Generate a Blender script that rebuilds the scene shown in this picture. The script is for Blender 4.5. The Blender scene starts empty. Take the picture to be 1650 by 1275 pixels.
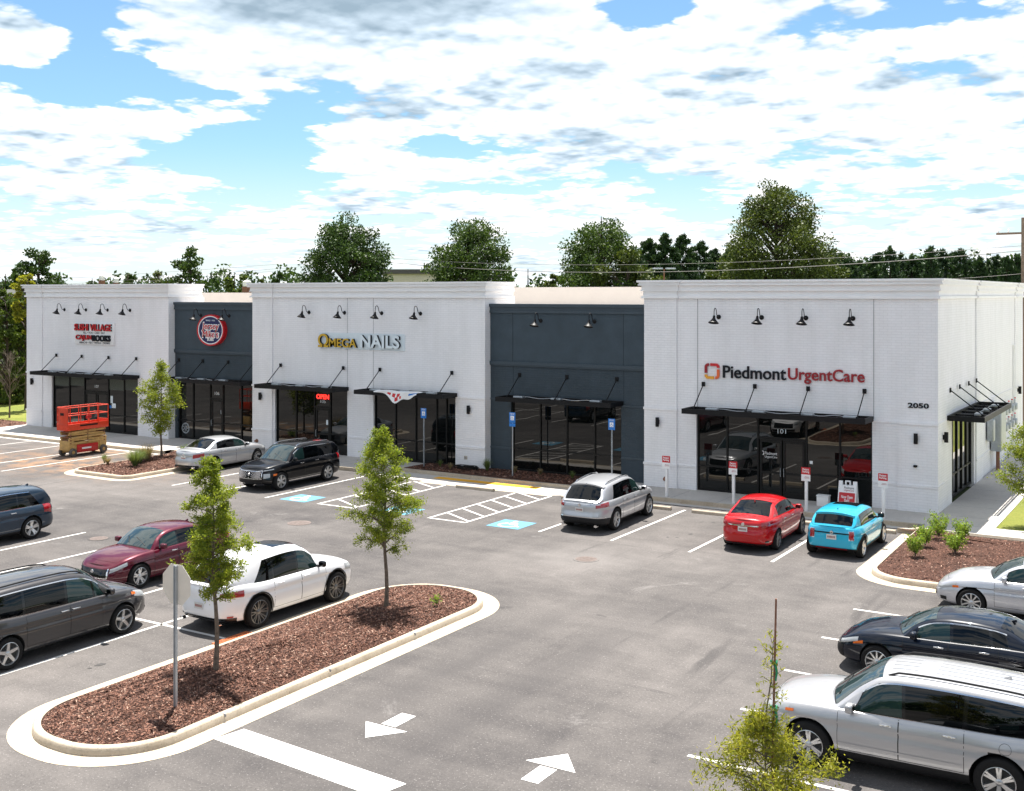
import bpy, bmesh, math, random
import numpy as np
from mathutils import Vector, Matrix, Euler
C = bpy.context.scene.collection
SC = bpy.context.scene
R = math.radians
CAMH = 8.1
YAW = R(31.736)

# ------------------------------------------------------------------ camera, sky, sun, exposure
cam_d = bpy.data.cameras.new('camera')
cam = bpy.data.objects.new('camera', cam_d); C.objects.link(cam); SC.camera = cam
cam.location = (0, 0, CAMH); cam.rotation_euler = (R(90), 0, YAW)
cam_d.sensor_width = 36; cam_d.lens = 39.69; cam_d.shift_y = -0.0991
cam_d.clip_start = 0.1; cam_d.clip_end = 3000

SC.view_settings.view_transform = 'Standard'; SC.view_settings.look = 'None'
SC.cycles.use_denoising = True; SC.cycles.max_bounces = 7
SC.view_settings.gamma = 1; SC.view_settings.exposure = 1.54

SUN_DIR = Vector((-0.18, 0.30, 1.0)).normalized()
SUN_EL = math.asin(SUN_DIR.z)
sun_d = bpy.data.lights.new('sun', 'SUN'); sun = bpy.data.objects.new('sun', sun_d); C.objects.link(sun)
sun_d.energy = 4.2; sun_d.angle = R(0.5); sun_d.color = (1.0, 0.95, 0.88)
sun.rotation_euler = SUN_DIR.to_track_quat('Z', 'Y').to_euler(); sun.location = (0, 0, 60)

class NT:
    def __init__(s, tree): s.t = tree; s.n = tree.nodes; s.l = tree.links
    def new(s, typ, **kw):
        n = s.n.new(typ)
        for k, v in kw.items(): setattr(n, k, v)
        return n
    def put(s, sock, v):
        if isinstance(v, bpy.types.NodeSocket): s.l.new(v, sock)
        else: sock.default_value = v
    def math(s, op, a, b=0.0, c=None, clamp=False):
        n = s.new('ShaderNodeMath', operation=op, use_clamp=clamp)
        s.put(n.inputs[0], a); s.put(n.inputs[1], b)
        if c is not None: s.put(n.inputs[2], c)
        return n.outputs[0]
    def comb(s, x, y, z):
        n = s.new('ShaderNodeCombineXYZ')
        s.put(n.inputs[0], x); s.put(n.inputs[1], y); s.put(n.inputs[2], z)
        return n.outputs[0]
    def noise(s, vec, scale, detail=2.0, rough=0.5, dist=0.0):
        n = s.new('ShaderNodeTexNoise')
        if vec is not None: s.l.new(vec, n.inputs['Vector'])
        s.put(n.inputs['Scale'], scale); n.inputs['Detail'].default_value = detail
        n.inputs['Roughness'].default_value = rough; n.inputs['Distortion'].default_value = dist
        return n.outputs['Fac']
    def ramp(s, fac, stops):
        n = s.new('ShaderNodeValToRGB'); s.l.new(fac, n.inputs[0]); e = n.color_ramp.elements
        while len(e) < len(stops): e.new(0.5)
        for k, (p, c) in enumerate(stops):
            e[k].position = p; e[k].color = c if len(c) == 4 else (*c, 1)
        return n.outputs[0]
    def mix(s, fac, a, b, blend='MIX'):
        n = s.new('ShaderNodeMix', data_type='RGBA', blend_type=blend)
        s.put(n.inputs[0], fac)
        s.put(n.inputs[6], a if isinstance(a, bpy.types.NodeSocket) else (*a[:3], 1))
        s.put(n.inputs[7], b if isinstance(b, bpy.types.NodeSocket) else (*b[:3], 1))
        return n.outputs[2]
    def smooth(s, v, lo, hi, a=0.0, b=1.0):
        n = s.new('ShaderNodeMapRange', interpolation_type='SMOOTHSTEP')
        s.put(n.inputs[0], v); s.put(n.inputs[1], lo); s.put(n.inputs[2], hi); s.put(n.inputs[3], a); s.put(n.inputs[4], b)
        return n.outputs[0]

def build_world():
    w = bpy.data.worlds.new('World'); SC.world = w; w.use_nodes = True
    t = NT(w.node_tree); t.n.clear()
    out = t.new('ShaderNodeOutputWorld'); bg = t.new('ShaderNodeBackground')
    sky = t.new('ShaderNodeTexSky', sky_type='NISHITA'); sky.sun_disc = False
    sky.sun_elevation = SUN_EL; sky.sun_rotation = math.atan2(SUN_DIR.x, SUN_DIR.y)
    sky.air_density = 1.0; sky.dust_density = 0.6; sky.ozone_density = 1.6; sky.altitude = 200
    tc = t.new('ShaderNodeTexCoord'); sp = t.new('ShaderNodeSeparateXYZ'); t.l.new(tc.outputs['Generated'], sp.inputs[0])
    X, Y, Z = sp.outputs
    zc = t.math('MAXIMUM', Z, 0.0)
    hor = t.math('SQRT', t.math('ADD', t.math('MULTIPLY', X, X), t.math('MULTIPLY', Y, Y)))
    az = t.math('MULTIPLY', t.math('ARCTAN2', X, Y), 57.2958)              # degrees, from the building's depth axis
    el = t.math('MULTIPLY', t.math('ARCTAN2', zc, hor), 57.2958)
    # cloud field: real directions on the sky; smaller and flatter towards the horizon, as a layer of cumulus looks
    def coords(e_off):
        e = t.math('ADD', el, e_off + 3.5)
        s = t.math('MULTIPLY', t.math('POWER', e, -0.7), 74.0)
        return t.comb(t.math('MULTIPLY', X, s), t.math('MULTIPLY', Y, s), t.math('MULTIPLY', t.math('LOGARITHM', e, 2.71828), 3.2))
    def base(p): return t.noise(p, 0.70, 2.0, 0.45, 0.2)
    def fine(p, det): return t.noise(p, 2.6, det, 0.60, 0.15)
    def billow(p, det, sc=2.1):   # rounded cauliflower heads
        vo = t.new('ShaderNodeTexVoronoi', feature='F1'); t.l.new(p, vo.inputs['Vector']); vo.inputs['Scale'].default_value = sc
        vo.inputs['Detail'].default_value = det; vo.inputs['Roughness'].default_value = 0.55; vo.inputs['Lacunarity'].default_value = 2.3; vo.normalize = False
        return t.math('SUBTRACT', 0.75, vo.outputs['Distance'])
    # where the clear gaps and the heavier banks stand (azimuth, elevation, half widths in degrees, strength)
    def bump(a0, e0, ra, re, k):
        da = t.math('DIVIDE', t.math('SUBTRACT', az, a0), ra); de = t.math('DIVIDE', t.math('SUBTRACT', el, e0), re)
        r2 = t.math('ADD', t.math('MULTIPLY', da, da), t.math('MULTIPLY', de, de))
        return t.math('MULTIPLY', t.math('EXPONENT', t.math('MULTIPLY', r2, -1.0)), k)
    gaps = []
    for px, py, rx, ry, k in SKY_BLOBS:
        ac = math.atan((px - 825) / 1819.0); a0 = math.degrees(ac) - 31.736
        e0 = math.degrees(math.atan((474 - py) / 1819.0 * math.cos(ac)))
        gaps.append(bump(a0, e0, rx / 31.7, ry / 31.7, k))
    tot = gaps[0]
    for g_ in gaps[1:]: tot = t.math('ADD', tot, g_)
    p0 = coords(0.0); p1 = coords(0.45); p2 = coords(2.2)
    f0 = fine(p0, 7.0); b0 = base(p0); b2 = base(p2); v0 = billow(p0, 2.0); v1 = billow(p1, 1.0)
    d0 = t.math('ADD', t.math('ADD', t.math('ADD', t.math('MULTIPLY', b0, 0.62), t.math('MULTIPLY', f0, 0.30)), t.math('MULTIPLY', v0, 0.13)), tot)
    thr = SKY_THR
    alpha = t.smooth(d0, thr - 0.025, thr + 0.06)
    # the sun stands high above: cloud overhead darkens the underside, open sky above a billow lights its top
    q0 = t.math('ADD', t.math('MULTIPLY', b0, 0.62), t.math('MULTIPLY', fine(p0, 2.0), 0.38)); q2 = t.math('ADD', t.math('MULTIPLY', b2, 0.62), t.math('MULTIPLY', fine(p2, 2.0), 0.38))
    under = t.smooth(t.math('SUBTRACT', q2, q0), -0.05, 0.20)                   # more cloud above than here: a flat base
    body = t.smooth(t.math('ADD', t.math('SUBTRACT', q2, thr), tot), -0.04, 0.30)
    puff = t.math('MULTIPLY', t.math('ADD', t.math('SUBTRACT', v1, v0), t.math('MULTIPLY', t.math('SUBTRACT', fine(p1, 3.0), f0), 0.9)), 0.52)
    shade = t.math('ADD', t.math('MULTIPLY', t.math('MULTIPLY', under, body), 0.60), t.math('MULTIPLY', body, 0.06))
    bank = t.math('MULTIPLY', t.math('ADD', bump(-31.736 - 9.8, 15.0, 7.5, 2.1, 1.15), bump(-31.736 - 1.5, 15.8, 7.0, 1.6, 0.9)), t.smooth(f0, 0.30, 0.62, 1.1, 0.80), clamp=True)
    dark = t.math('ADD', t.math('MULTIPLY', t.math('ADD', shade, puff), t.math('SUBTRACT', 1.0, t.math('MULTIPLY', bank, 0.85))), t.math('MULTIPLY', bank, 0.92), clamp=True)
    ccol = t.ramp(dark, [(0.0, (1.0, 1.0, 1.0)), (0.10, (0.80, 0.82, 0.845)), (0.28, (0.69, 0.745, 0.80)), (0.55, (0.50, 0.605, 0.70)), (1.0, (0.26, 0.35, 0.43))])
    cb = t.new('ShaderNodeVectorMath', operation='SCALE'); t.l.new(ccol, cb.inputs[0]); cb.inputs['Scale'].default_value = CLOUD_GAIN
    sb = t.new('ShaderNodeVectorMath', operation='SCALE'); t.l.new(sky.outputs[0], sb.inputs[0]); sb.inputs['Scale'].default_value = 0.060
    haze_f = t.smooth(el, 0.0, 8.0, 0.75, 0.0)
    skyc = t.mix(haze_f, t.mix(1.0, sb.outputs[0], (0.66, 0.84, 0.90), 'MULTIPLY'), (0.345, 0.375, 0.39))
    col = t.mix(alpha, skyc, cb.outputs[0])
    t.l.new(col, bg.inputs[0]); bg.inputs[1].default_value = 1.0
    t.l.new(bg.outputs[0], out.inputs[0])
# photo-calibrated sky features: (px, py, half width, half height, strength) turned into azimuth/elevation above
SKY_BLOBS = [(110, 130, 95, 45, -0.30), (95, 15, 75, 26, -0.20), (215, 120, 60, 22, -0.22), (150, 55, 45, 30, -0.22), (395, 255, 110, 52, -0.27), (470, 200, 50, 40, -0.12),
             (700, 232, 60, 22, -0.22), (1045, 12, 62, 26, -0.30), (1500, 28, 110, 14, -0.22), (1130, 320, 60, 30, -0.16),
             (650, 92, 60, 22, -0.12), (340, 150, 60, 12, -0.14),
             (560, 30, 330, 60, 0.22), (40, 70, 55, 45, 0.25), (130, 205, 150, 50, 0.14), (300, 115, 150, 30, 0.12),
             (900, 150, 260, 110, 0.12), (1350, 150, 330, 90, 0.10), (600, 200, 110, 80, 0.12), (200, 330, 260, 60, 0.04)]
CLOUD_GAIN = 0.50; SKY_THR = 0.40
build_world()
SC.world.cycles.sampling_method = 'MANUAL'; SC.world.cycles.sample_map_resolution = 256

# ------------------------------------------------------------------ helpers
def tag(o, label=None, cat=None, group=None, kind=None):
    if label: o['label'] = label
    if cat: o['category'] = cat
    if group: o['group'] = group
    if kind: o['kind'] = kind
    return o
def thing(name, label, cat, loc=(0, 0, 0), rotz=0.0, group=None):
    o = bpy.data.objects.new(name, None); C.objects.link(o)
    o.empty_display_size = 0.2; o.location = loc; o.rotation_euler = (0, 0, rotz)
    return tag(o, label, cat, group)

class MB:
    def __init__(s): s.v = []; s.f = []; s.m = []; s.sm = []
    def add(s, verts, faces, mat=0, smooth=False, M=None):
        k = len(s.v)
        if M is not None: verts = [tuple(M @ Vector(p)) for p in verts]
        s.v.extend([tuple(p) for p in verts]); s.f.extend([tuple(i + k for i in f) for f in faces])
        mm = mat if isinstance(mat, (list, tuple)) else [mat] * len(faces)
        s.m.extend(mm); s.sm.extend([smooth] * len(faces)); return s
    def box(s, x0, x1, y0, y1, z0, z1, mat=0, M=None):
        v = [(x0, y0, z0), (x1, y0, z0), (x1, y1, z0), (x0, y1, z0), (x0, y0, z1), (x1, y0, z1), (x1, y1, z1), (x0, y1, z1)]
        return s.add(v, [(0, 3, 2, 1), (4, 5, 6, 7), (0, 1, 5, 4), (1, 2, 6, 5), (2, 3, 7, 6), (3, 0, 4, 7)], mat, False, M)
    def bbox(s, x0, x1, y0, y1, z0, z1, b=0.02, mat=0, M=None, segs=2):
        bm = bmesh.new(); bmesh.ops.create_cube(bm, size=1.0)
        for p in bm.verts: p.co = Vector(((x0 + x1) / 2 + p.co.x * (x1 - x0), (y0 + y1) / 2 + p.co.y * (y1 - y0), (z0 + z1) / 2 + p.co.z * (z1 - z0)))
        bmesh.ops.bevel(bm, geom=list(bm.edges), offset=b, segments=segs, profile=0.5, affect='EDGES')
        s.frombm(bm, mat, True, M); bm.free(); return s
    def frombm(s, bm, mat=0, smooth=False, M=None):
        bm.verts.index_update()
        return s.add([tuple(p.co) for p in bm.verts], [tuple(q.index for q in f.verts) for f in bm.faces], mat, smooth, M)
    def tube(s, pts, r, n=8, mat=0, cap=True, M=None):
        pts = [Vector(p) for p in pts]; rs = r if isinstance(r, (list, tuple)) else [r] * len(pts)
        V = []; F = []
        t0 = (pts[1] - pts[0]).normalized(); up = Vector((0, 0, 1)) if abs(t0.z) < 0.9 else Vector((1, 0, 0))
        a = t0.cross(up).normalized()
        for i, p in enumerate(pts):
            tt = (pts[min(i + 1, len(pts) - 1)] - pts[max(i - 1, 0)])
            tt = tt.normalized() if tt.length > 1e-9 else t0
            a = (a - tt * a.dot(tt)); a = a.normalized() if a.length > 1e-6 else tt.orthogonal().normalized()
            b = tt.cross(a)
            for k in range(n):
                q = 2 * math.pi * k / n; V.append(tuple(p + (a * math.cos(q) + b * math.sin(q)) * rs[i]))
        for i in range(len(pts) - 1):
            for k in range(n): F.append((i * n + k, i * n + (k + 1) % n, (i + 1) * n + (k + 1) % n, (i + 1) * n + k))
        if cap: F.append(tuple(range(n - 1, -1, -1))); F.append(tuple((len(pts) - 1) * n + k for k in range(n)))
        return s.add(V, F, mat, True, M)
    def lathe(s, prof, n=24, mat=0, M=None, smooth=True, cap=True):
        # prof: list of (r, z) about Z
        V = []; F = []
        for r, z in prof:
            for k in range(n):
                q = 2 * math.pi * k / n; V.append((r * math.cos(q), r * math.sin(q), z))
        for i in range(len(prof) - 1):
            for k in range(n): F.append((i * n + k, i * n + (k + 1) % n, (i + 1) * n + (k + 1) % n, (i + 1) * n + k))
        if cap and prof[0][0] > 1e-4: F.append(tuple(range(n - 1, -1, -1)))
        if cap and prof[-1][0] > 1e-4: F.append(tuple((len(prof) - 1) * n + k for k in range(n)))
        return s.add(V, F, mat, smooth, M)
    def prism(s, poly, z0, z1, mat=0, M=None, smooth=False, side_mat=None):
        n = len(poly); V = [(x, y, z0) for x, y in poly] + [(x, y, z1) for x, y in poly]
        F = [tuple(range(n - 1, -1, -1)), tuple(range(n, 2 * n))] + [(i, (i + 1) % n, n + (i + 1) % n, n + i) for i in range(n)]
        sm_ = mat if side_mat is None else side_mat
        return s.add(V, F, [mat, mat] + [sm_] * n, smooth, M)
    def build(s, name, mats, parent=None, sharp=35, merge=False):
        me = bpy.data.meshes.new(name); me.from_pydata(s.v, [], s.f)
        for m in (mats if isinstance(mats, (list, tuple)) else [mats]): me.materials.append(m)
        me.polygons.foreach_set('material_index', s.m); me.polygons.foreach_set('use_smooth', s.sm)
        if merge:
            bm = bmesh.new(); bm.from_mesh(me); bmesh.ops.remove_doubles(bm, verts=bm.verts, dist=1e-4); bm.to_mesh(me); bm.free()
        if any(s.sm): me.set_sharp_from_angle(angle=R(sharp))
        me.update()
        o = bpy.data.objects.new(name, me); C.objects.link(o)
        if parent is not None: o.parent = parent
        return o

def copy_tree(root, loc=None, rotz=None, label=None, group=None, depth=0, parent=None):
    c = root.copy(); C.objects.link(c)
    if depth: c.parent = parent
    for ch in list(root.children): copy_tree(ch, depth=depth + 1, parent=c)
    if depth == 0:
        if loc is not None: c.location = loc
        if rotz is not None: c.rotation_euler = (0, 0, rotz)
        if label: c['label'] = label
        if group: c['group'] = group
    return c

def text_part(name, s, w, h, mats, parent, depth=0.05, x=0, y=0, z=0, bold=0.0, shear=0.0, M=None, keep=False, space=1.0, align='CENTER'):
    """Lettering facing -Y, its box w wide, h high, centred on (x, z), its back on the plane y; mats = (face, side)"""
    cu = bpy.data.curves.new(name, 'FONT'); cu.body = s; cu.size = 1; cu.extrude = 0.5; cu.offset = bold; cu.shear = shear
    cu.space_character = space; cu.resolution_u = 4; cu.align_x = align; cu.space_line = 0.85
    o = bpy.data.objects.new(name, cu); C.objects.link(o)
    dg = bpy.context.evaluated_depsgraph_get()
    me = bpy.data.meshes.new_from_object(o.evaluated_get(dg)); bpy.data.objects.remove(o)
    co = np.zeros(len(me.vertices) * 3); me.vertices.foreach_get('co', co); co = co.reshape(-1, 3)
    lo = co.min(0); hi = co.max(0); kx = w / (hi[0] - lo[0]); kz = h / (hi[1] - lo[1])
    if keep: kx = kz = min(kx, kz)
    n = np.empty_like(co); n[:, 0] = (co[:, 0] - (lo[0] + hi[0]) / 2) * kx + x; n[:, 2] = (co[:, 1] - (lo[1] + hi[1]) / 2) * kz + z
    n[:, 1] = y - (co[:, 2] - lo[2]) / (hi[2] - lo[2]) * depth
    if M is not None: n = np.array([tuple(M @ Vector(p)) for p in n])
    me.vertices.foreach_set('co', n.ravel()); me.materials.clear()
    for m in mats: me.materials.append(m)
    nf = M.to_3x3() @ Vector((0, -1, 0)) if M is not None else Vector((0, -1, 0))
    me.update()
    for p in me.polygons: p.material_index = 0 if (len(mats) == 1 or abs(p.normal.dot(nf)) > 0.8) else 1
    o = bpy.data.objects.new(name, me); C.objects.link(o); o.parent = parent
    return o

# ------------------------------------------------------------------ materials
_m = {}
def new_mat(name):
    m = bpy.data.materials.new(name); m.use_nodes = True; t = NT(m.node_tree)
    b = t.n.get('Principled BSDF'); return m, t, b
def obj_vec(t):
    return t.new('ShaderNodeTexCoord').outputs['Object']
def pos_vec(t):
    return t.new('ShaderNodeNewGeometry').outputs['Position']
def pm(name, col, rough=0.5, metal=0.0, coat=0.0, ior=1.5, var=0.06, vs=6.0, bump=0.0, bs=60.0, spec=0.5, coatr=0.03):
    if name in _m: return _m[name]
    m, t, b = new_mat(name)
    v = pos_vec(t)
    if var > 0:
        f = t.noise(v, vs, 4.0, 0.6)
        c1 = tuple(max(0, c * (1 - var)) for c in col); c2 = tuple(min(1, c * (1 + var)) for c in col)
        t.l.new(t.ramp(f, [(0.3, c1), (0.7, c2)]), b.inputs['Base Color'])
    else: b.inputs['Base Color'].default_value = (*col, 1)
    b.inputs['Roughness'].default_value = rough; b.inputs['Metallic'].default_value = metal
    b.inputs['IOR'].default_value = ior; b.inputs['Specular IOR Level'].default_value = spec
    b.inputs['Coat Weight'].default_value = coat; b.inputs['Coat Roughness'].default_value = coatr
    if bump > 0:
        bp = t.new('ShaderNodeBump'); bp.inputs['Strength'].default_value = bump; bp.inputs['Distance'].default_value = 0.01
        t.l.new(t.noise(v, bs, 3.0, 0.6), bp.inputs['Height']); t.l.new(bp.outputs[0], b.inputs['Normal'])
    _m[name] = m; return m
def emit_mat(name, col, k):
    m, t, b = new_mat(name); b.inputs['Base Color'].default_value = (*col, 1)
    b.inputs['Emission Color'].default_value = (*col, 1); b.inputs['Emission Strength'].default_value = k
    return m

def brick_mat(name, col, var=0.04, bump=0.55, dirt=0.06):
    m, t, b = new_mat(name); v = pos_vec(t)
    sp = t.new('ShaderNodeSeparateXYZ'); t.l.new(v, sp.inputs[0])
    p = t.comb(t.math('ADD', sp.outputs[0], sp.outputs[1]), sp.outputs[2], 0.0)
    br = t.new('ShaderNodeTexBrick'); t.l.new(p, br.inputs['Vector'])
    br.inputs['Scale'].default_value = 1.0; br.inputs['Brick Width'].default_value = 0.30; br.inputs['Row Height'].default_value = 0.10
    br.inputs['Mortar Size'].default_value = 0.012; br.inputs['Mortar Smooth'].default_value = 0.5; br.inputs['Bias'].default_value = 0.0
    c1 = tuple(c * (1 - var) for c in col); br.inputs['Color1'].default_value = (*col, 1); br.inputs['Color2'].default_value = (*c1, 1)
    br.inputs['Mortar'].default_value = (*[c * 0.90 for c in col], 1)
    st = t.new('ShaderNodeVectorMath', operation='MULTIPLY'); t.l.new(v, st.inputs[0]); st.inputs[1].default_value = (1.2, 1.2, 0.25)
    f = t.noise(st.outputs[0], 1.3, 5.0, 0.62)
    g = t.ramp(f, [(0.25, (1 - dirt, 1 - dirt, 1 - dirt * 1.1)), (0.65, (1, 1, 1))])
    c = t.mix(1.0, br.outputs['Color'], g, 'MULTIPLY'); t.l.new(c, b.inputs['Base Color'])
    h = t.math('ADD', t.math('MULTIPLY', br.outputs['Fac'], -1.0), t.math('MULTIPLY', t.noise(v, 30.0, 3.0), 0.5))
    bp = t.new('ShaderNodeBump'); bp.inputs['Strength'].default_value = bump; bp.inputs['Distance'].default_value = 0.012
    t.l.new(h, bp.inputs['Height']); t.l.new(bp.outputs[0], b.inputs['Normal'])
    b.inputs['Roughness'].default_value = 0.75
    return m

def ground_mat(name, stops, scales, bump=0.3, rough=0.9, speck=None, streak=None, bd=0.01):
    """stops colour ramp over a blend of large and small noise"""
    m, t, b = new_mat(name); v = pos_vec(t)
    f1 = t.noise(v, scales[0], 4.0, 0.6); f2 = t.noise(v, scales[1], 5.0, 0.65)
    f = t.math('ADD', t.math('MULTIPLY', f1, 0.6), t.math('MULTIPLY', f2, 0.4))
    if streak:
        sv = t.new('ShaderNodeVectorMath', operation='MULTIPLY'); t.l.new(v, sv.inputs[0]); sv.inputs[1].default_value = streak
        f = t.math('ADD', t.math('MULTIPLY', f, 0.65), t.math('MULTIPLY', t.noise(sv.outputs[0], 1.0, 5.0, 0.6), 0.35))
    c = t.ramp(f, stops)
    if speck:
        sc, amt, cs = speck
        n = t.noise(v, sc, 2.0, 0.7); c = t.mix(t.smooth(n, amt, amt + 0.08), c, cs)
        n2 = t.noise(v, sc * 0.6, 2.0, 0.7); c = t.mix(t.smooth(n2, 0.40, 0.30, 0.0, 0.45), c, (0.03, 0.03, 0.03))
    t.l.new(c, b.inputs['Base Color']); b.inputs['Roughness'].default_value = rough
    b.inputs['Specular IOR Level'].default_value = 0.3
    bp = t.new('ShaderNodeBump'); bp.inputs['Strength'].default_value = bump; bp.inputs['Distance'].default_value = bd
    t.l.new(t.noise(v, scales[1] * 8, 4.0, 0.7), bp.inputs['Height']); t.l.new(bp.outputs[0], b.inputs['Normal'])
    return m

def glass_mat(name, col=(0.012, 0.014, 0.015), ior=1.9, rough=0.0, tint=None, wave=0.0):
    m, t, b = new_mat(name)
    b.inputs['Base Color'].default_value = (*col, 1); b.inputs['Roughness'].default_value = rough
    b.inputs['IOR'].default_value = ior; b.inputs['Specular IOR Level'].default_value = 0.5
    if tint: b.inputs['Specular Tint'].default_value = (*tint, 1)
    if wave > 0:
        bp = t.new('ShaderNodeBump'); bp.inputs['Strength'].default_value = wave; bp.inputs['Distance'].default_value = 0.02
        t.l.new(t.noise(pos_vec(t), 0.9, 1.0, 0.4), bp.inputs['Height']); t.l.new(bp.outputs[0], b.inputs['Normal'])
    return m

def leaf_mat(name, dark, light, trans=0.35, sc=2.5):
    m, t, b = new_mat(name); v = pos_vec(t)
    f = t.noise(v, sc, 3.0, 0.7); g = t.new('ShaderNodeNewGeometry').outputs['Random Per Island']
    ff = t.math('ADD', t.math('MULTIPLY', f, 0.55), t.math('MULTIPLY', g, 0.45))
    c = t.ramp(ff, [(0.25, dark), (0.75, light)])
    t.l.new(c, b.inputs['Base Color']); b.inputs['Roughness'].default_value = 0.55; b.inputs['Specular IOR Level'].default_value = 0.3
    tr = t.new('ShaderNodeBsdfTranslucent'); t.l.new(t.mix(1.0, c, (1.0, 1.0, 0.5), 'MULTIPLY'), tr.inputs['Color'])
    mx = t.new('ShaderNodeMixShader'); mx.inputs[0].default_value = trans
    t.l.new(b.outputs[0], mx.inputs[1]); t.l.new(tr.outputs[0], mx.inputs[2])
    t.l.new(mx.outputs[0], t.n.get('Material Output').inputs[0])
    return m

def asphalt_mat():
    m, t, b = new_mat('parking_lot_asphalt'); v = pos_vec(t)
    def st(sx, sy, sc, det=5.0, rough=0.6, dist=0.0):
        q = t.new('ShaderNodeVectorMath', operation='MULTIPLY'); t.l.new(v, q.inputs[0]); q.inputs[1].default_value = (sx, sy, 1); return t.noise(q.outputs[0], sc, det, rough, dist)
    big = t.noise(v, 0.11, 4.0, 0.6, 0.4); med = t.noise(v, 0.9, 6.0, 0.7); sx = st(0.16, 1.6, 0.8); sy = st(1.6, 0.14, 0.8, dist=0.3); fine = t.noise(v, 14.0, 5.0, 0.85)
    f = t.math('ADD', t.math('MULTIPLY', big, 0.42), t.math('MULTIPLY', med, 0.22)); f = t.math('ADD', f, t.math('MULTIPLY', sx, 0.16)); f = t.math('ADD', f, t.math('MULTIPLY', sy, 0.10)); f = t.math('ADD', f, t.math('MULTIPLY', fine, 0.16))
    c = t.ramp(f, [(0.36, (0.038, 0.036, 0.037)), (0.46, (0.066, 0.061, 0.060)), (0.54, (0.099, 0.091, 0.087)), (0.66, (0.150, 0.137, 0.130))])
    # dark rubber streaks and pale dusty scuffs, each with a shape of its own
    dk = t.math('MULTIPLY', t.smooth(st(1.3, 0.10, 1.1, 4.0, 0.55, 0.6), 0.60, 0.72), t.smooth(big, 0.42, 0.6)); c = t.mix(t.math('MULTIPLY', dk, 0.7), c, (0.045, 0.042, 0.042))
    dk2 = t.math('MULTIPLY', t.smooth(st(0.10, 1.3, 1.0, 4.0, 0.55, 0.6), 0.60, 0.72), t.smooth(med, 0.42, 0.6)); c = t.mix(t.math('MULTIPLY', dk2, 0.6), c, (0.045, 0.042, 0.042))
    pl = t.smooth(t.noise(v, 0.45, 7.0, 0.75, 0.8), 0.60, 0.75); c = t.mix(t.math('MULTIPLY', pl, 0.5), c, (0.27, 0.255, 0.245))
    oil = t.smooth(t.noise(v, 0.8, 3.0, 0.5), 0.70, 0.76); c = t.mix(t.math('MULTIPLY', oil, 0.6), c, (0.04, 0.038, 0.038))
    n = t.noise(v, 22.0, 3.0, 0.8); c = t.mix(t.smooth(n, 0.58, 0.70, 0.0, 0.7), c, (0.33, 0.31, 0.30)); n2 = t.noise(v, 19.0, 3.0, 0.8); c = t.mix(t.smooth(n2, 0.44, 0.30, 0.0, 0.65), c, (0.030, 0.028, 0.028))
    sp = t.new('ShaderNodeSeparateXYZ'); t.l.new(v, sp.inputs[0])
    def spot(x0, y0, rx, ry):
        a = t.math('DIVIDE', t.math('SUBTRACT', sp.outputs[0], x0), rx); d = t.math('DIVIDE', t.math('SUBTRACT', sp.outputs[1], y0), ry)
        return t.math('EXPONENT', t.math('MULTIPLY', t.math('ADD', t.math('MULTIPLY', a, a), t.math('MULTIPLY', d, d)), -1.0))
    # spilled clay dust near the lift, worn dark wheel lanes, drips under the stalls
    c = t.mix(t.math('MULTIPLY', spot(-46.8, 34.6, 5.5, 2.2), t.smooth(t.noise(v, 1.1, 6.0, 0.7), 0.40, 0.62, 0.0, 0.75)), c, (0.34, 0.19, 0.095))
    c = t.mix(t.math('MULTIPLY', spot(-48.5, 38.4, 3.5, 0.9), t.smooth(t.noise(v, 1.6, 6.0, 0.7), 0.40, 0.60, 0.0, 0.6)), c, (0.36, 0.21, 0.11))
    c = t.mix(t.math('MULTIPLY', t.math('ADD', spot(-12.0, 19.5, 0.55, 6.5), spot(-13.9, 20.5, 0.45, 5.0)), t.smooth(med, 0.35, 0.62, 0.1, 0.5)), c, (0.050, 0.047, 0.048))
    c = t.mix(t.math('MULTIPLY', t.math('ADD', spot(-16.5, 30.4, 1.9, 1.3), spot(-27.6, 30.2, 1.6, 1.2)), t.smooth(f, 0.42, 0.60, 0.0, 0.30)), c, (0.23, 0.215, 0.205))
    t.l.new(c, b.inputs['Base Color']); b.inputs['Roughness'].default_value = 0.92; b.inputs['Specular IOR Level'].default_value = 0.25
    bp = t.new('ShaderNodeBump'); bp.inputs['Strength'].default_value = 0.5; bp.inputs['Distance'].default_value = 0.01; t.l.new(t.noise(v, 60.0, 3.0, 0.7), bp.inputs['Height']); t.l.new(bp.outputs[0], b.inputs['Normal'])
    return m
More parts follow.
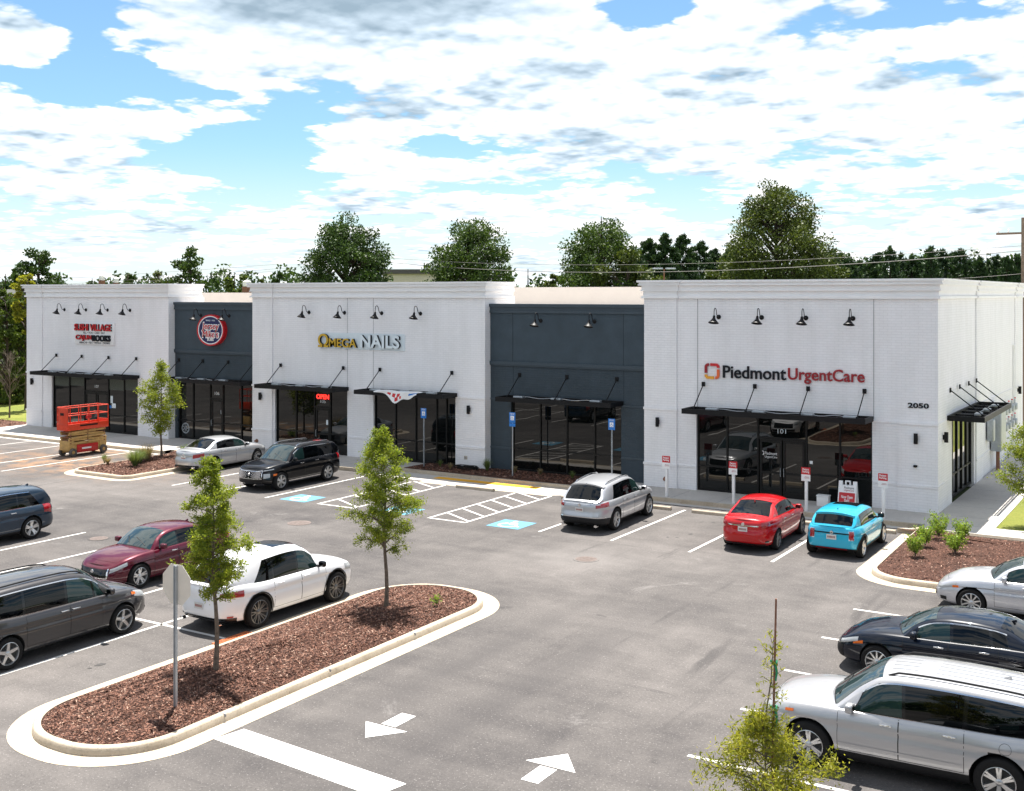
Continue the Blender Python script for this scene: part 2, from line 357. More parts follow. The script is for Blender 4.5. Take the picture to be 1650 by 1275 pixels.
MAT = dict(
    white_brick=brick_mat('painted_white_brick', (0.855, 0.85, 0.865), bump=0.45, var=0.03, dirt=0.09),
    white_trim=pm('white_trim_paint', (0.84, 0.835, 0.835), 0.6, var=0.03, vs=2),
    grey_brick=brick_mat('painted_slate_brick', (0.040, 0.059, 0.076), var=0.1, dirt=0.25, bump=0.4),
    grey_trim=pm('slate_trim_paint', (0.040, 0.059, 0.076), 0.55, var=0.08, vs=2, bump=0.1),
    grey_stucco=pm('slate_stucco', (0.042, 0.062, 0.079), 0.8, var=0.12, vs=1.5, bump=0.4, bs=90),
    roof=pm('white_roof_membrane', (0.60, 0.555, 0.51), 0.7, var=0.03, vs=1),
    black_metal=pm('black_powder_coat', (0.006, 0.006, 0.007), 0.5, metal=0.0, var=0.1, spec=0.25),
    joint=pm('dark_joint', (0.25, 0.25, 0.26), 0.9, var=0),
    grey_joint=pm('slate_joint', (0.02, 0.028, 0.036), 0.9, var=0),
    mullion=pm('dark_bronze_anodised', (0.006, 0.006, 0.006), 0.45, var=0.05, spec=0.3),
    pane=glass_mat('storefront_glass', col=(0.004, 0.005, 0.005), ior=1.54, wave=0.10),
    side_pane=glass_mat('side_storefront_glass', col=(0.10, 0.06, 0.04), ior=1.8),
    concrete=ground_mat('sidewalk_concrete', [(0.3, (0.40, 0.37, 0.34)), (0.7, (0.55, 0.52, 0.48))], (0.5, 6.0), bump=0.25, speck=(120.0, 0.66, (0.62, 0.58, 0.52))),
    curb=ground_mat('curb_concrete', [(0.3, (0.34, 0.28, 0.205)), (0.5, (0.44, 0.375, 0.29)), (0.75, (0.52, 0.45, 0.355))], (1.6, 9.0), bump=0.3, speck=(40.0, 0.66, (0.66, 0.60, 0.50))),
    asphalt=asphalt_mat(),
    mulch=ground_mat('bark_mulch', [(0.3, (0.060, 0.026, 0.017)), (0.7, (0.150, 0.068, 0.045))], (2.0, 22.0), bump=1.0, bd=0.05),
    grass=ground_mat('lawn_grass', [(0.3, (0.11, 0.15, 0.02)), (0.7, (0.25, 0.25, 0.045))], (0.4, 9.0), bump=1.0, bd=0.04),
    far_ground=ground_mat('far_ground', [(0.3, (0.05, 0.08, 0.02)), (0.7, (0.10, 0.12, 0.05))], (0.02, 0.4)),
    line=None, blue_paint=None,
    steel=pm('galvanised_steel', (0.42, 0.45, 0.48), 0.4, metal=0.7, var=0.1, vs=10),
    chrome=pm('chrome', (0.75, 0.75, 0.76), 0.12, metal=1.0, var=0),
    white_plastic=pm('white_plastic', (0.80, 0.80, 0.80), 0.4, var=0.02),
    red_sign=pm('red_sign_face', (0.50, 0.012, 0.020), 0.4, var=0.03),
    blue_sign=pm('blue_sign_face', (0.015, 0.17, 0.55), 0.4, var=0.03),
    navy=pm('navy_sign_face', (0.010, 0.013, 0.085), 0.4, var=0.03),
    red_letter=pm('red_letter_face', (0.55, 0.012, 0.018), 0.4, var=0.03),
    dark_red=pm('dark_red_letter', (0.30, 0.008, 0.016), 0.4, var=0.03),
    black_letter=pm('black_letter_face', (0.006, 0.007, 0.012), 0.5, var=0.0, spec=0.25),
    gold_letter=pm('gold_letter_face', (0.58, 0.36, 0.02), 0.4, var=0.05),
    pale_letter=pm('pale_letter_face', (0.72, 0.80, 0.84), 0.4, var=0.02),
    orange=pm('orange_mark', (0.75, 0.13, 0.03), 0.4, var=0.03), amber=pm('amber_mark', (0.78, 0.36, 0.03), 0.4, var=0.03),
    yellow_pad=ground_mat('yellow_tactile_paving', [(0.3, (0.62, 0.30, 0.02)), (0.7, (0.80, 0.42, 0.04))], (0.8, 7.0), bump=0.6),
    iron=pm('worn_iron_cover', (0.13, 0.10, 0.088), 0.8, var=0.25, vs=12, bump=0.4), rust=pm('rusty_iron', (0.22, 0.10, 0.06), 0.8, var=0.3, vs=20, bump=0.4), terracotta=pm('rust_grate', (0.50, 0.14, 0.05), 0.7, var=0.25, vs=20),
    bark=pm('tree_bark', (0.13, 0.10, 0.075), 0.9, var=0.35, vs=14, bump=0.8, bs=40), dark_bark=pm('dark_bark', (0.05, 0.035, 0.025), 0.9, var=0.3, vs=14, bump=0.8, bs=30),
)
def paint_mat(name, col, wear=0.35, edge=(0.12, 0.11, 0.105)):
    m, t, b = new_mat(name); v = pos_vec(t)
    f = t.noise(v, 9.0, 6.0, 0.75); g = t.noise(v, 70.0, 2.0, 0.6)
    k = t.smooth(t.math('ADD', t.math('MULTIPLY', f, 0.7), t.math('MULTIPLY', g, 0.3)), 0.60, 0.70, 0.0, wear)
    t.l.new(t.mix(k, col, edge), b.inputs['Base Color']); b.inputs['Roughness'].default_value = 0.8
    return m
MAT['line'] = paint_mat('white_road_paint', (0.60, 0.58, 0.55), 0.55)
MAT['fresh_line'] = paint_mat('fresh_white_road_paint', (0.74, 0.73, 0.70), 0.30)
MAT['blue_paint'] = paint_mat('blue_road_paint', (0.085, 0.25, 0.37), 0.45)

# ------------------------------------------------------------------ the ground
def sheet(name, poly, z, mat, kind='structure', sub=None):
    b = MB(); b.add([(x, y, z) for x, y in poly], [tuple(range(len(poly)))]); o = b.build(name, mat)
    return tag(o, kind=kind)
def slab(name, poly, z0, z1, mat, kind='structure', parent=None):
    b = MB(); b.prism(poly, z0, z1); o = b.build(name, mat, parent); 
    if kind: o['kind'] = kind
    return o
b = MB(); b.box(-1500, 1500, -1500, 1500, -1.0, -0.03); tag(b.build('ground', MAT['far_ground']), kind='structure')
sheet('parking_lot', [(-95, -40), (45, -40), (45, 41.6), (-95, 41.6)], 0.0, MAT['asphalt'])
sheet('lawn', [(-140, 44.0), (-61.3, 44.0), (-61.3, 90), (-140, 90)], 0.12, MAT['grass'])
sheet('mulch_bed', [(-140, 40.3), (-61.3, 40.3), (-61.3, 43.995), (-140, 43.995)], 0.125, MAT['mulch'])

def ribbon_quad(b, p, q, w, z, mat=0):
    p = Vector((*p, 0)); q = Vector((*q, 0)); d = (q - p).normalized(); n = Vector((-d.y, d.x, 0)) * w / 2
    b.add([(*(p - n).xy, z), (*(q - n).xy, z), (*(q + n).xy, z), (*(p + n).xy, z)], [(0, 1, 2, 3)], mat)
# sidewalk: raised slab with a kerb, a flush landing behind the blue stalls
SW = [(-61.4, 39.45), (-45.1, 39.45), (-45.1, 40.0), (-39.5, 40.0), (-32.6, 40.2), (-31.4, 41.35), (-31.2, 43.5), (-61.4, 43.5)]
SWK = [(-62.0, 39.3), (-45.1, 39.3), (-45.1, 39.85), (-39.5, 39.85), (-32.6, 40.05), (-31.3, 41.2)]
def offset_path(pts, w):
    out = []
    for i, p in enumerate(pts):
        a = Vector(pts[max(i - 1, 0)]); c = Vector(pts[min(i + 1, len(pts) - 1)]); d = (c - a).normalized(); out.append((p[0] - d.y * w, p[1] + d.x * w))
    return out
slab('sidewalk', SW, -0.02, 0.150, MAT['concrete'])
slab('sidewalk', [(-21.9, 40.66), (-8.37, 40.66), (-8.37, 43.5), (-21.9, 43.5)], -0.02, 0.150, MAT['concrete'])
slab('sidewalk', [(-8.366, 40.66), (-8.366, 39.95), (6, 39.95), (6, 41.2), (-6.2, 41.2), (-6.2, 70), (-8.366, 70)], -0.02, 0.150, MAT['concrete'])
slab('kerb', [(-31.3, 41.1), (-26, 40.98), (-21.9, 41.1), (-21.9, 41.28), (-26, 41.14), (-31.3, 41.28)], -0.02, 0.154, MAT['curb'])
slab('mulch_bed', [(-31.35, 41.28), (-26, 41.14), (-21.9, 41.28), (-21.9, 43.5), (-31.2, 43.5)], -0.02, 0.17, MAT['mulch'])
def kerb_strip(name, path, w, z0, z1, mat):
    o = offset_path(path, w); return slab(name, path + o[::-1], z0, z1, mat)
kerb_strip('kerb', SWK, 0.15, -0.02, 0.155, MAT['curb'])
kerb_strip('kerb', [(-21.9, 41.1), (-20.9, 40.52), (-8.6, 40.52)], 0.14, -0.02, 0.155, MAT['curb'])
# flush landing and gutters, thin sheets over the asphalt
sheet('landing', [(-32.2, 39.75), (-22.6, 39.35), (-21.0, 40.5), (-21.9, 41.1), (-26, 40.98), (-31.3, 41.15), (-32.5, 40.1)], 0.006, MAT['concrete'])
sheet('gutter', [(-62, 38.95), (-45.2, 38.95), (-45.2, 39.3), (-62, 39.3)], 0.004, MAT['concrete'])
sheet('gutter', [(-21.0, 40.15), (-8.9, 40.15), (-8.9, 40.52), (-21.0, 40.52)], 0.004, MAT['concrete'])
sheet('gutter', [(-29.0, 39.2), (-22.55, 39.2), (-22.55, 39.36), (-29.0, 39.6)], 0.005, MAT['curb'])
# saw cuts in the sidewalk
b = MB()
for x in [-59.5 + 1.9 * k for k in range(15)]: b.box(x, x + 0.015, 39.62 if x < -45.2 else 40.2, 42.7, 0.150, 0.1525)
for x in [-19.8 + 1.9 * k for k in range(6)]: b.box(x, x + 0.015, 40.67, 42.75, 0.150, 0.1525)
for y in (42.75, 44.9, 46.8, 49.0, 52.0, 55, 58): b.box(-8.3, -6.21, y, y + 0.015, 0.150, 0.1525)
b.box(-8.36, 5, 41.19, 41.205, 0.150, 0.1525)
for x in (-7.05, -5.3, -3.5): b.box(x, x + 0.015, 39.96, 41.18, 0.150, 0.1525)
tag(b.build('pavement_joints', MAT['joint']), kind='structure')
sheet('lawn', [(-6.19, 41.22), (-2.6, 41.22), (-2.6, 75), (-6.19, 75)], 0.14, MAT['grass'])
sheet('side_drive', [(-2.59, 41.22), (40, 41.22), (40, 90), (-2.59, 90)], 0.13, MAT['concrete'])
b = MB(); b.box(-29.05, -23.8, 40.36, 40.84, 0.0, 0.014)
tag(b.build('tactile_paving', MAT['yellow_pad']), kind='structure')

# painted markings
LZ = 0.005
b = MB()
def ln(p, q, w=0.10, z=LZ): ribbon_quad(b, p, q, w, z)
for x, y0, y1 in [(-16.74, 33.25, 39.4), (-13.91, 33.05, 39.4), (-11.27, 33.15, 39.4), (-19.45, 33.2, 39.4), (-31.95, 33.0, 39.2), (-34.6, 33.0, 39.4), (-37.35, 33.05, 39.4),
                  (-47.0, 31.6, 39.0), (-49.35, 33.1, 39.0), (-52.2, 33.0, 39.0), (-55.2, 33.0, 39.0), (-58.0, 33.0, 39.0), (-60.9, 33, 39),
                  (-35.2, 13.4, 25.2), (-32.5, 13.4, 25.0), (-29.9, 13.5, 25.0), (-27.2, 13.5, 25.0), (-24.5, 13.5, 25), (-21.87, 13.5, 25), (-38, 13.5, 25), (-40.7, 13.5, 25)]:
    ln((x, y0), (x, y1))
ln((-45, 19.02), (-19.65, 19.02))
for y in (29.3, 26.5, 23.77, 21.1, 18.48, 15.75, 13.0, 10.3): ln((-7.8, y), (-2.2, y))
for (x0, x1) in ((-29.3, -27.55), (-24.05, -22.45)):
    ln((x0, 33.15), (x0, 39.1)); ln((x1, 33.15), (x1, 39.3)); ln((x0 - 0.05, 33.15), (x1 + 0.05, 33.15))
    for k in range(6): ln((x0, 34.3 + k * 1.0), (x1, 33.38 + k * 1.0), z=LZ + 0.002)
tag(b.build('stall_lines', MAT['line']), kind='structure')
b = MB(); b.add([(-15.42, 14.62, LZ), (-11.45, 14.30, LZ), (-11.30, 14.95, LZ), (-15.30, 15.25, LZ)], [(0, 1, 2, 3)])
tag(b.build('stop_line', MAT['fresh_line']), kind='structure')
def arrow(tip, d, n='lane_arrow'):
    b = MB(); x, y = tip; s = d
    b.add([(x, y, LZ), (x - 0.49, y + 0.62 * -s, LZ), (x + 0.49, y + 0.62 * -s, LZ)], [(0, 1, 2) if s < 0 else (0, 1, 2)])
    b.add([(x - 0.165, y - s * 0.68, LZ), (x + 0.165, y - s * 0.68, LZ), (x + 0.165, y - s * 1.32, LZ), (x - 0.165, y - s * 1.32, LZ)], [(0, 1, 2, 3)])
    tag(b.build(n, MAT['fresh_line']), kind='structure')
arrow((-13.12, 16.12), -1); arrow((-9.62, 17.42), 1)
def isa(b, M, mat=0):
    def seg(p, q, w=0.085):
        p = Vector(p); q = Vector(q); d = (q - p).normalized(); n = Vector((-d.y, d.x)) * w / 2
        b.add([(*(p - n), 0), (*(q - n), 0), (*(q + n), 0), (*(p + n), 0)], [(0, 1, 2, 3)], mat, False, M)
    b.add([(-0.08 + 0.075 * math.cos(k * 0.524), 0.40 + 0.075 * math.sin(k * 0.524), 0) for k in range(12)], [tuple(range(12))], mat, False, M)
    seg((-0.08, 0.30), (-0.04, -0.02), 0.10); seg((-0.07, 0.16), (0.16, 0.12), 0.07); seg((-0.06, -0.02), (0.20, -0.02), 0.09); seg((0.17, 0.02), (0.30, -0.28), 0.085); seg((0.27, -0.27), (0.40, -0.22), 0.07)
    ps = [(-0.04 + 0.27 * math.cos(R(a)), -0.15 + 0.27 * math.sin(R(a))) for a in range(115, 345, 16)]
    for p, q in zip(ps, ps[1:]): seg(p, q, 0.07)
for cx_, cy_ in ((-30.6, 33.7), (-25.75, 33.75), (-20.9, 33.75)):
    b = MB(); b.add([(cx_ - 0.66, cy_ - 0.64, LZ), (cx_ + 0.66, cy_ - 0.64, LZ), (cx_ + 0.66, cy_ + 0.64, LZ), (cx_ - 0.66, cy_ + 0.64, LZ)], [(0, 1, 2, 3)], 0)
    isa(b, Matrix.Translation((cx_, cy_, LZ + 0.004)) @ Matrix.Scale(1.15, 4), 1)
    tag(b.build('accessible_stall_marking', [MAT['blue_paint'], MAT['fresh_line']]), kind='structure')

b = MB(); rgo = random.Random(3); zz = 0
for x, y in ((-15.3, 35.0), (-15.2, 37.8), (-25.6, 36.6), (-12.5, 34.0), (-18.1, 33.6), (-30.6, 35.4), (-23.2, 22.6), (-28.5, 22.8), (-28.6, 16.2), (-28.3, 21.2), (-20.6, 16.4), (-6.2, 27.9), (-5.9, 22.4), (-50.7, 36.0), (-53.7, 35.2), (-56.5, 36.2)):
    for k in range(rgo.randint(2, 5)):
        r_ = rgo.uniform(0.02, 0.07) * (1.5 if k == 0 else 1); cx_ = x + rgo.gauss(0, 0.25); cy_ = y + rgo.gauss(0, 0.35); n = 12; zz += 1
        b.add([(cx_ + r_ * rgo.uniform(.55, 1.35) * math.cos(q * 6.283 / n), cy_ + 1.4 * r_ * rgo.uniform(.55, 1.35) * math.sin(q * 6.283 / n), 0.0042 + 0.00003 * zz) for q in range(n)], [tuple(range(n))])
o_ = b.build('oil_stains', paint_mat('oil_stain', (0.042, 0.039, 0.038), 0.9, (0.09, 0.085, 0.085))); o_['kind'] = 'structure'
# traffic islands: gutter, kerb ring, mulch mound, loose bark
rng = np.random.default_rng(7)
def rrect(x0, x1, y0, y1, rs, n=10):
    """rounded rectangle ccw, rs = radii at (x1,y0),(x1,y1),(x0,y1),(x0,y0)"""
    out = []
    for (cx_, cy_, r, a0) in ((x1 - rs[0], y0 + rs[0], rs[0], -90), (x1 - rs[1], y1 - rs[1], rs[1], 0), (x0 + rs[2], y1 - rs[2], rs[2], 90), (x0 + rs[3], y0 + rs[3], rs[3], 180)):
        for k in range(n + 1):
            a = R(a0 + 90 * k / n); out.append((cx_ + r * math.cos(a), cy_ + r * math.sin(a)))
    return out
def inset(poly, w):
    out = []; n = len(poly)
    for i in range(n):
        a = Vector(poly[i - 1]); p = Vector(poly[i]); c = Vector(poly[(i + 1) % n])
        d1 = (p - a); d2 = (c - p)
        if d1.length < 1e-6: d1 = d2
        if d2.length < 1e-6: d2 = d1
        n1 = Vector((-d1.y, d1.x)).normalized(); n2 = Vector((-d2.y, d2.x)).normalized(); m = (n1 + n2).normalized()
        out.append(tuple(p + m * w / max(0.5, m.dot(n1))))
    return out
def inside(poly, P):
    x, y = P[:, 0], P[:, 1]; r = np.zeros(len(P), bool); j = len(poly) - 1
    for i in range(len(poly)):
        xi, yi = poly[i]; xj, yj = poly[j]
        c = ((yi > y) != (yj > y)) & (x < (xj - xi) * (y - yi) / ((yj - yi) or 1e-9) + xi); r ^= c; j = i
    return r
CHIP = [pm('bark_chip_dark', (0.066, 0.028, 0.018), 0.85, var=0.3, vs=30), pm('bark_chip_brown', (0.200, 0.088, 0.054), 0.8, var=0.3, vs=30), pm('bark_chip_pale', (0.40, 0.26, 0.19), 0.8, var=0.2, vs=30)]
def chips(poly, n, zf, name='bark_chips', size=0.05):
    P = np.array(poly); lo = P.min(0); hi = P.max(0); pts = rng.uniform(lo, hi, (int(n * 1.6), 2)); pts = pts[inside(poly, pts)][:n]
    n = len(pts); L = rng.uniform(0.5, 1.5, n) * size; W = L * rng.uniform(0.22, 0.45, n)
    a = rng.uniform(0, 6.283, n); ti = rng.normal(0, 0.35, n); ro = rng.normal(0, 0.5, n)
    z = np.array([zf(*p) for p in pts]) + 0.012
    d = np.stack([np.cos(a) * np.cos(ti), np.sin(a) * np.cos(ti), np.sin(ti)], 1) * (L / 2)[:, None]
    e = np.stack([-np.sin(a) * np.cos(ro), np.cos(a) * np.cos(ro), np.sin(ro)], 1) * (W / 2)[:, None]
    c = np.column_stack([pts, z]); V = np.stack([c - d - e, c + d - e * 0.6, c + d + e * 0.6, c - d + e], 1).reshape(-1, 3)
    me = bpy.data.meshes.new(name); me.vertices.add(4 * n); me.vertices.foreach_set('co', V.ravel())
    me.loops.add(4 * n); me.loops.foreach_set('vertex_index', np.arange(4 * n)); me.polygons.add(n); me.polygons.foreach_set('loop_start', np.arange(0, 4 * n, 4))
    for m in CHIP: me.materials.append(m)
    me.polygons.foreach_set('material_index', rng.choice([0, 1, 2], n, p=[0.40, 0.53, 0.07])); me.update(); me.validate()
    o = bpy.data.objects.new(name, me); C.objects.link(o); o['kind'] = 'stuff'; return o
def mound(name, poly, z0, rise, mat):
    """filled rings rising gently to the middle"""
    b = MB(); P = [Vector(p) for p in poly]; c = sum(P, Vector((0, 0))) / len(P); n = len(P); K = 8; V = []; F = []
    for k in range(K + 1):
        t = k / K
        for i, p in enumerate(P):
            q = p.lerp(c, t * 0.97) if name != 'x' else p
            V.append((q.x, q.y, z0 + rise * (1 - (1 - t) ** 2) + 0.02 * math.sin(i * 1.7 + k)*(k>0)))
    for k in range(K):
        for i in range(n): F.append((k * n + i, k * n + (i + 1) % n, (k + 1) * n + (i + 1) % n, (k + 1) * n + i))
    F.append(tuple(K * n + i for i in range(n)))
    b.add(V, F, 0, True); o = b.build(name, mat); o['kind'] = 'structure'
    from mathutils.bvhtree import BVHTree
    t = BVHTree.FromPolygons([Vector(v) for v in V], F)
    def zf(x, y):
        h = t.ray_cast(Vector((x, y, 5)), Vector((0, 0, -1))); return h[0].z if h[0] is not None else z0
    return zf
def island(outer, gutter_w, kerb_w, rise, nchips, size=0.05):
    g1 = inset(outer, gutter_w); k1 = inset(g1, kerb_w)
    n = len(outer); b = MB(); V = [(x, y, 0.006) for x, y in outer] + [(x, y, 0.006) for x, y in g1]
    b.add(V, [(i, (i + 1) % n, n + (i + 1) % n, n + i) for i in range(n)]); tag(b.build('gutter', MAT['curb']), kind='structure')
    b = MB(); A = 0.02   # kerb ring with a slightly battered face and a rounded nose
    rings = [[(x, y, 0.0) for x, y in g1], [(x, y, 0.125) for x, y in inset(g1, 0.02)], [(x, y, 0.150) for x, y in inset(g1, 0.045)], [(x, y, 0.155) for x, y in k1], [(x, y, 0.0) for x, y in k1]]
    V = [p for r in rings for p in r]; F = []
    for k in range(4):
        for i in range(n): F.append((k * n + i, k * n + (i + 1) % n, (k + 1) * n + (i + 1) % n, (k + 1) * n + i))
    b.add(V, F, 0, True); tag(b.build('kerb', MAT['curb'], sharp=50), kind='structure')
    zf = mound('mulch_mound', k1, 0.13, rise, MAT['mulch'])
    chips(inset(k1, 0.03), nchips, zf, size=size)
    return zf
main_outer = rrect(-19.6, -15.42, 12.35, 25.75, (1.9, 2.0, 2.0, 2.0), 14)
zf_main = island(main_outer, 0.42, 0.16, 0.20, 46000, 0.046)
small_outer = rrect(-44.6, -39.75, 32.5, 40.2, (0.9, 0.1, 0.1, 1.3), 8)
zf_small = island(small_outer, 0.42, 0.16, 0.12, 7000, 0.07)
right_outer = rrect(-8.85, 9.0, 32.05, 39.93, (0.4, 0.1, 0.1, 1.7), 10)
zf_right = island(right_outer, 0.42, 0.16, 0.14, 22000, 0.05)
chips([(-75, 40.4), (-61.4, 40.4), (-61.4, 43.9), (-75, 43.9)], 3000, lambda x, y: 0.13, size=0.10)
chips([(-31.2, 41.35), (-21.95, 41.35), (-21.95, 43.2), (-31.1, 43.2)], 5000, lambda x, y: 0.175, size=0.08)
# kerb joints on the big island
b = MB()
for y in (15.3, 18.3, 21.3): b.box(-15.86, -15.39, y, y + 0.02, 0.0, 0.0075); b.box(-16.03, -15.83, y, y + 0.02, 0.1, 0.1575)
tag(b.build('kerb_joints', MAT['joint']), kind='structure')

# iron in the ground
def disc_cover(name, label, x, y, r, mat, group=None, z=0.008):
    t = thing(name, label, 'manhole cover', (x, y, 0), 0, group)
    b = MB(); b.lathe([(r, 0.0), (r, z), (r * 0.88, z + 0.002)], 28); b.build('rim', MAT['iron'] if mat is None else mat, t)
    b = MB(); b.lathe([(r * 0.84, z - 0.002), (r * 0.84, z + 0.006), (0.0, z + 0.006)], 28)
    for k in range(5): b.box(-r * 0.6, r * 0.6, -r * 0.55 + k * r * 0.25, -r * 0.50 + k * r * 0.25, z + 0.006, z + 0.010)
    b.build('cover', MAT['iron'], t)
disc_cover('manhole_cover', 'rusty round manhole cover in the drive lane below the middle blue stall', -27.4, 30.0, 0.42, None)
disc_cover('manhole_cover', 'worn round manhole cover in pale asphalt in front of the silver crossover', -16.2, 30.5, 0.40, MAT['asphalt'])
disc_cover('manhole_cover', 'small round cover behind the left planted island near the red lift', -46.2, 34.0, 0.26, MAT['rust'])
disc_cover('manhole_cover', 'pale round cover by the stall line behind the dark blue crossover', -31.3, 24.6, 0.35, MAT['asphalt'])
t = thing('storm_grate', 'orange rusted storm drain grate at the kerb behind the white crossover', 'drain grate', (-19.42, 19.1, 0))
b = MB(); b.box(-0.22, -0.19, -0.55, 0.55, 0.004, 0.03); b.box(0.19, 0.22, -0.55, 0.55, 0.004, 0.03); b.box(-0.19, 0.19, -0.55, -0.52, 0.004, 0.03); b.box(-0.19, 0.19, 0.52, 0.55, 0.004, 0.03); b.build('frame', MAT['terracotta'], t)
b = MB()
for k in range(15): b.box(-0.188, 0.188, -0.49 + k * 0.068, -0.46 + k * 0.068, 0.006, 0.026)
b.build('bars', MAT['terracotta'], t)

# wheel stops
def stop_at(x, y, label, first=[None]):
    if first[0] is None:
        b = MB(); b.prism([(-0.09, 0), (0.09, 0), (0.075, 0.10), (0.05, 0.125), (-0.05, 0.125), (-0.075, 0.10)], -0.92, 0.92, 0, Matrix(((0, 0, 1, 0), (1, 0, 0, 0), (0, 1, 0, 0), (0, 0, 0, 1))))
        o = b.build('wheel_stop', MAT['curb']); tag(o, None, 'wheel stop', 'concrete wheel stops at the head of the stalls'); first[0] = o
    else: o = first[0].copy(); C.objects.link(o)
    o.location = (x, y, 0.0); o['label'] = label
stop_at(-25.9, 38.98, 'whole concrete wheel stop in the empty stall with the middle blue square')
stop_at(-30.6, 39.0, 'concrete wheel stop right of the black parked crossover')
stop_at(-20.9, 39.05, 'concrete wheel stop left of the silver crossover')
stop_at(-18.1, 39.1, 'concrete wheel stop in front of the silver crossover')
stop_at(-15.4, 39.1, 'concrete wheel stop in the empty stall between the silver crossover and the red sedan')
stop_at(-12.6, 39.15, 'concrete wheel stop in front of the red sedan')
stop_at(-9.95, 39.25, 'concrete wheel stop in front of the light blue hatchback')

# ------------------------------------------------------------------ the building
bld = thing('shop_building', 'long single storey row of shops in white painted brick with two recessed slate grey bays', 'building', (-35, 42.8, 0.15))
OX, OY, OZ = bld.location
TB = Matrix.Translation((-OX, -OY, -OZ))
class WB(MB):   # world coordinates into the building's own frame
    def build(s, name, mats, parent=None, **k):
        s.v = [(x - OX, y - OY, z - OZ) for x, y, z in s.v]; return MB.build(s, name, mats, parent, **k)
YF = 42.8; YR = 43.27
def wall_boxes(b, x0, x1, y0, y1, z1, ops, z0=0.0, mat=0):
    xs = x0
    for a, c, zt in sorted(ops):
        if a > xs: b.box(xs, a, y0, y1, z0, z1, mat)
        b.box(a, c, y0, y1, zt, z1, mat); xs = c
    if xs < x1: b.box(xs, x1, y0, y1, z0, z1, mat)
CORN = [(7.92, 8.02, 0.10), (8.02, 8.22, 0.03), (8.22, 8.28, 0.12), (8.28, 8.45, 0.085), (8.45, 8.50, 0.20), (8.50, 8.58, 0.17), (8.58, 8.665, 0.24)]
def cornice(x0, x1, yf, yb, pil, left=True, right=True):
    b = WB()
    for z0, z1, p in CORN:
        b.box(x0 - (p if left else 0), x1 + (p if right else 0), yf - p, yb, z0, z1)
        for k, (a, c) in enumerate(pil):
            b.box(a - (p if (a > x0 or left) else 0) - 0.004, c + (p if (c < x1 or right) else 0) + 0.004, yf - p - 0.06, yf + 0.3, z0 + 0.003, z1 - 0.003 + (0.005 if z1 > 8.6 else 0))
    b.build('cornice', MAT['white_trim'], bld)
def white_block(x0, x1, ops, pil, yb, corn_back):
    b = WB(); wall_boxes(b, x0 + 0.0, x1 - 0.0, YF + 0.06, YF + 0.46, 7.93, ops)
    b.box(x0, x0 + 0.35, YF + 0.46, yb, 0.0, 7.93); b.box(x1 - 0.35, x1, YF + 0.46, yb, 0.0, 7.93)
    b.box(x0 + 0.3, x1 - 0.3, yb - 0.3, yb, 7.3, 8.5)
    for a, c in pil:
        e = 0.003
        b.box(a - (e if a <= x0 else 0), c + (e if c >= x1 else 0), YF, YF + 0.2, 0.0, 7.925)
    b.build('wall', MAT['white_brick'], bld)
    def sc(*a):
        b = WB(); b.box(*a); b.build('string_course', MAT['white_brick'], bld)
    for a, c in pil:   # projecting brick courses
        l = 0.025
        sc(a - l, c + l, YF - 0.045, YF + 0.1, 3.32, 3.42); sc(a - l, c + l, YF - 0.055, YF + 0.1, 1.05, 1.14)
        b = WB(); b.box(a - 0.012, c + 0.012, YF - 0.012, YF + 0.1, 0.0, 1.06); b.build('pier_base', MAT['white_brick'], bld)
    xs = x0
    for a, c, zt in sorted(ops) + [(x1, x1, 0)]:
        if a - xs > 0.05: sc(xs + 0.03, a - 0.001, YF + 0.025, YF + 0.1, 1.065, 1.135); sc(xs + 0.03, a - 0.001, YF + 0.03, YF + 0.1, 3.34, 3.41)
        xs = c
    cornice(x0, x1, YF + 0.06, corn_back, pil)
WTOP = 3.36
white_block(-61.12, -48.65, [(-58.81, -51.21, WTOP)], [(-61.12, -59.66), (-50.2, -48.65)], 45.4, 45.2)
white_block(-42.33, -27.91, [(-40.81, -36.01, WTOP), (-34.38, -29.57, WTOP)], [(-42.33, -40.95), (-29.36, -27.91)], 45.4, 45.2)
white_block(-20.01, -8.37, [(-17.72, -10.72, WTOP)], [(-20.01, -18.56), (-9.76, -8.37)], 45.4, 45.2)
b = WB()   # fine vertical control joints
for x in (-36.0, -34.38): b.box(x - 0.008, x + 0.008, YF + 0.053, YF + 0.061, 3.45, 7.9)
for x in (-17.66, -10.66): b.box(x - 0.010, x + 0.010, YF + 0.050, YF + 0.061, 3.45, 7.9)
b.build('control_joint', MAT['joint'], bld)
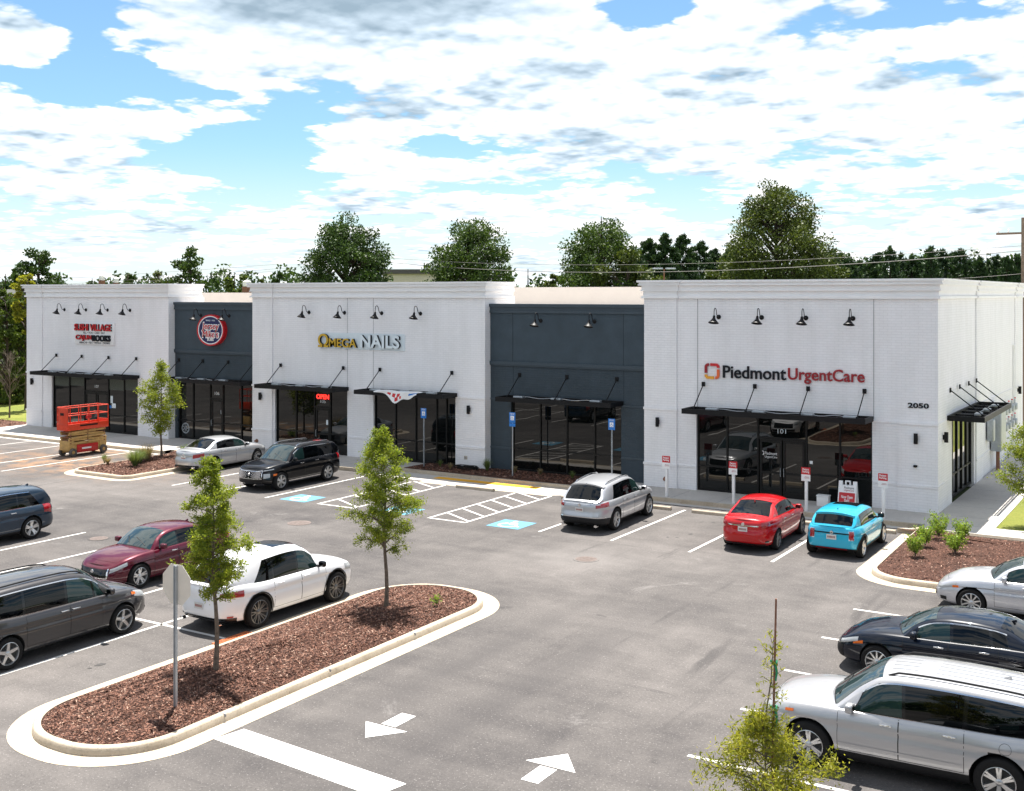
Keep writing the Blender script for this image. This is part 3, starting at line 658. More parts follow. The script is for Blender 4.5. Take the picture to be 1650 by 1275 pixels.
def grey_bay(x0, x1, ops, joints):
    b = WB(); wall_boxes(b, x0, x1, YR, YR + 0.4, 7.25, ops); b.build('wall', MAT['grey_brick'], bld)
    b = WB(); b.box(x0 + 0.01, x1 - 0.01, YR - 0.035, YR + 0.05, 5.06, 7.25); b.build('stucco_panel', MAT['grey_stucco'], bld)
    b = WB(); b.box(x0 + 0.004, x1 - 0.004, YR - 0.09, YR + 0.3, 4.92, 5.06); b.box(x0 + 0.004, x1 - 0.004, YR - 0.06, YR + 0.3, 4.86, 4.92); b.build('band', MAT['grey_trim'], bld)
    b = WB()
    b.box(x0 + 0.004, x1 - 0.004, YR - 0.10, YR + 0.4, 7.25, 7.36); b.box(x0 + 0.004, x1 - 0.004, YR - 0.07, YR + 0.4, 7.36, 7.52); b.box(x0 + 0.004, x1 - 0.004, YR - 0.14, YR + 0.45, 7.52, 7.66)
    b.build('cornice', MAT['grey_trim'], bld)
    xs = x0 + 0.004
    for a, c, zt in sorted(ops) + [(x1 - 0.004, x1, 0)]:
        if a - xs > 0.05:
            for z0, z1 in ((1.10, 1.18), (3.30, 3.38)): b = WB(); b.box(xs, a, YR - 0.03, YR + 0.1, z0, z1); b.build('string_course', MAT['grey_trim'], bld)
        xs = c
    b = WB()
    for x in joints: b.box(x - 0.012, x + 0.012, YR - 0.040, YR - 0.03, 5.07, 7.24); b.box(x - 0.01, x + 0.01, YR - 0.006, YR + 0.01, 3.40, 4.85)
    if joints: b.build('control_joint', MAT['grey_joint'], bld)
grey_bay(-48.65, -42.33, [(-48.45, -42.5, WTOP)], [])
grey_bay(-27.91, -20.01, [(-26.81, -21.3, WTOP)], [-26.7, -21.18])
# roof and back parapet
b = WB(); b.box(-60.8, -8.8, YR + 0.4, 64.5, 6.9, 7.2); b.build('roof', MAT['roof'], bld)
b = WB(); b.box(-61.1, -8.8, 64.5, 65.0, 0, 8.55); b.box(-61.1, -60.75, 45.4, 64.5, 0, 8.2); b.build('rear_wall', MAT['roof'], bld)
# side wall of the right hand block (faces +X)
XS = -8.37
b = WB()
for y0, y1, z0 in ((45.4, 50.46, 3.46), (50.46, 65.0, 0.0)): b.box(XS - 0.40, XS - 0.06, y0, y1, z0, 7.93)
b.box(XS - 0.40, XS - 0.06, YF + 0.46, 44.42, 0.0, 7.93); b.box(XS - 0.397, XS - 0.063, 44.42, 45.4, 3.46, 7.927)
for y0, y1 in ((YF + 0.2, 43.95), (50.75, 52.3), (61.9, 63.4)): b.box(XS - 0.2, XS - 0.001, y0, y1, 0.0, 7.926)
b.build('side_wall', MAT['white_brick'], bld)
b = WB()
for z0, z1, p in CORN:
    b.box(XS - 0.4, XS - 0.06 + p, 45.2, 65.1, z0 + 0.001, z1)
    for y0, y1 in ((50.75, 52.3), (61.9, 63.4)): b.box(XS - 0.3, XS + p, y0 - p, y1 + p, z0 + 0.003, z1 - 0.002)
    b.box(XS - 0.3, XS + p + 0.002, YF + 0.3, 44.0 + p, z0 + 0.004, z1 - 0.003)
b.build('side_cornice', MAT['white_trim'], bld)
for y0, y1 in ((YF + 0.1, 44.0), (50.72, 52.33), (61.87, 63.43)):
    for z0, z1 in ((1.06, 1.14), (3.33, 3.42)): b = WB(); b.box(XS - 0.2, XS + 0.03, y0, y1, z0, z1); b.build('string_course', MAT['white_brick'], bld)
for z0, z1 in ((1.065, 1.135), (3.34, 3.41)): b = WB(); b.box(XS - 0.2, XS - 0.03, 52.33, 61.87, z0, z1); b.build('string_course', MAT['white_brick'], bld)

# storefronts: window (frame) > pane, door > pane, handle
def storefront(x0, x1, y, mull, doors=(), mid=1.15, z0=0.15, zt=WTOP, M=None, pane=None, mw=0.065):
    fr = WB() ; T = M
    def bx(bb, a, c, y0, y1, zz0, zz1, mat=0): bb.box(a, c, y0, y1, zz0, zz1, mat, T)
    xs = [x0] + list(mull) + [x1]
    for i, x in enumerate(xs):
        a = x if i == 0 else x - mw / 2; c = x if i == len(xs) - 1 else x + mw / 2
        if i == 0: c = a + mw
        if i == len(xs) - 1: a = c - mw
        bx(fr, a, c, y - 0.06, y + 0.06, z0, zt)
    fo = None; panes = []
    for i in range(len(xs) - 1):
        a = xs[i] + (mw if i == 0 else mw / 2); c = xs[i + 1] - (mw if i == len(xs) - 2 else mw / 2)
        isd = any(abs((a + c) / 2 - (d0 + d1) / 2) < (d1 - d0) / 2 for d0, d1 in doors)
        bx(fr, a, c, y - 0.055, y + 0.055, zt - 0.07, zt); 
        if isd:
            bx(fr, a, c, y - 0.055, y + 0.055, 2.40, 2.49); panes.append((a, c, 2.49, zt - 0.07))
        else:
            bx(fr, a, c, y - 0.055, y + 0.055, z0, z0 + 0.09); bx(fr, a, c, y - 0.05, y + 0.05, mid - 0.03, mid + 0.03)
            panes.append((a, c, z0 + 0.09, mid - 0.03)); panes.append((a, c, mid + 0.03, zt - 0.07))
    fo = fr.build('window', MAT['mullion'], bld)
    for a, c, q0, q1 in panes:
        g_ = WB(); bx(g_, a, c, y - 0.008, y + 0.012, q0, q1); g_.build('pane', pane or MAT['pane'], fo)
    for d0, d1 in doors:
        n = 2 if d1 - d0 > 1.3 else 1
        for k in range(n):
            a = d0 + (d1 - d0) * k / n + 0.04; c = d0 + (d1 - d0) * (k + 1) / n - 0.04 * (1 if n == 1 or k == n - 1 else 0.2)
            df = WB(); bx(df, a, a + 0.09, y - 0.035, y + 0.035, z0, 2.39); bx(df, c - 0.09, c, y - 0.035, y + 0.035, z0, 2.39)
            bx(df, a + 0.09, c - 0.09, y - 0.035, y + 0.035, z0, z0 + 0.22); bx(df, a + 0.09, c - 0.09, y - 0.035, y + 0.035, 2.28, 2.39); bx(df, a + 0.09, c - 0.09, y - 0.03, y + 0.03, 1.06, 1.14)
            do = df.build('door', MAT['mullion'], bld)
            g_ = WB(); bx(g_, a + 0.09, c - 0.09, y - 0.006, y + 0.010, z0 + 0.22, 1.06); bx(g_, a + 0.09, c - 0.09, y - 0.006, y + 0.010, 1.14, 2.28); g_.build('pane', pane or MAT['pane'], do)
            hx = (c - 0.045) if (n == 2 and k == 0) else (a + 0.045)
            h_ = WB(); h_.tube([(hx, y - 0.035, 1.30), (hx, y - 0.085, 1.30), (hx, y - 0.085, 0.98), (hx, y - 0.035, 0.98)], 0.012, 6); h_.build('handle', MAT['steel'], do)
    return fo
storefront(-58.81, -51.21, 43.02, [-57.32, -55.95, -53.85, -52.5], [(-55.92, -53.88)])
storefront(-48.45, -42.5, 43.44, [-47.36, -46.05, -45.08, -43.71], [(-46.02, -45.11)])
storefront(-40.81, -36.01, 43.02, [-39.46, -38.23, -37.19], [(-38.20, -37.22)])
storefront(-34.38, -29.57, 43.02, [-33.12, -31.92, -30.71, -30.15])
storefront(-26.81, -21.3, 43.44, [-25.35, -24.0, -22.63])
storefront(-17.72, -10.72, 43.02, [-16.45, -15.17, -13.24, -11.95], [(-15.14, -13.27)])
# side storefront: same builder turned to face +X
MS = Matrix.Translation((XS, 0, 0)) @ Matrix.Rotation(R(90), 4, 'Z')
storefront(44.42, 50.46, 0.22, [45.43, 46.44, 47.44, 48.45, 49.46], mid=1.05, zt=3.46, M=MS, mw=0.09)
for nm, x, s_, y in (('number', -14.22, '101', 43.02), ('number', -37.7, '105', 43.02), ('number', -45.57, '106', 43.44), ('number', -54.9, '107', 43.02)):
    text_part('suite_number', s_, 0.34, 0.17, (MAT['pale_letter'],), bld, 0.004, x - OX, y - 0.012 - OY, 2.68 + 0.06 - OZ)

# blinds, notices and decals on the panes
for x0, x1, z0_ in ((-58.70, -57.38, 2.62), (-57.26, -56.0, 2.70), (-53.80, -52.56, 2.60), (-52.44, -51.30, 2.66)):
    b = WB()
    for k in range(int((3.27 - z0_) / 0.055)): b.box(x0, x1, 43.006, 43.010, 3.25 - k * 0.055 - 0.038, 3.25 - k * 0.055)
    b.build('blind', pm('dim_blind_slat', (0.085, 0.105, 0.085), 0.6, var=0.1), bld)
for x, z_, w_, h_, mt in ((-53.60, 2.05, 0.20, 0.42, 'pale_letter'), (-53.42, 1.70, 0.34, 0.26, 'pale_letter'), (-53.70, 1.62, 0.16, 0.16, 'blue_sign'), (-13.06, 1.62, 0.12, 0.12, 'white_plastic'), (-37.4, 1.7, 0.18, 0.24, 'pale_letter'), (-45.2, 1.75, 0.16, 0.22, 'pale_letter')):
    b = WB(); yy = 43.42 if abs(x + 45.2) < .1 else 43.0; b.box(x - w_ / 2, x + w_ / 2, yy + 0.004, yy + 0.007, z_ - h_ / 2, z_ + h_ / 2); b.build('notice', MAT[mt], bld)
b = WB()
for k in range(24):
    a0, a1 = R(15 * k), R(15 * k + 15); b.add([(-48.0 + r_ * math.cos(q), 43.428, 0.72 + r_ * math.sin(q)) for r_, q in ((0.24, a0), (0.30, a0), (0.30, a1), (0.24, a1))], [(3, 2, 1, 0)])
for k in range(7):
    a0 = R(51.4 * k); b.add([(-48.0 + r_ * math.cos(q), 43.428, 0.72 + r_ * math.sin(q)) for r_, q in ((0.04, a0 - .5), (0.24, a0 - .09), (0.24, a0 + .09), (0.04, a0 + .5))], [(3, 2, 1, 0)])
b.build('round_decal', pm('dim_white_decal', (0.30, 0.33, 0.35), 0.5, var=0), bld)

# awnings: frame > louvres, rods with wall plates, light boxes
def awning(x0, x1, y, proj, rods, boxes, label, M=None, z=3.36, group='black steel awnings over the shop windows', rodz=4.47, conduit=True, xw1=None):
    t = thing('awning', label, 'awning', (0, 0, 0) if M is None else M.translation, 0, group)
    if M is None: base = Vector(((x0 + x1) / 2, y, z)); t.location = base; T = Matrix.Translation(-base)
    else: base = M @ Vector(((x0 + x1) / 2, y, z)); t.location = base; T = Matrix.Translation(-base) @ M
    yf = y - proj; h = 0.20; xw = xw1 or x1
    f = MB(); f.box(x0, x1, yf, yf + 0.06, z, z + h, 0, T); f.box(x0, x1, y - 0.08, y - 0.003, z + 0.01, z + h - 0.01, 0, T)
    f.box(x0, x0 + 0.06, yf + 0.06, y - 0.08, z, z + h, 0, T); f.box(x1 - 0.06, x1, yf + 0.06, y - 0.08, z, z + h, 0, T)
    n = max(2, int(round((x1 - x0) / 1.2)))
    for k in range(1, n): xx = x0 + (x1 - x0) * k / n; f.box(xx - 0.025, xx + 0.025, yf + 0.06, y - 0.08, z + 0.03, z + 0.15, 0, T)
    f.build('frame', MAT['black_metal'], t)
    l = MB(); m = int((proj - 0.16) / 0.095)
    for k in range(m):
        yy = yf + 0.085 + k * (proj - 0.16) / m
        l.add([(x0 + 0.06, yy, z + 0.035), (x1 - 0.06, yy, z + 0.035), (x1 - 0.06, yy + 0.07, z + 0.085), (x0 + 0.06, yy + 0.07, z + 0.085),
               (x0 + 0.06, yy, z + 0.027), (x1 - 0.06, yy, z + 0.027), (x1 - 0.06, yy + 0.07, z + 0.077), (x0 + 0.06, yy + 0.07, z + 0.077)],
              [(0, 1, 2, 3), (7, 6, 5, 4), (0, 4, 5, 1), (3, 2, 6, 7)], 0, False, T)
    l.build('louvres', MAT['black_metal'], t)
    for rx in rods:
        r_ = MB(); r_.tube([(rx, y - 0.02, rodz), (rx, yf + 0.14, z + h + 0.02)], 0.022, 8, 0, True, T); r_.box(rx - 0.07, rx + 0.07, y - 0.05, y - 0.004, rodz - 0.09, rodz + 0.09, 0, T)
        r_.box(rx - 0.03, rx + 0.03, yf + 0.08, yf + 0.2, z + h, z + h + 0.05, 0, T); r_.build('support_rod', MAT['black_metal'], t)
    for bx_ in boxes:
        q = MB(); q.bbox(bx_ - 0.24, bx_ + 0.24, yf + 0.28, yf + 0.52, z + 0.15, z + 0.25, 0.015, 0, T); q.build('light_box', MAT['steel'], t)
    if conduit and len(boxes) > 1:
        q = MB(); pts = []
        for k in range(len(boxes) - 1):
            for j in range(9): u = j / 8; pts.append((boxes[k] + (boxes[k + 1] - boxes[k]) * u, yf + 0.42 + 0.12 * math.sin(u * 3.14159) + 0.02 * math.sin(u * 14 + k), z + 0.19 + 0.03 * math.sin(u * 9 + k)))
        q.tube(pts, 0.013, 6, 0, True, T); q.build('conduit', MAT['steel'], t)
    return t
awning(-59.12, -51.0, YF, 1.2, [-58.28, -55.96, -53.6, -51.26], [-57.6, -55.9, -54.3, -52.6], 'black awning with four rods over the far left shop window, above the red lift')
awning(-48.55, -42.45, YR, 1.2, [-48.33, -46.47, -44.56, -42.7], [-47.4, -45.7, -44.1], 'black awning across the narrow slate bay below the round blue sign')
awning(-41.03, -35.87, YF, 1.2, [-40.34, -36.2], [-39.9, -38.3, -36.6], 'short black awning over the door with the red open sign')
awning(-34.56, -29.43, YF, 1.2, [-33.92, -29.72], [-33.6, -31.9, -30.3], 'short black awning with a white banner slipping off its front')
awning(-26.9, -21.2, YR, 1.2, [-26.35, -23.93, -21.5], [-25.9, -24.0, -22.1], 'black awning with three rods on the wide slate bay between the white blocks')
awning(-17.83, -10.65, YF, 1.2, [-17.38, -15.23, -13.11, -10.98], [-16.7, -14.8, -12.9, -11.3], 'long black awning under the large black and red clinic lettering')
MA = Matrix.Translation((XS, 0, 0)) @ Matrix.Rotation(R(90), 4, 'Z')
awning(44.45, 51.0, 0.0, 1.32, [44.98, 46.85, 48.78, 50.56], [45.6, 47.5, 49.4], 'black awning on the right end wall, seen from its side', M=MA)

# gooseneck lamps
def gooseneck(loc, label, group, first=[None]):
    if first[0] is None:
        t = thing('gooseneck_lamp', label, 'wall lamp', loc, 0, group)
        b = MB(); b.lathe([(0.0, 0.0), (0.095, 0.0), (0.095, 0.02), (0.06, 0.045), (0.0, 0.05)], 20, 0, Matrix.Rotation(R(90), 4, 'X')); b.build('wall_plate', MAT['black_metal'], t)
        pts = [(0, -0.02, 0), (0, -0.10, 0.0), (0, -0.17, 0.03), (0, -0.215, 0.10), (0, -0.24, 0.19), (0, -0.275, 0.28), (0, -0.335, 0.345), (0, -0.41, 0.36), (0, -0.47, 0.32), (0, -0.50, 0.24), (0, -0.505, 0.12), (0, -0.505, 0.02)]
        b = MB(); b.tube(pts, 0.016, 8); b.build('arm', MAT['black_metal'], t)
        Mt = Matrix.Translation((0, -0.505, 0.03)) @ Matrix.Rotation(R(-14), 4, 'X')
        b = MB(); b.lathe([(0.035, 0.04), (0.05, 0.0), (0.055, -0.06), (0.075, -0.11), (0.15, -0.20), (0.215, -0.265), (0.21, -0.27), (0.14, -0.205), (0.06, -0.12), (0.0, -0.10)], 24, 0, Mt); b.build('shade', MAT['black_metal'], t)
        b = MB(); b.lathe([(0.0, -0.11), (0.04, -0.13), (0.045, -0.18), (0.0, -0.22)], 12, 0, Mt); b.build('bulb', MAT['white_plastic'], t)
        first[0] = t; return t
    return copy_tree(first[0], loc, 0, label, group)
ordn = ['first', 'second', 'third', 'fourth']
for k, x in enumerate((-57.62, -55.67, -53.77, -51.86)): gooseneck((x, YF + 0.06, 7.18), f'black gooseneck lamp, {ordn[k]} from the left of the four on the far left white block', 'gooseneck lamps on the far left block')
for k, x in enumerate((-46.59, -44.46)): gooseneck((x, YR - 0.035, 6.94), f'black gooseneck lamp on slate wall, {("upper left of", "overlapping the top of")[k]} the round blue sign', 'gooseneck lamps over the round sign')
for k, x in enumerate((-38.49, -36.18, -33.87, -31.56)): gooseneck((x, YF + 0.06, 7.18), f'black gooseneck lamp, {ordn[k]} from the left of the four above the gold and white lettering', 'gooseneck lamps on the middle white block')
for k, x in enumerate((-25.24, -22.56)): gooseneck((x, YR - 0.035, 6.92), f'black gooseneck lamp on the blank wide slate bay, {("left", "right")[k]} one of the pair', 'gooseneck lamps on the wide slate bay')
for k, x in enumerate((-16.76, -14.98, -13.22, -11.43)): gooseneck((x, YF + 0.06, 7.18), f'black gooseneck lamp, {ordn[k]} from the left of the four above the clinic lettering', 'gooseneck lamps on the right white block')
def sconce(loc, label, rz=0, first=[None]):
    if first[0] is None:
        t = thing('wall_sconce', label, 'wall light', loc, rz, 'black up and down wall lights on the white piers')
        b = MB(); b.bbox(-0.055, 0.055, -0.045, 0.0, -0.09, 0.09, 0.01); b.build('bracket', MAT['black_metal'], t)
        b = MB(); b.lathe([(0.0, -0.19), (0.07, -0.19), (0.075, -0.18), (0.075, 0.18), (0.07, 0.19), (0.0, 0.19)], 20, 0, Matrix.Translation((0, -0.115, 0))); b.build('barrel', MAT['black_metal'], t)
        first[0] = t; return t
    return copy_tree(first[0], loc, rz, label)
sconce((-60.5, YF, 2.83), 'black wall light on the far left pier beside the left lawn')
sconce((-41.7, YF, 2.83), 'black wall light on the pier left of the open sign')
sconce((-28.75, YF, 2.83), 'black wall light on the pier left of the wide slate bay')
sconce((-19.37, YF, 2.83), 'black wall light on the pier right of the wide slate bay')
sconce((-9.12, YF, 2.83), 'black wall light below the house number on the corner pier')
sconce((XS, 43.7, 2.83), 'black wall light round the corner on the right end wall', R(90))
sconce((XS, 62.6, 3.2), 'black wall light at the far end of the right end wall', R(90))
t = thing('security_camera', 'small black dome camera low on the corner pier under the wall light', 'camera', (-9.15, YF, 1.78))
b = MB(); b.bbox(-0.07, 0.07, -0.06, 0.0, 0.0, 0.08, 0.012); b.build('housing', MAT['black_metal'], t)
b = MB(); b.lathe([(0.05, 0.0), (0.045, -0.03), (0.0, -0.055)], 14, 0, Matrix.Translation((0, -0.06, 0.0))); b.build('dome', MAT['chrome'], t)
for x, lb in ((-28.95, 'small beige cover plate low on the pier left of the wide slate bay'),):
    t = thing('outlet_cover', lb, 'outlet', (x, YF - 0.01, 0.62)); b = MB(); b.bbox(-0.09, 0.09, -0.025, 0, -0.08, 0.08, 0.01); b.build('plate', pm('beige_plate', (0.45, 0.40, 0.33)), t)
    b = MB(); b.box(-0.05, -0.01, -0.028, -0.024, -0.04, 0.04); b.box(0.01, 0.05, -0.028, -0.024, -0.04, 0.04); b.build('sockets', MAT['joint'], t)
def bibb(x, z, label):
    t = thing('pipe_outlet', label, 'pipe outlet', (x, YF, z)); b = MB(); b.lathe([(0, 0), (0.10, 0), (0.09, 0.05), (0.05, 0.06), (0.05, 0.16), (0, 0.16)], 14, 0, Matrix.Rotation(R(90), 4, 'X')); b.build('fitting', MAT['rust'], t)
bibb(-19.05, 0.5, 'round brown pipe fitting low on the pier behind the silver crossover'); bibb(-42.0, 0.5, 'round brown pipe fitting low on the pier behind the silver sedan')

# ------------------------------------------------------------------ shop signs
def sgn(name, label, x, y, z): return thing(name, label, 'sign', (x, y, z))
YW = YF + 0.06
L2 = lambda f: (MAT[f], MAT['black_letter'])
t = sgn('shop_sign', 'white panel sign with red and black raised letters on the far left white block', -54.85, YW, 5.8)
b = MB(); b.bbox(-1.72, 1.72, -0.09, 0.0, -0.62, 0.63, 0.01); b.build('panel', MAT['white_plastic'], t)
text_part('lettering', 'SUSHI VILLAGE', 3.25, 0.40, L2('red_letter'), t, 0.08, -0.05, -0.09, 0.37, bold=0.03)
text_part('lettering', 'ALL • YOU • CAN • EAT', 1.9, 0.12, (MAT['black_letter'],), t, 0.01, 0, -0.09, 0.06)
text_part('lettering', 'CAJUN', 1.42, 0.36, L2('red_letter'), t, 0.08, -0.85, -0.09, -0.25, bold=0.03)
text_part('lettering', 'BOOKS', 1.55, 0.36, L2('black_letter'), t, 0.08, 0.70, -0.09, -0.25, bold=0.03)
text_part('lettering', 'HIBACHI • FISH • WINGS • DRINKS', 2.7, 0.11, (MAT['black_letter'],), t, 0.01, 0.05, -0.09, -0.52)
t = sgn('round_sign', 'round navy sign with red rim and red script lettering on the slate bay', -45.61, YR - 0.035, 6.16); t.scale = (1.22, 1.3, 1.0)
def ring(b, r0, r1, y0, y1, n=64, mat=0):
    V = []; F = []
    for r, y in ((r0, y0), (r0, y1), (r1, y1), (r1, y0)):
        for k in range(n): V.append((r * math.cos(2 * math.pi * k / n), y, r * math.sin(2 * math.pi * k / n)))
    for i in range(4):
        j = (i + 1) % 4
        for k in range(n): F.append((i * n + k, j * n + k, j * n + (k + 1) % n, i * n + (k + 1) % n))
    b.add(V, F, mat)
b = MB(); ring(b, 0.765, 0.835, 0.0, -0.20); b.build('rim', MAT['red_letter'], t)
b = MB(); ring(b, 0.715, 0.763, 0.0, -0.195); b.build('band', MAT['white_plastic'], t)
b = MB(); b.lathe([(0, 0.0), (0.714, 0.0), (0.714, 0.185), (0, 0.185)], 64, 0, Matrix.Rotation(R(90), 4, 'X'), smooth=False); b.build('face', MAT['navy'], t)
for s_, z_, h_, w_, sh_ in (('Jersey', 0.17, 0.44, 1.02, 0.12), ("Mike's", -0.20, 0.36, 0.96, 0.12)):
    text_part('lettering_outline', s_, w_ + 0.11, h_ + 0.12, (MAT['white_plastic'],), t, 0.010, 0.01, -0.187, z_, bold=0.062, shear=sh_)
    text_part('lettering', s_, w_, h_, (MAT['red_letter'],), t, 0.015, 0.01, -0.199, z_, bold=-0.004, shear=sh_)
text_part('lettering', 'SUBS', 0.40, 0.15, (MAT['white_plastic'],), t, 0.008, 0, -0.187, -0.50, bold=0.03)
text_part('lettering', 'SINCE  1956', 0.56, 0.075, (MAT['pale_letter'],), t, 0.008, 0, -0.187, 0.52)
t = sgn('shop_sign', 'long pale panel sign with gold and white raised letters on the middle white block', -35.15, YW, 5.80)
b = MB(); b.box(-2.62, 2.68, -0.05, 0.0, -0.40, 0.38); b.build('panel', pm('pale_blue_panel', (0.68, 0.76, 0.80), 0.45, var=0.02), t)
text_part('lettering', 'Ω', 0.66, 0.66, L2('gold_letter'), t, 0.13, -2.27, -0.05, 0.0, bold=0.015)
text_part('lettering', 'MEGA', 1.75, 0.44, L2('gold_letter'), t, 0.13, -1.02, -0.05, -0.10, bold=0.015)
text_part('lettering', 'NAILS', 2.38, 0.62, L2('pale_letter'), t, 0.13, 1.28, -0.05, 0.01, bold=0.03)
t = sgn('clinic_sign', 'large raised black and dark red clinic lettering with a square orange red emblem', -14.2, YW, 5.0)
def arcbar(b, pts, w, y0, y1, mat):
    P = [Vector(p) for p in pts]; L_ = []; R_ = []
    for i, p in enumerate(P):
        d = (P[min(i + 1, len(P) - 1)] - P[max(i - 1, 0)]).normalized(); n = Vector((-d.y, d.x)) * w / 2; L_.append(tuple(p + n)); R_.append(tuple(p - n))
    poly = L_ + R_[::-1]
    b.prism(poly, y0, y1, mat, Matrix(((1, 0, 0, 0), (0, 0, -1, 0), (0, 1, 0, 0), (0, 0, 0, 1))))
def emblem(parent, x, z, s, y, depth=0.06, mats=('dark_red', 'red_letter', 'orange', 'amber')):
    def cor(cx_, cy_, a0, a1, r=0.16): return [(cx_ + r * math.cos(R(a0 + (a1 - a0) * k / 6)), cy_ + r * math.sin(R(a0 + (a1 - a0) * k / 6))) for k in range(7)]
    h = 0.5 - 0.085; c = h - 0.16
    segs = [([(-h, -0.12)] + cor(-c, c, 180, 90) + [(-0.22, h)]), ([(-0.12, h)] + cor(c, c, 90, 0) + [(h, 0.22)]), ([(h, 0.12)] + cor(c, -c, 0, -90) + [(0.22, -h)]), ([(0.12, -h)] + cor(-c, -c, -90, -180) + [(-h, -0.22)])]
    for sg, m in zip(segs, mats):
        b = MB(); arcbar(b, [(x + p[0] * s, z + p[1] * s) for p in sg], 0.17 * s, -y, -y + depth, 0); b.build('emblem', MAT[m], parent)
emblem(t, -2.83, 0.0, 0.63, -0.0)
text_part('lettering', 'Piedmont', 2.58, 0.50, (MAT['black_letter'],), t, 0.07, -1.08, 0, 0.0, bold=0.012)
text_part('lettering', 'UrgentCare', 2.92, 0.60, (MAT['dark_red'],), t, 0.07, 1.75, 0, -0.055, bold=0.012)
t = sgn('house_number', 'black house number 2050 on the corner pier', -9.05, YF, 4.03)
text_part('digits', '2050', 0.74, 0.19, (MAT['black_letter'],), t, 0.03, 0, 0, 0, bold=0.03)
t = sgn('neon_sign', 'lit red open sign in the transom over the middle shop door', -37.7, 43.0, 2.97)
b = MB(); b.box(-0.46, 0.46, -0.008, -0.002, -0.17, 0.17); b.build('backing', MAT['black_letter'], t)
text_part('lettering', 'OPEN', 0.82, 0.24, (emit_mat('red_neon', (1.0, 0.03, 0.02), 1.0),), t, 0.02, 0, -0.012, 0, bold=0.02)
t = sgn('door_sticker', 'white clinic name on the left leaf of the glass double door', -14.72, 43.0, 1.78)
emblem(t, -0.30, 0.07, 0.17, 0.0, 0.004, ('white_plastic',) * 4)
text_part('lettering', 'Piedmont', 0.50, 0.12, (MAT['white_plastic'],), t, 0.004, 0.07, 0, 0.07); text_part('lettering', 'UrgentCare', 0.50, 0.12, (MAT['white_plastic'],), t, 0.004, 0.07, 0, -0.08)
# slipped banner
t = thing('banner', 'crumpled white banner with red and blue strokes hanging over the awning edge', 'banner', (-31.95, 41.58, 3.57)); t.scale = (0.85, 1, 0.85)
V = []; F = []; nx, nz = 26, 10
for i in range(nx + 1):
    u = i / nx; x = -1.55 + 2.9 * u; hang = 0.08 + 0.55 * math.exp(-((u - 0.50) / 0.17) ** 2) + 0.28 * math.exp(-((u - 0.80) / 0.13) ** 2)
    for j in range(nz + 1):
        w_ = j / nz
        if w_ < 0.4: y = 0.45 * (1 - w_ / 0.4); z = 0.012 + 0.02 * math.sin(9 * u + 7 * w_)
        else: q = (w_ - 0.4) / 0.6; y = -0.02 - 0.03 * math.sin(11 * u + 2 * q) - 0.02 * q; z = -hang * q
        V.append((x + 0.05 * math.sin(w_ * 6), y, z + 0.01))
for i in range(nx):
    for j in range(nz): F.append((i * (nz + 1) + j, i * (nz + 1) + j + 1, (i + 1) * (nz + 1) + j + 1, (i + 1) * (nz + 1) + j))
def bm_(i, j): 
    if j in (7, 8) and i in (13, 14, 16): return 1
    if j in (5, 6) and i in (8, 9, 11, 12, 14, 15): return 1
    if j in (5, 6) and i > 20: return 2
    return 0
b = MB(); b.add(V, F, [bm_(i, j) for i in range(nx) for j in range(nz)], True); o = b.build('cloth', [MAT['white_plastic'], MAT['red_letter'], MAT['blue_sign']], t)
# ground signs in front of the shops
def patient_sign(x, y, label, first=[None]):
    if first[0] is None:
        t = thing('parking_sign', label, 'sign', (x, y, 0.15), 0, 'white posts with red patient parking signs')
        b = MB(); b.bbox(-0.05, 0.05, -0.05, 0.05, 0, 1.2, 0.008); b.build('post', MAT['white_plastic'], t)
        b = MB(); b.box(-0.165, 0.165, -0.075, -0.052, 1.10, 1.34); b.box(-0.165, 0.165, -0.075, -0.052, 1.34, 1.60, 1); b.build('panel', [MAT['white_plastic'], MAT['red_sign']], t)
        text_part('lettering', 'Patient\nParking', 0.25, 0.18, (MAT['white_plastic'],), t, 0.003, 0, -0.075, 1.475, bold=0.02)
        emblem(t, -0.10, 1.23, 0.07, 0.076, 0.003); text_part('lettering', 'Piedmont\nUrgentCare', 0.19, 0.075, (MAT['dark_red'],), t, 0.003, 0.04, -0.075, 1.23)
        first[0] = t; return t
    return copy_tree(first[0], (x, y, 0.15), 0, label)
patient_sign(-18.15, 40.9, 'red and white patient parking sign at the front of the silver crossover')
patient_sign(-15.40, 40.9, 'red and white patient parking sign left of the red sedan')
patient_sign(-12.60, 40.9, 'red and white patient parking sign between the red sedan and the blue hatchback roof')
patient_sign(-9.85, 40.95, 'red and white patient parking sign right of the folding board')
def access_sign(x, y, z, label, extra, zt=2.79):
    t = thing('accessible_parking_sign', label, 'sign', (x, y, z), 0, 'blue accessible parking signs before the shops')
    b = MB(); b.box(-0.025, 0.025, -0.012, 0.012, 0, zt - 0.02); b.box(-0.025, -0.015, -0.024, -0.012, 0, zt - 0.02); b.box(0.015, 0.025, -0.024, -0.012, 0, zt - 0.02); b.build('post', MAT['steel'], t)
    b = MB(); b.bbox(-0.155, 0.155, -0.038, -0.030, zt - 0.46, zt, 0.004); 
    if extra: b.bbox(-0.155, 0.155, -0.038, -0.030, zt - 0.62, zt - 0.48, 0.004)
    b.build('plate', MAT['blue_sign'], t)
    b = MB(); b.box(-0.085, 0.085, -0.041, -0.0385, zt - 0.34, zt - 0.15); b.build('white_square', MAT['white_plastic'], t)
    b = MB(); isa(b, Matrix.Translation((0, -0.043, zt - 0.245)) @ Matrix.Rotation(R(90), 4, 'X') @ Matrix.Scale(0.17, 4)); b.build('symbol', MAT['blue_sign'], t)
    text_part('lettering', 'RESERVED\nPARKING', 0.22, 0.07, (MAT['white_plastic'],), t, 0.002, 0, -0.039, zt - 0.065)
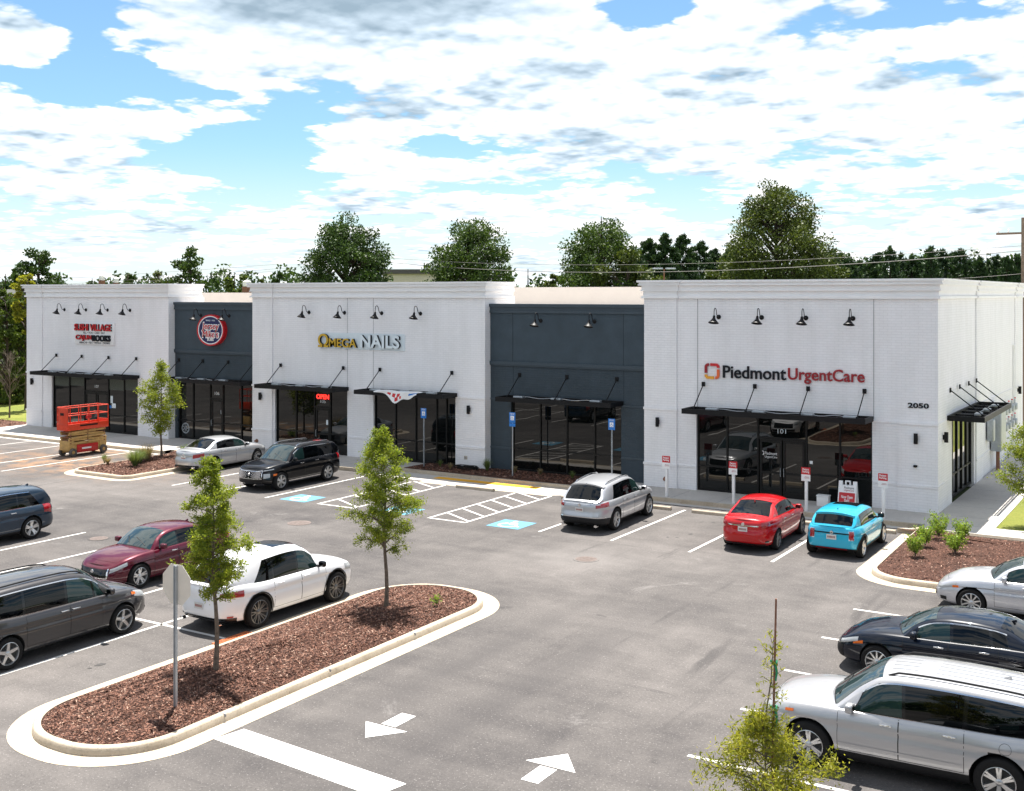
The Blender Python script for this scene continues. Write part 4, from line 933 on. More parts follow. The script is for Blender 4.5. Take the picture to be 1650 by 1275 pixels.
access_sign(-30.66, 41.9, 0.15, 'blue accessible parking sign in front of the shop window right of the planting island tree', False, 2.72)
access_sign(-25.88, 41.9, 0.15, 'blue accessible parking sign with small lower plate left of the wide slate bay window', True)
access_sign(-21.05, 41.9, 0.15, 'blue accessible parking sign rising behind the silver crossover', False)
# folding board
t = thing('folding_board', 'white folding board with red panel beside the clinic doors', 'sign', (-11.35, 41.9, 0.15))
for s_ in (-1, 1):
    Mt = Matrix.Translation((0, s_ * 0.26, 0)) @ Matrix.Rotation(R(13.5 * s_), 4, 'X')
    b = MB(); b.box(-0.33, 0.33, -0.02, 0.02, 0.0, 0.93, 0, Mt); b.box(-0.33, -0.19, -0.02, 0.02, 0.93, 1.08, 0, Mt); b.box(0.19, 0.33, -0.02, 0.02, 0.93, 1.08, 0, Mt)
    b.box(-0.10, -0.06, -0.02, 0.02, 0.93, 1.06, 0, Mt); b.box(0.06, 0.10, -0.02, 0.02, 0.93, 1.06, 0, Mt); b.box(-0.10, 0.10, -0.02, 0.02, 1.06, 1.10, 0, Mt)
    b.build('leaf', MAT['white_plastic'], t)
Mt = Matrix.Translation((0, -0.26, 0)) @ Matrix.Rotation(R(-13.5), 4, 'X')
b = MB(); b.box(-0.29, 0.29, -0.024, -0.021, 0.08, 0.66, 0, Mt); b.build('poster', MAT['red_sign'], t)
text_part('lettering', 'Now Open\nDaily\n8 am to 8 pm', 0.50, 0.40, (MAT['white_plastic'],), t, 0.003, 0, -0.0245, 0.36, M=Mt, bold=0.02)
text_part('lettering', 'Piedmont', 0.36, 0.085, (MAT['black_letter'],), t, 0.003, 0.06, -0.021, 0.84, M=Mt); text_part('lettering', 'UrgentCare', 0.36, 0.085, (MAT['dark_red'],), t, 0.003, 0.06, -0.021, 0.74, M=Mt)
t = thing('storage_box', 'small white box on the pavement left of the folding board', 'box', (-12.35, 42.2, 0.15))
b = MB(); b.bbox(-0.22, 0.22, -0.15, 0.15, 0, 0.36, 0.015); b.build('bin', MAT['white_plastic'], t); b = MB(); b.bbox(-0.235, 0.235, -0.165, 0.165, 0.36, 0.41, 0.012); b.build('lid', MAT['white_plastic'], t)

# utilities on the end wall
t = thing('electric_cabinet', 'tall grey steel switch cabinet against the right end wall', 'cabinet', (XS + 0.0, 55.1, 0.15))
b = MB(); b.bbox(0.0, 0.42, -0.7, 0.7, 0.9, 3.0, 0.02); b.build('body', MAT['steel'], t); b = MB(); b.box(0.421, 0.432, -0.66, -0.01, 0.95, 2.95); b.box(0.421, 0.432, 0.01, 0.66, 0.95, 2.95); b.build('door', MAT['steel'], t)
b = MB(); b.tube([(0.2, -0.3, 0.9), (0.2, -0.3, 0.0)], 0.05, 8); b.tube([(0.2, 0.1, 0.9), (0.2, 0.1, 0.0)], 0.05, 8); b.build('pipe', MAT['rust'], t)
t = thing('meter_box', 'small pale grey meter box on the right end wall', 'box', (XS, 53.6, 1.6))
b = MB(); b.bbox(0.0, 0.26, -0.25, 0.25, 0.0, 0.95, 0.02); b.build('housing', MAT['steel'], t); b = MB(); b.box(0.261, 0.27, -0.2, 0.2, 0.08, 0.87); b.build('door', MAT['steel'], t)
gm = None
for k in range(8):
    loc = (XS + 0.05, 57.0 + (k % 4) * 1.0, 1.7 + (k // 4) * 0.75); lb = f'grey gas meter on the right end wall, {("lower", "upper")[k // 4]} row, {("nearest", "second", "third", "farthest")[k % 4]}'
    if gm is None:
        gm = thing('gas_meter', lb, 'gas meter', loc, 0, 'grey gas meters with red caps on the end wall')
        b = MB(); b.bbox(0.05, 0.3, -0.15, 0.15, 0, 0.32, 0.05); b.build('case', MAT['steel'], gm); b = MB(); b.tube([(0.17, -0.1, 0.3), (0.17, -0.1, 0.5), (0.17, 0.12, 0.5), (0.17, 0.12, 0.3)], 0.03, 8); b.build('pipe', MAT['steel'], gm)
        b = MB(); b.lathe([(0.0, 0.0), (0.04, 0.0), (0.04, 0.05), (0, 0.05)], 10, 0, Matrix.Translation((0.17, 0.12, 0.53))); b.build('cap', MAT['red_letter'], gm)
    else: copy_tree(gm, loc, 0, lb)
# drain pipe
t = thing('downpipe', 'thin white downpipe near the far end of the right end wall', 'pipe', (XS - 0.05, 61.4, 0.15)); b = MB(); b.box(0, 0.09, -0.05, 0.05, 0.0, 5.2); b.build('pipe', MAT['white_trim'], t)
b = MB(); b.bbox(-0.01, 0.14, -0.09, 0.09, 5.2, 5.4, 0.01); b.build('head', MAT['white_trim'], t)
# heap of dark hose in the bed
t = thing('hose', 'coiled dark hose lying in the mulch at the foot of the pier', 'hose', (-28.6, 42.3, 0.18)); b = MB(); pts = []
for k in range(70): a = k * 0.45; r_ = 0.28 + 0.07 * math.sin(k * 0.7); pts.append((1.9 * r_ * math.cos(a) + 0.1 * math.sin(k * 0.21), r_ * math.sin(a), 0.02 + 0.0018 * k + 0.03 * abs(math.sin(k * 0.9))))
b.tube(pts, 0.018, 6); b.build('coil', MAT['black_metal'], t)

# ------------------------------------------------------------------ vegetation
LEAF = dict(
    oak=leaf_mat('young_oak_leaf', (0.100, 0.165, 0.020), (0.360, 0.400, 0.045), 0.55),
    lime=leaf_mat('lime_leaf', (0.135, 0.200, 0.022), (0.330, 0.360, 0.045), 0.45),
    gold=leaf_mat('golden_leaf', (0.150, 0.185, 0.020), (0.420, 0.390, 0.050), 0.5),
    dark=leaf_mat('dark_leaf', (0.016, 0.040, 0.010), (0.072, 0.125, 0.022), 0.2, sc=0.35),
    mid=leaf_mat('mid_green_leaf', (0.020, 0.048, 0.010), (0.095, 0.150, 0.026), 0.22, sc=0.35),
    olive=leaf_mat('olive_leaf', (0.028, 0.050, 0.009), (0.115, 0.145, 0.024), 0.24, sc=0.35),
    pine=leaf_mat('pine_needle', (0.012, 0.034, 0.013), (0.055, 0.100, 0.030), 0.15, sc=0.4),
    shrub=leaf_mat('bright_shrub_leaf', (0.130, 0.240, 0.030), (0.330, 0.420, 0.060), 0.4, sc=8),
    grass=leaf_mat('ornamental_grass_blade', (0.09, 0.14, 0.04), (0.22, 0.27, 0.09), 0.35, sc=8),
    straw=leaf_mat('dry_grass_blade', (0.20, 0.15, 0.08), (0.36, 0.28, 0.17), 0.35, sc=8),
    hedge=leaf_mat('hedge_leaf', (0.030, 0.062, 0.012), (0.150, 0.200, 0.035), 0.3, sc=0.7),
)
def leaf_mesh(name, c, L, W, parent, mats, rg, fold=0.25, up=0.3, mid=None, dirs=None):
    """one small lance shaped face per leaf"""
    n = len(c)
    if dirs is None:
        d = rg.normal(0, 1, (n, 3)); d[:, 2] += up * 0.5
    else: d = dirs + rg.normal(0, 0.45, (n, 3))
    d /= np.linalg.norm(d, axis=1)[:, None]
    e = rg.normal(0, 1, (n, 3)); e -= d * (e * d).sum(1)[:, None]; e /= np.linalg.norm(e, axis=1)[:, None] + 1e-9
    Ls = (L * rg.uniform(0.6, 1.25, n))[:, None]; Ws = (W * rg.uniform(0.7, 1.2, n))[:, None]
    V = np.stack([c - d * Ls / 2, c + e * Ws / 2 - d * Ls * 0.05, c + d * Ls / 2, c - e * Ws / 2 - d * Ls * 0.05], 1).reshape(-1, 3)
    me = bpy.data.meshes.new(name); me.vertices.add(4 * n); me.vertices.foreach_set('co', V.ravel())
    me.loops.add(4 * n); me.loops.foreach_set('vertex_index', np.arange(4 * n)); me.polygons.add(n); me.polygons.foreach_set('loop_start', np.arange(0, 4 * n, 4))
    for m in (mats if isinstance(mats, list) else [mats]): me.materials.append(m)
    me.update(); o = bpy.data.objects.new(name, me); C.objects.link(o); o.parent = parent; return o
def interp(prof, t):
    return float(np.interp(t, [p[0] for p in prof], [p[1] for p in prof]))
def young_tree(label, loc, H, zb, prof, nbr, nleaf, leaf, L, W, tr, seed, lean=(0, 0), group=None, rise=0.55, name='young_tree', up=0.3, bark='bark', gaps=0.0):
    """single leader tree: crown radius profile over the crown height; leaves sit along twigs"""
    rg = np.random.default_rng(seed); t = thing(name, label, 'tree', loc, 0, group)
    b = MB(); path = [(lean[0] * (k / 10) ** 1.5 + 0.02 * math.sin(k * 1.3 + seed), lean[1] * (k / 10) ** 1.5 + 0.02 * math.cos(k * 1.1 + seed), H * k / 10) for k in range(11)]
    b.tube(path, [max(0.006, tr * (1.15 if k == 0 else 1) * (1 - k / 10.4)) for k in range(11)], 8)
    P = np.array(path); B = []; D = []; 
    for i in range(nbr):
        u = (i + rg.uniform(0, 1)) / nbr; z0 = zb + (H - zb) * u ** 0.95 * 0.97; az = i * 2.399 + rg.normal(0, 0.4)
        x0 = np.interp(z0, P[:, 2], P[:, 0]); y0 = np.interp(z0, P[:, 2], P[:, 1])
        ln_ = interp(prof, u) * rg.uniform(0.62, 1.12); r0 = tr * 0.35 * (1 - u) + 0.006
        if rg.uniform() < gaps: ln_ *= 0.55
        pts = []; zz = z0; 
        for k in range(6):
            s = k / 5; pts.append(np.array([x0 + math.cos(az + 0.25 * s) * ln_ * s, y0 + math.sin(az + 0.25 * s) * ln_ * s, z0 + ln_ * rise * (s ** 0.8) - ln_ * 0.18 * s * s]))
        b.tube([tuple(p) for p in pts], [max(0.003, r0 * (1 - 0.85 * k / 5)) for k in range(6)], 5)
        nt = max(4, int(ln_ * 13))
        for j in range(nt):
            s = rg.uniform(0.18, 1.0); k = min(4, int(s * 5)); q = pts[k] + (pts[k + 1] - pts[k]) * (s * 5 - k)
            dd = np.array([math.cos(az + rg.normal(0, 0.9)), math.sin(az + rg.normal(0, 0.9)), rg.normal(0.15, 0.5)]); dd /= np.linalg.norm(dd)
            tl = ln_ * rg.uniform(0.18, 0.38) * (1.15 - 0.4 * s) + 0.05
            e = q + dd * tl; b.tube([tuple(q), tuple(q + dd * tl * 0.5 + [0, 0, 0.01]), tuple(e)], [0.004, 0.003, 0.002], 4)
            for m in range(5): w = (m + 0.5) / 5; B.append(q + dd * tl * w * 1.15); D.append(dd)
    b.build('trunk', MAT[bark], t)
    B = np.array(B); D = np.array(D); idx = rg.integers(0, len(B), nleaf)
    c = B[idx] + rg.normal(0, 1, (nleaf, 3)) * (L * 0.75); d = D[idx] + rg.normal(0, 0.6, (nleaf, 3)) + np.array([0, 0, -0.15])
    leaf_mesh('crown', c, L, W, t, LEAF[leaf], rg, dirs=d)
    return t
YG = 'young trees planted in the lot'
young_tree('slender young tree in the bark island, behind the stop sign post', (-17.57, 16.73, 0.25), 4.45, 1.45, [(0, 0.75), (0.10, 0.98), (0.30, 1.0), (0.42, 0.80), (0.52, 0.48), (0.62, 0.55), (0.8, 0.38), (1, 0.08)], 48, 25000, 'oak', 0.068, 0.024, 0.055, 11, lean=(-0.25, 0.05), group=YG, gaps=0.2)
young_tree('tall conical young tree near the far end of the bark island', (-17.57, 22.41, 0.25), 4.50, 1.35, [(0, 0.70), (0.1, 0.98), (0.25, 0.92), (0.36, 0.76), (0.55, 0.70), (0.8, 0.48), (1, 0.08)], 56, 26000, 'oak', 0.066, 0.024, 0.055, 12, lean=(-0.12, 0.0), group=YG, gaps=0.12)
young_tree('yellow green young tree in the small left island before the shops', (-43.6, 37.9, 0.2), 4.65, 0.95, [(0, 0.55), (0.15, 0.95), (0.45, 0.98), (0.65, 0.72), (0.85, 0.40), (1, 0.05)], 40, 8000, 'lime', 0.12, 0.05, 0.055, 13, group=YG)
young_tree('bushy yellow green tree on the grass beside the right end wall', (-4.75, 42.2, 0.15), 4.15, 0.35, [(0, 0.65), (0.15, 1.25), (0.5, 1.25), (0.75, 0.65), (1, 0.05)], 60, 17000, 'lime', 0.095, 0.040, 0.06, 14, group=YG)
t = young_tree('staked young tree with a bare pole leader at the bottom right', (-4.32, 12.62, 0.05), 3.22, 0.6, [(0, 0.50), (0.2, 0.80), (0.55, 0.76), (0.75, 0.58), (0.88, 0.34), (1, 0.12)], 50, 20000, 'gold', 0.072, 0.018, 0.045, 15, lean=(-0.06, -0.05), group=YG)
rg = np.random.default_rng(77); b = MB(); b.tube([(-0.06, -0.05, 3.0), (0.02, 0, 3.6), (0.05, 0, 4.1)], [0.012, 0.008, 0.003], 5); Bq = []
for k in range(15):
    z = 3.12 + 0.92 * k / 14; a_ = k * 2.4; l_ = 0.20 * (1 - 0.5 * k / 14); e_ = np.array([0.03 + l_ * math.cos(a_), l_ * math.sin(a_), z + 0.10]); b.tube([(0.03, 0, z), tuple(e_)], [0.005, 0.002], 4)
    for j in range(6): Bq.append(np.array([0.03, 0, z]) + (e_ - np.array([0.03, 0, z])) * (0.4 + 0.12 * j))
b.build('leader', MAT['bark'], t); Bq = np.array(Bq); leaf_mesh('leader_leaves', Bq[rg.integers(0, len(Bq), 300)] + rg.normal(0, 0.035, (300, 3)), 0.075, 0.018, t, LEAF['gold'], rg)
b = MB(); b.tube([(0.05, 0.02, 0.0), (0.03, 0.02, 2.6), (0.08, 0.0, 4.55)], [0.018, 0.016, 0.012], 8); b.build('stake', MAT['rust'], t)
for z in (3.3, 3.82):
    b = MB(); b.tube([(0.05 + 0.035 * math.cos(a), 0.01 + 0.035 * math.sin(a), z + 0.012 * math.sin(2 * a)) for a in [k * 0.6 for k in range(12)]], 0.012, 5); b.tube([(0.07, 0, z), (0.10, -0.03, z - 0.10), (0.09, -0.04, z - 0.2)], [0.018, 0.014, 0.01], 5); b.build('tie', pm('green_tie', (0.01, 0.22, 0.09), 0.6), t)
mound('mulch_mound', rrect(-5.6, -3.0, 11.2, 14.0, (0.6,) * 4, 6), 0.01, 0.05, MAT['mulch'])
# the bare little tree on the left lawn
def bare_tree(label, loc, H, seed):
    rg = np.random.default_rng(seed); t = thing('bare_tree', label, 'tree', loc); b = MB()
    b.tube([(0, 0, 0), (0.05, 0, H * 0.3), (0, 0.03, H * 0.62), (0.04, 0, H)], [0.06, 0.045, 0.025, 0.006], 7)
    def br(p, d, l, r, dep):
        q = [p + d * l * k / 4 + np.array([0, 0, 0.05 * l * (k / 4) ** 2]) + rg.normal(0, 0.02 * l, 3) * (k > 0) for k in range(5)]; b.tube([tuple(x) for x in q], [max(0.004, r * (1 - 0.7 * k / 4)) for k in range(5)], 5)
        if dep:
            for j in range(4):
                dd = d + rg.normal(0, 0.45, 3); dd /= np.linalg.norm(dd); br(q[1 + j % 4], dd, l * rg.uniform(0.35, 0.6), r * 0.5, dep - 1)
    for i in range(16):
        z = H * rg.uniform(0.22, 0.9); a = i * 2.4; d = np.array([math.cos(a) * 0.6, math.sin(a) * 0.6, 0.9]); d /= np.linalg.norm(d); br(np.array([0, 0, z]), d, (H - z) * 0.45 + 0.3, 0.02, 2)
    b.build('trunk', MAT['bark'], t); return t
bare_tree('leafless grey young tree at the left edge beside the far left wall', (-65.9, 44.9, 0.12), 4.3, 5)

def big_tree(label, px, d, ztop, width, leaf, nl, ls, seed, zb=1.5, shape='round', group=None, name='broadleaf_tree', loc=None, dens=1.0, nclump=None):
    rg = np.random.default_rng(seed)
    if loc is None:
        r = (px - 825) / 1819.0 * d; X_ = (math.cos(YAW) * r - math.sin(YAW) * d, math.sin(YAW) * r + math.cos(YAW) * d)
        loc = (X_[0], X_[1], -0.03)
    t = thing(name, label, 'tree', loc, 0, group); H = ztop; rx = width / 2
    b = MB(); tr = 0.035 * H * 0.6; b.tube([(0, 0, 0), (0.1, 0, H * 0.35), (0, 0.1, H * 0.62), (0.05, 0, H * 0.93)], [tr, tr * 0.7, tr * 0.4, 0.04], 8)
    n = int((nclump or int(26 + width * 3)) * 1.3); K = []; zc = (H + zb) / 2; rz = (H - zb) / 2
    for i in range(n):
        v = rg.normal(0, 1, 3); v /= np.linalg.norm(v); rr = rg.uniform(0.35, 1.0) ** 0.6
        z = v[2] * rr; s = 1.0
        if shape == 'upright': s = np.interp(z, [-1, -0.3, 0.3, 1], [0.9, 1.0, 0.92, 0.55])
        if shape == 'hedge': z = rg.uniform(-1.0, 1.0); s = 1.1 if z < 0.4 else 0.8; v[:2] /= np.linalg.norm(v[:2]) + 1e-6; v[:2] *= 0.9
        if shape == 'broad': s = np.interp(z, [-1, -0.2, 0.5, 1], [1.05, 1.0, 1.06, 0.95])
        x = v[0] * rr * s * rx * 0.93; y = v[1] * rr * s * rx * 0.93
        K.append((x, y, zc + z * rz * 0.93, rx * rg.uniform(0.13, 0.25)))
        if i % 2 == 0: b.tube([(0, 0, max(zb * 0.8, zc + z * rz - abs(x) * 0.8 - abs(y) * 0.5)), (x * 0.5, y * 0.5, zc + z * rz - 0.15 * rx), (x, y, zc + z * rz)], [tr * 0.32, tr * 0.2, 0.03], 5)
    b.build('trunk', MAT['dark_bark'], t)
    nl = int(nl * (dens if dens != 1.0 else 1.0)); K = np.array(K); w = K[:, 3] ** 2; w /= w.sum(); idx = rg.choice(len(K), nl, p=w)
    v = rg.normal(0, 1, (nl, 3)); v /= np.linalg.norm(v, axis=1)[:, None]; rr = rg.uniform(0.4, 1.08, nl)[:, None]
    c = K[idx, :3] + v * rr * K[idx, 3][:, None] * np.array([1.15, 1.15, 0.85])
    leaf_mesh('crown', c, ls, ls * 0.55, t, LEAF[leaf], rg, dirs=v * 0.6); return t
def pine(label, px, d, ztop, width, nl, seed, group, leaf='pine'):
    rg = np.random.default_rng(seed); r = (px - 825) / 1819.0 * d
    loc = (math.cos(YAW) * r - math.sin(YAW) * d, math.sin(YAW) * r + math.cos(YAW) * d, -0.03)
    t = thing('pine_tree', label, 'tree', loc, 0, group); H = ztop; b = MB(); b.tube([(0, 0, 0), (0.05, 0, H * 0.5), (0, 0.05, H)], [0.22, 0.15, 0.03], 7); cs = []
    n = 46
    for i in range(n):
        u = (i + rg.uniform(0, 1)) / n; z = H * (0.30 + 0.70 * u); a = i * 2.4 + rg.normal(0, 0.3); l = width / 2 * (1 - u) ** 0.65 * rg.uniform(0.55, 1.15) + 0.25
        e = np.array([math.cos(a) * l, math.sin(a) * l, z + l * 0.25]); b.tube([(0, 0, z), tuple(e)], [0.05, 0.02], 4)
        for k in range(3): cs.append((*(e * np.array([0.45 + 0.27 * k] * 2 + [1])), 0.28 + 0.42 * (1 - u)))
    b.build('trunk', MAT['dark_bark'], t); K = np.array(cs); idx = rg.integers(0, len(K), nl)
    v = rg.normal(0, 1, (nl, 3)); v /= np.linalg.norm(v, axis=1)[:, None]; c = K[idx, :3] + v * rg.uniform(0.2, 1.1, nl)[:, None] * K[idx, 3][:, None]
    leaf_mesh('crown', c, 0.55, 0.16, t, LEAF[leaf], rg, dirs=v * 0.7 + np.array([0, 0, 0.5])); return t
ztop = lambda y, d: CAMH + (474 - y) * d / 1819.0
wpx = lambda w, d: w * d / 1819.0
BG = 'trees standing behind the shops'
big_tree('large rounded dark green tree behind the middle white block', 558, 100, ztop(343, 100), wpx(148, 100), 'dark', 34000, 0.28, 21, zb=2.2, shape='broad', group=BG, nclump=150)
big_tree('rounded green tree with sky showing through, right of the flat roofed distant building', 755, 100, ztop(343, 100), wpx(150, 100), 'mid', 27000, 0.27, 22, zb=3.8, shape='round', group=BG, nclump=135)
big_tree('broad pointed green tree rising behind the wide slate bay', 968, 100, ztop(328, 100), wpx(160, 100), 'mid', 32000, 0.28, 23, zb=2, shape='upright', group=BG, nclump=150)
big_tree('low dark green shoulder of foliage right of the broad pointed tree', 1010, 97, ztop(388, 97), wpx(120, 97), 'olive', 11000, 0.38, 24, zb=2, shape='broad', group=BG, nclump=60)
big_tree('tallest tree, olive green with upright limbs, behind the right white block', 1250, 100, ztop(272, 100), wpx(185, 100), 'olive', 38000, 0.27, 25, zb=3, shape='upright', group=BG, nclump=170)
big_tree('low olive tree at the foot of the tallest tree, to its left', 1165, 105, ztop(405, 105), wpx(70, 105), 'olive', 3500, 0.4, 26, zb=0.5, group=BG, dens=1.6)
big_tree('low olive tree at the foot of the tallest tree, to its right', 1335, 105, ztop(400, 105), wpx(100, 105), 'olive', 4500, 0.4, 27, zb=0.5, group=BG, dens=1.6)
big_tree('dark rounded tree at the far left behind the yellow sapling', 62, 110, ztop(394, 110), wpx(88, 110), 'dark', 7000, 0.42, 28, zb=2, shape='broad', group=BG, nclump=70)
big_tree('dark tree cut by the left edge of the view', 8, 112, ztop(428, 112), wpx(70, 112), 'dark', 4000, 0.42, 29, zb=0.5, group=BG, dens=1.6)
big_tree('small round dark tree above the far left cornice', 148, 130, ztop(438, 130), wpx(34, 130), 'dark', 2500, 0.45, 30, zb=3, group=BG)
big_tree('small olive green tree above the far left cornice, right of the roof vents', 205, 125, ztop(433, 125), wpx(44, 125), 'mid', 2500, 0.45, 31, zb=3, group=BG)
big_tree('low brownish thin tree left of the spindly topped tree', 256, 115, ztop(428, 115), wpx(58, 115), 'olive', 2600, 0.4, 32, zb=2, group=BG)
big_tree('airy tree with a spindly leafless top behind the first slate bay', 306, 105, ztop(390, 105), wpx(82, 105), 'mid', 4600, 0.36, 33, zb=2, shape='upright', group=BG, nclump=60)
big_tree('low bushy green tree behind the round sign bay', 377, 115, ztop(428, 115), wpx(64, 115), 'hedge', 3600, 0.42, 34, zb=0.5, group=BG, dens=1.6)
big_tree('pale green low tree with small gaps left of the large rounded tree', 424, 112, ztop(430, 112), wpx(44, 112), 'olive', 2200, 0.38, 35, zb=0.5, group=BG, dens=1.6)
big_tree('dark low tree immediately left of the large rounded tree', 450, 108, ztop(428, 108), wpx(52, 108), 'dark', 3200, 0.4, 36, zb=0.5, group=BG, dens=1.6)
big_tree('light green small tree right of the gap before the broad pointed tree', 850, 110, ztop(420, 110), wpx(44, 110), 'hedge', 2600, 0.38, 37, zb=0.5, group=BG, dens=1.6)
big_tree('low olive green tree left of the broad pointed tree', 890, 104, ztop(428, 104), wpx(70, 104), 'olive', 3600, 0.4, 38, zb=0.5, group=BG, dens=1.6)
big_tree('low dark green tree under the right side of the second rounded tree', 812, 108, ztop(440, 108), wpx(70, 108), 'mid', 3000, 0.4, 39, zb=0.5, group=BG, dens=1.6)
PG = 'dark pines along the right horizon'
pl = [(1045, 388, 130, 60), (1072, 380, 128, 60), (1100, 382, 132, 62), (1128, 392, 135, 60), (1150, 405, 140, 50), (1180, 400, 138, 60)]
for k, (x_, y_, d_, w_) in enumerate(pl): pine('dark pine in the close clump between the broad pointed tree and the tallest tree', x_, d_, ztop(y_, d_), wpx(w_ * 1.25, d_), 8500, 60 + k, 'dark pines between the two tall trees')
rgp = np.random.default_rng(4); x_ = 1326; k = 0
while x_ < 1700:
    d_ = 130 + rgp.uniform(-8, 14); y_ = rgp.uniform(394, 424); pine('dark pine in the unbroken row along the right horizon', x_, d_, ztop(y_, d_), wpx(rgp.uniform(44, 64), d_), 3400, 80 + k, PG); x_ += rgp.uniform(13, 19); k += 1
# far wood closing the horizon behind the pines
rgw = np.random.default_rng(55); cs = []
for i in range(420):
    px_ = rgw.uniform(1000, 1790); d_ = rgw.uniform(150, 172); x, y = (math.cos(YAW) * (px_ - 825) / 1819 * d_ - math.sin(YAW) * d_, math.sin(YAW) * (px_ - 825) / 1819 * d_ + math.cos(YAW) * d_)
    h = ztop(rgw.uniform(412, 436), d_); cs.append((x, y, rgw.uniform(3.5, h), 1.5))
for i in range(260):
    px_ = rgw.uniform(-120, 900); d_ = rgw.uniform(150, 180); x, y = (math.cos(YAW) * (px_ - 825) / 1819 * d_ - math.sin(YAW) * d_, math.sin(YAW) * (px_ - 825) / 1819 * d_ + math.cos(YAW) * d_)
    h = ztop(rgw.uniform(438, 456) if (330 < px_ < 490 or px_ > 800) else rgw.uniform(448, 462), d_); cs.append((x, y, rgw.uniform(2.5, h), 1.5))
cs = np.array(cs); idx = rgw.integers(0, len(cs), 42000); v = rgw.normal(0, 1, (42000, 3)); v /= np.linalg.norm(v, axis=1)[:, None]
o = leaf_mesh('far_wood', cs[idx, :3] + v * rgw.uniform(0.3, 1.2, 42000)[:, None] * cs[idx, 3][:, None], 0.75, 0.4, None, LEAF['dark'], rgw); o['kind'] = 'stuff'
# the woods on the other sides of the lot, which the glass and paint mirror
rgw = np.random.default_rng(56); cs = []
for i in range(620):
    an = rgw.uniform(R(-215), R(25)); d_ = rgw.uniform(62, 84); x, y = -18 + d_ * 1.15 * math.cos(an), 12 + d_ * math.sin(an)
    cs.append((x, y, rgw.uniform(0.8, 9.5 + 3 * math.sin(an * 9)), 2.4))
cs = np.array(cs); idx = rgw.integers(0, len(cs), 36000); v = rgw.normal(0, 1, (36000, 3)); v /= np.linalg.norm(v, axis=1)[:, None]
c = cs[idx, :3] + v * rgw.uniform(0.3, 1.1, 36000)[:, None] * cs[idx, 3][:, None]
# keep it out of the picture
dx, dy = c[:, 0], c[:, 1]; fw = -math.sin(YAW) * dx + math.cos(YAW) * dy; rt = math.cos(YAW) * dx + math.sin(YAW) * dy; keep = ~((fw > 0) & (np.abs(rt) < fw * 0.56))
o = leaf_mesh('surrounding_wood', c[keep], 1.5, 0.9, None, LEAF['mid'], rgw); o['kind'] = 'stuff'
# hedge bank on the far left
HG = 'tall green hedge trees left of the shops'
for k, (px_, d_, y_, w_, lf) in enumerate([(-8, 84, 462, 40, 'hedge'), (10, 82, 478, 36, 'hedge'), (27, 86, 468, 36, 'hedge'), (42, 84, 480, 34, 'hedge'), (56, 90, 470, 40, 'dark')]):
    big_tree('tall dense hedge tree along the left lawn, ' + ('cut by the left edge', 'second from the left edge', 'third from the left edge', 'next to the white corner', 'half hidden by the white corner')[k], px_, d_, ztop(y_, d_), wpx(w_, d_) * 1.3, lf, 11000, 0.24, 100 + k, zb=-0.6, shape='hedge', group=HG, name='hedge_tree', nclump=110)
big_tree('yellow leaved sapling sticking up above the left hedge', 44, 78, ztop(428, 78), wpx(52, 78), 'gold', 4200, 0.26, 110, zb=5.2, shape='round', nclump=34)

# grasses and shrubs
def tuft(label, loc, r, h, n, leaf, seed, group=None, name='grass_tuft'):
    rg = np.random.default_rng(seed); V = []; F = []
    for i in range(n):
        a = rg.uniform(0, 6.283); l = h * rg.uniform(0.6, 1.1); o = r * rg.uniform(0.3, 1.15); x0, y0 = 0.12 * r * math.cos(a), 0.12 * r * math.sin(a); w = 0.007 + 0.004 * rg.uniform(); k0 = len(V)
        for k in range(4):
            s = k / 3; x = x0 + math.cos(a) * o * s ** 1.6; y = y0 + math.sin(a) * o * s ** 1.6; z = l * (s - 0.28 * s ** 3 * (o / r)); ww = w * (1 - 0.85 * s)
            V += [(x - math.sin(a) * ww, y + math.cos(a) * ww, z), (x + math.sin(a) * ww, y - math.cos(a) * ww, z)]
        F += [(k0 + 2 * k, k0 + 2 * k + 1, k0 + 2 * k + 3, k0 + 2 * k + 2) for k in range(3)]
    b = MB(); b.add(V, F, 0, True); o_ = b.build(name, LEAF[leaf]); o_.location = loc; tag(o_, label, 'plant', group); return o_
tuft('large spiky green grass clump at the front of the small left island', (-41.9, 34.9, 0.22), 0.55, 0.85, 520, 'grass', 1)
tuft('feathery pale grass clump beside the tree in the small left island', (-42.6, 36.2, 0.22), 0.55, 0.95, 420, 'straw', 2)
tuft('spiky green grass clump behind the large one in the small left island', (-42.4, 35.6, 0.22), 0.5, 0.8, 420, 'grass', 3)
tuft('small upright grass at the left tip of the small left island', (-44.0, 34.9, 0.2), 0.22, 0.5, 160, 'grass', 4)
tuft('dry tan grass tuft near the left kerb of the small left island', (-43.4, 34.6, 0.2), 0.25, 0.45, 180, 'straw', 5)
tuft('green grass clump in the bed at the corner of white pier and slate bay', (-27.6, 42.5, 0.17), 0.30, 0.62, 260, 'grass', 6)
for k, (x_, y_) in enumerate(((-26.2, 42.6), (-24.9, 42.6), (-23.3, 42.6), (-30.1, 42.4), (-29.2, 41.9))):
    tuft(('tan dried plant', 'tan dried plant', 'dark green grass tuft', 'dark green grass tuft', 'small tan grass tuft')[k] + (' by the post of the sign with two plates', ' below the second slate bay pane', ' below the third slate bay pane', ' below the window right of the first blue sign', ' beside the coiled hose')[k], (x_, y_, 0.17), 0.18, 0.36, 150, 'straw' if k in (0, 1, 4) else 'grass', 10 + k, 'small plants in the bed before the slate bay')
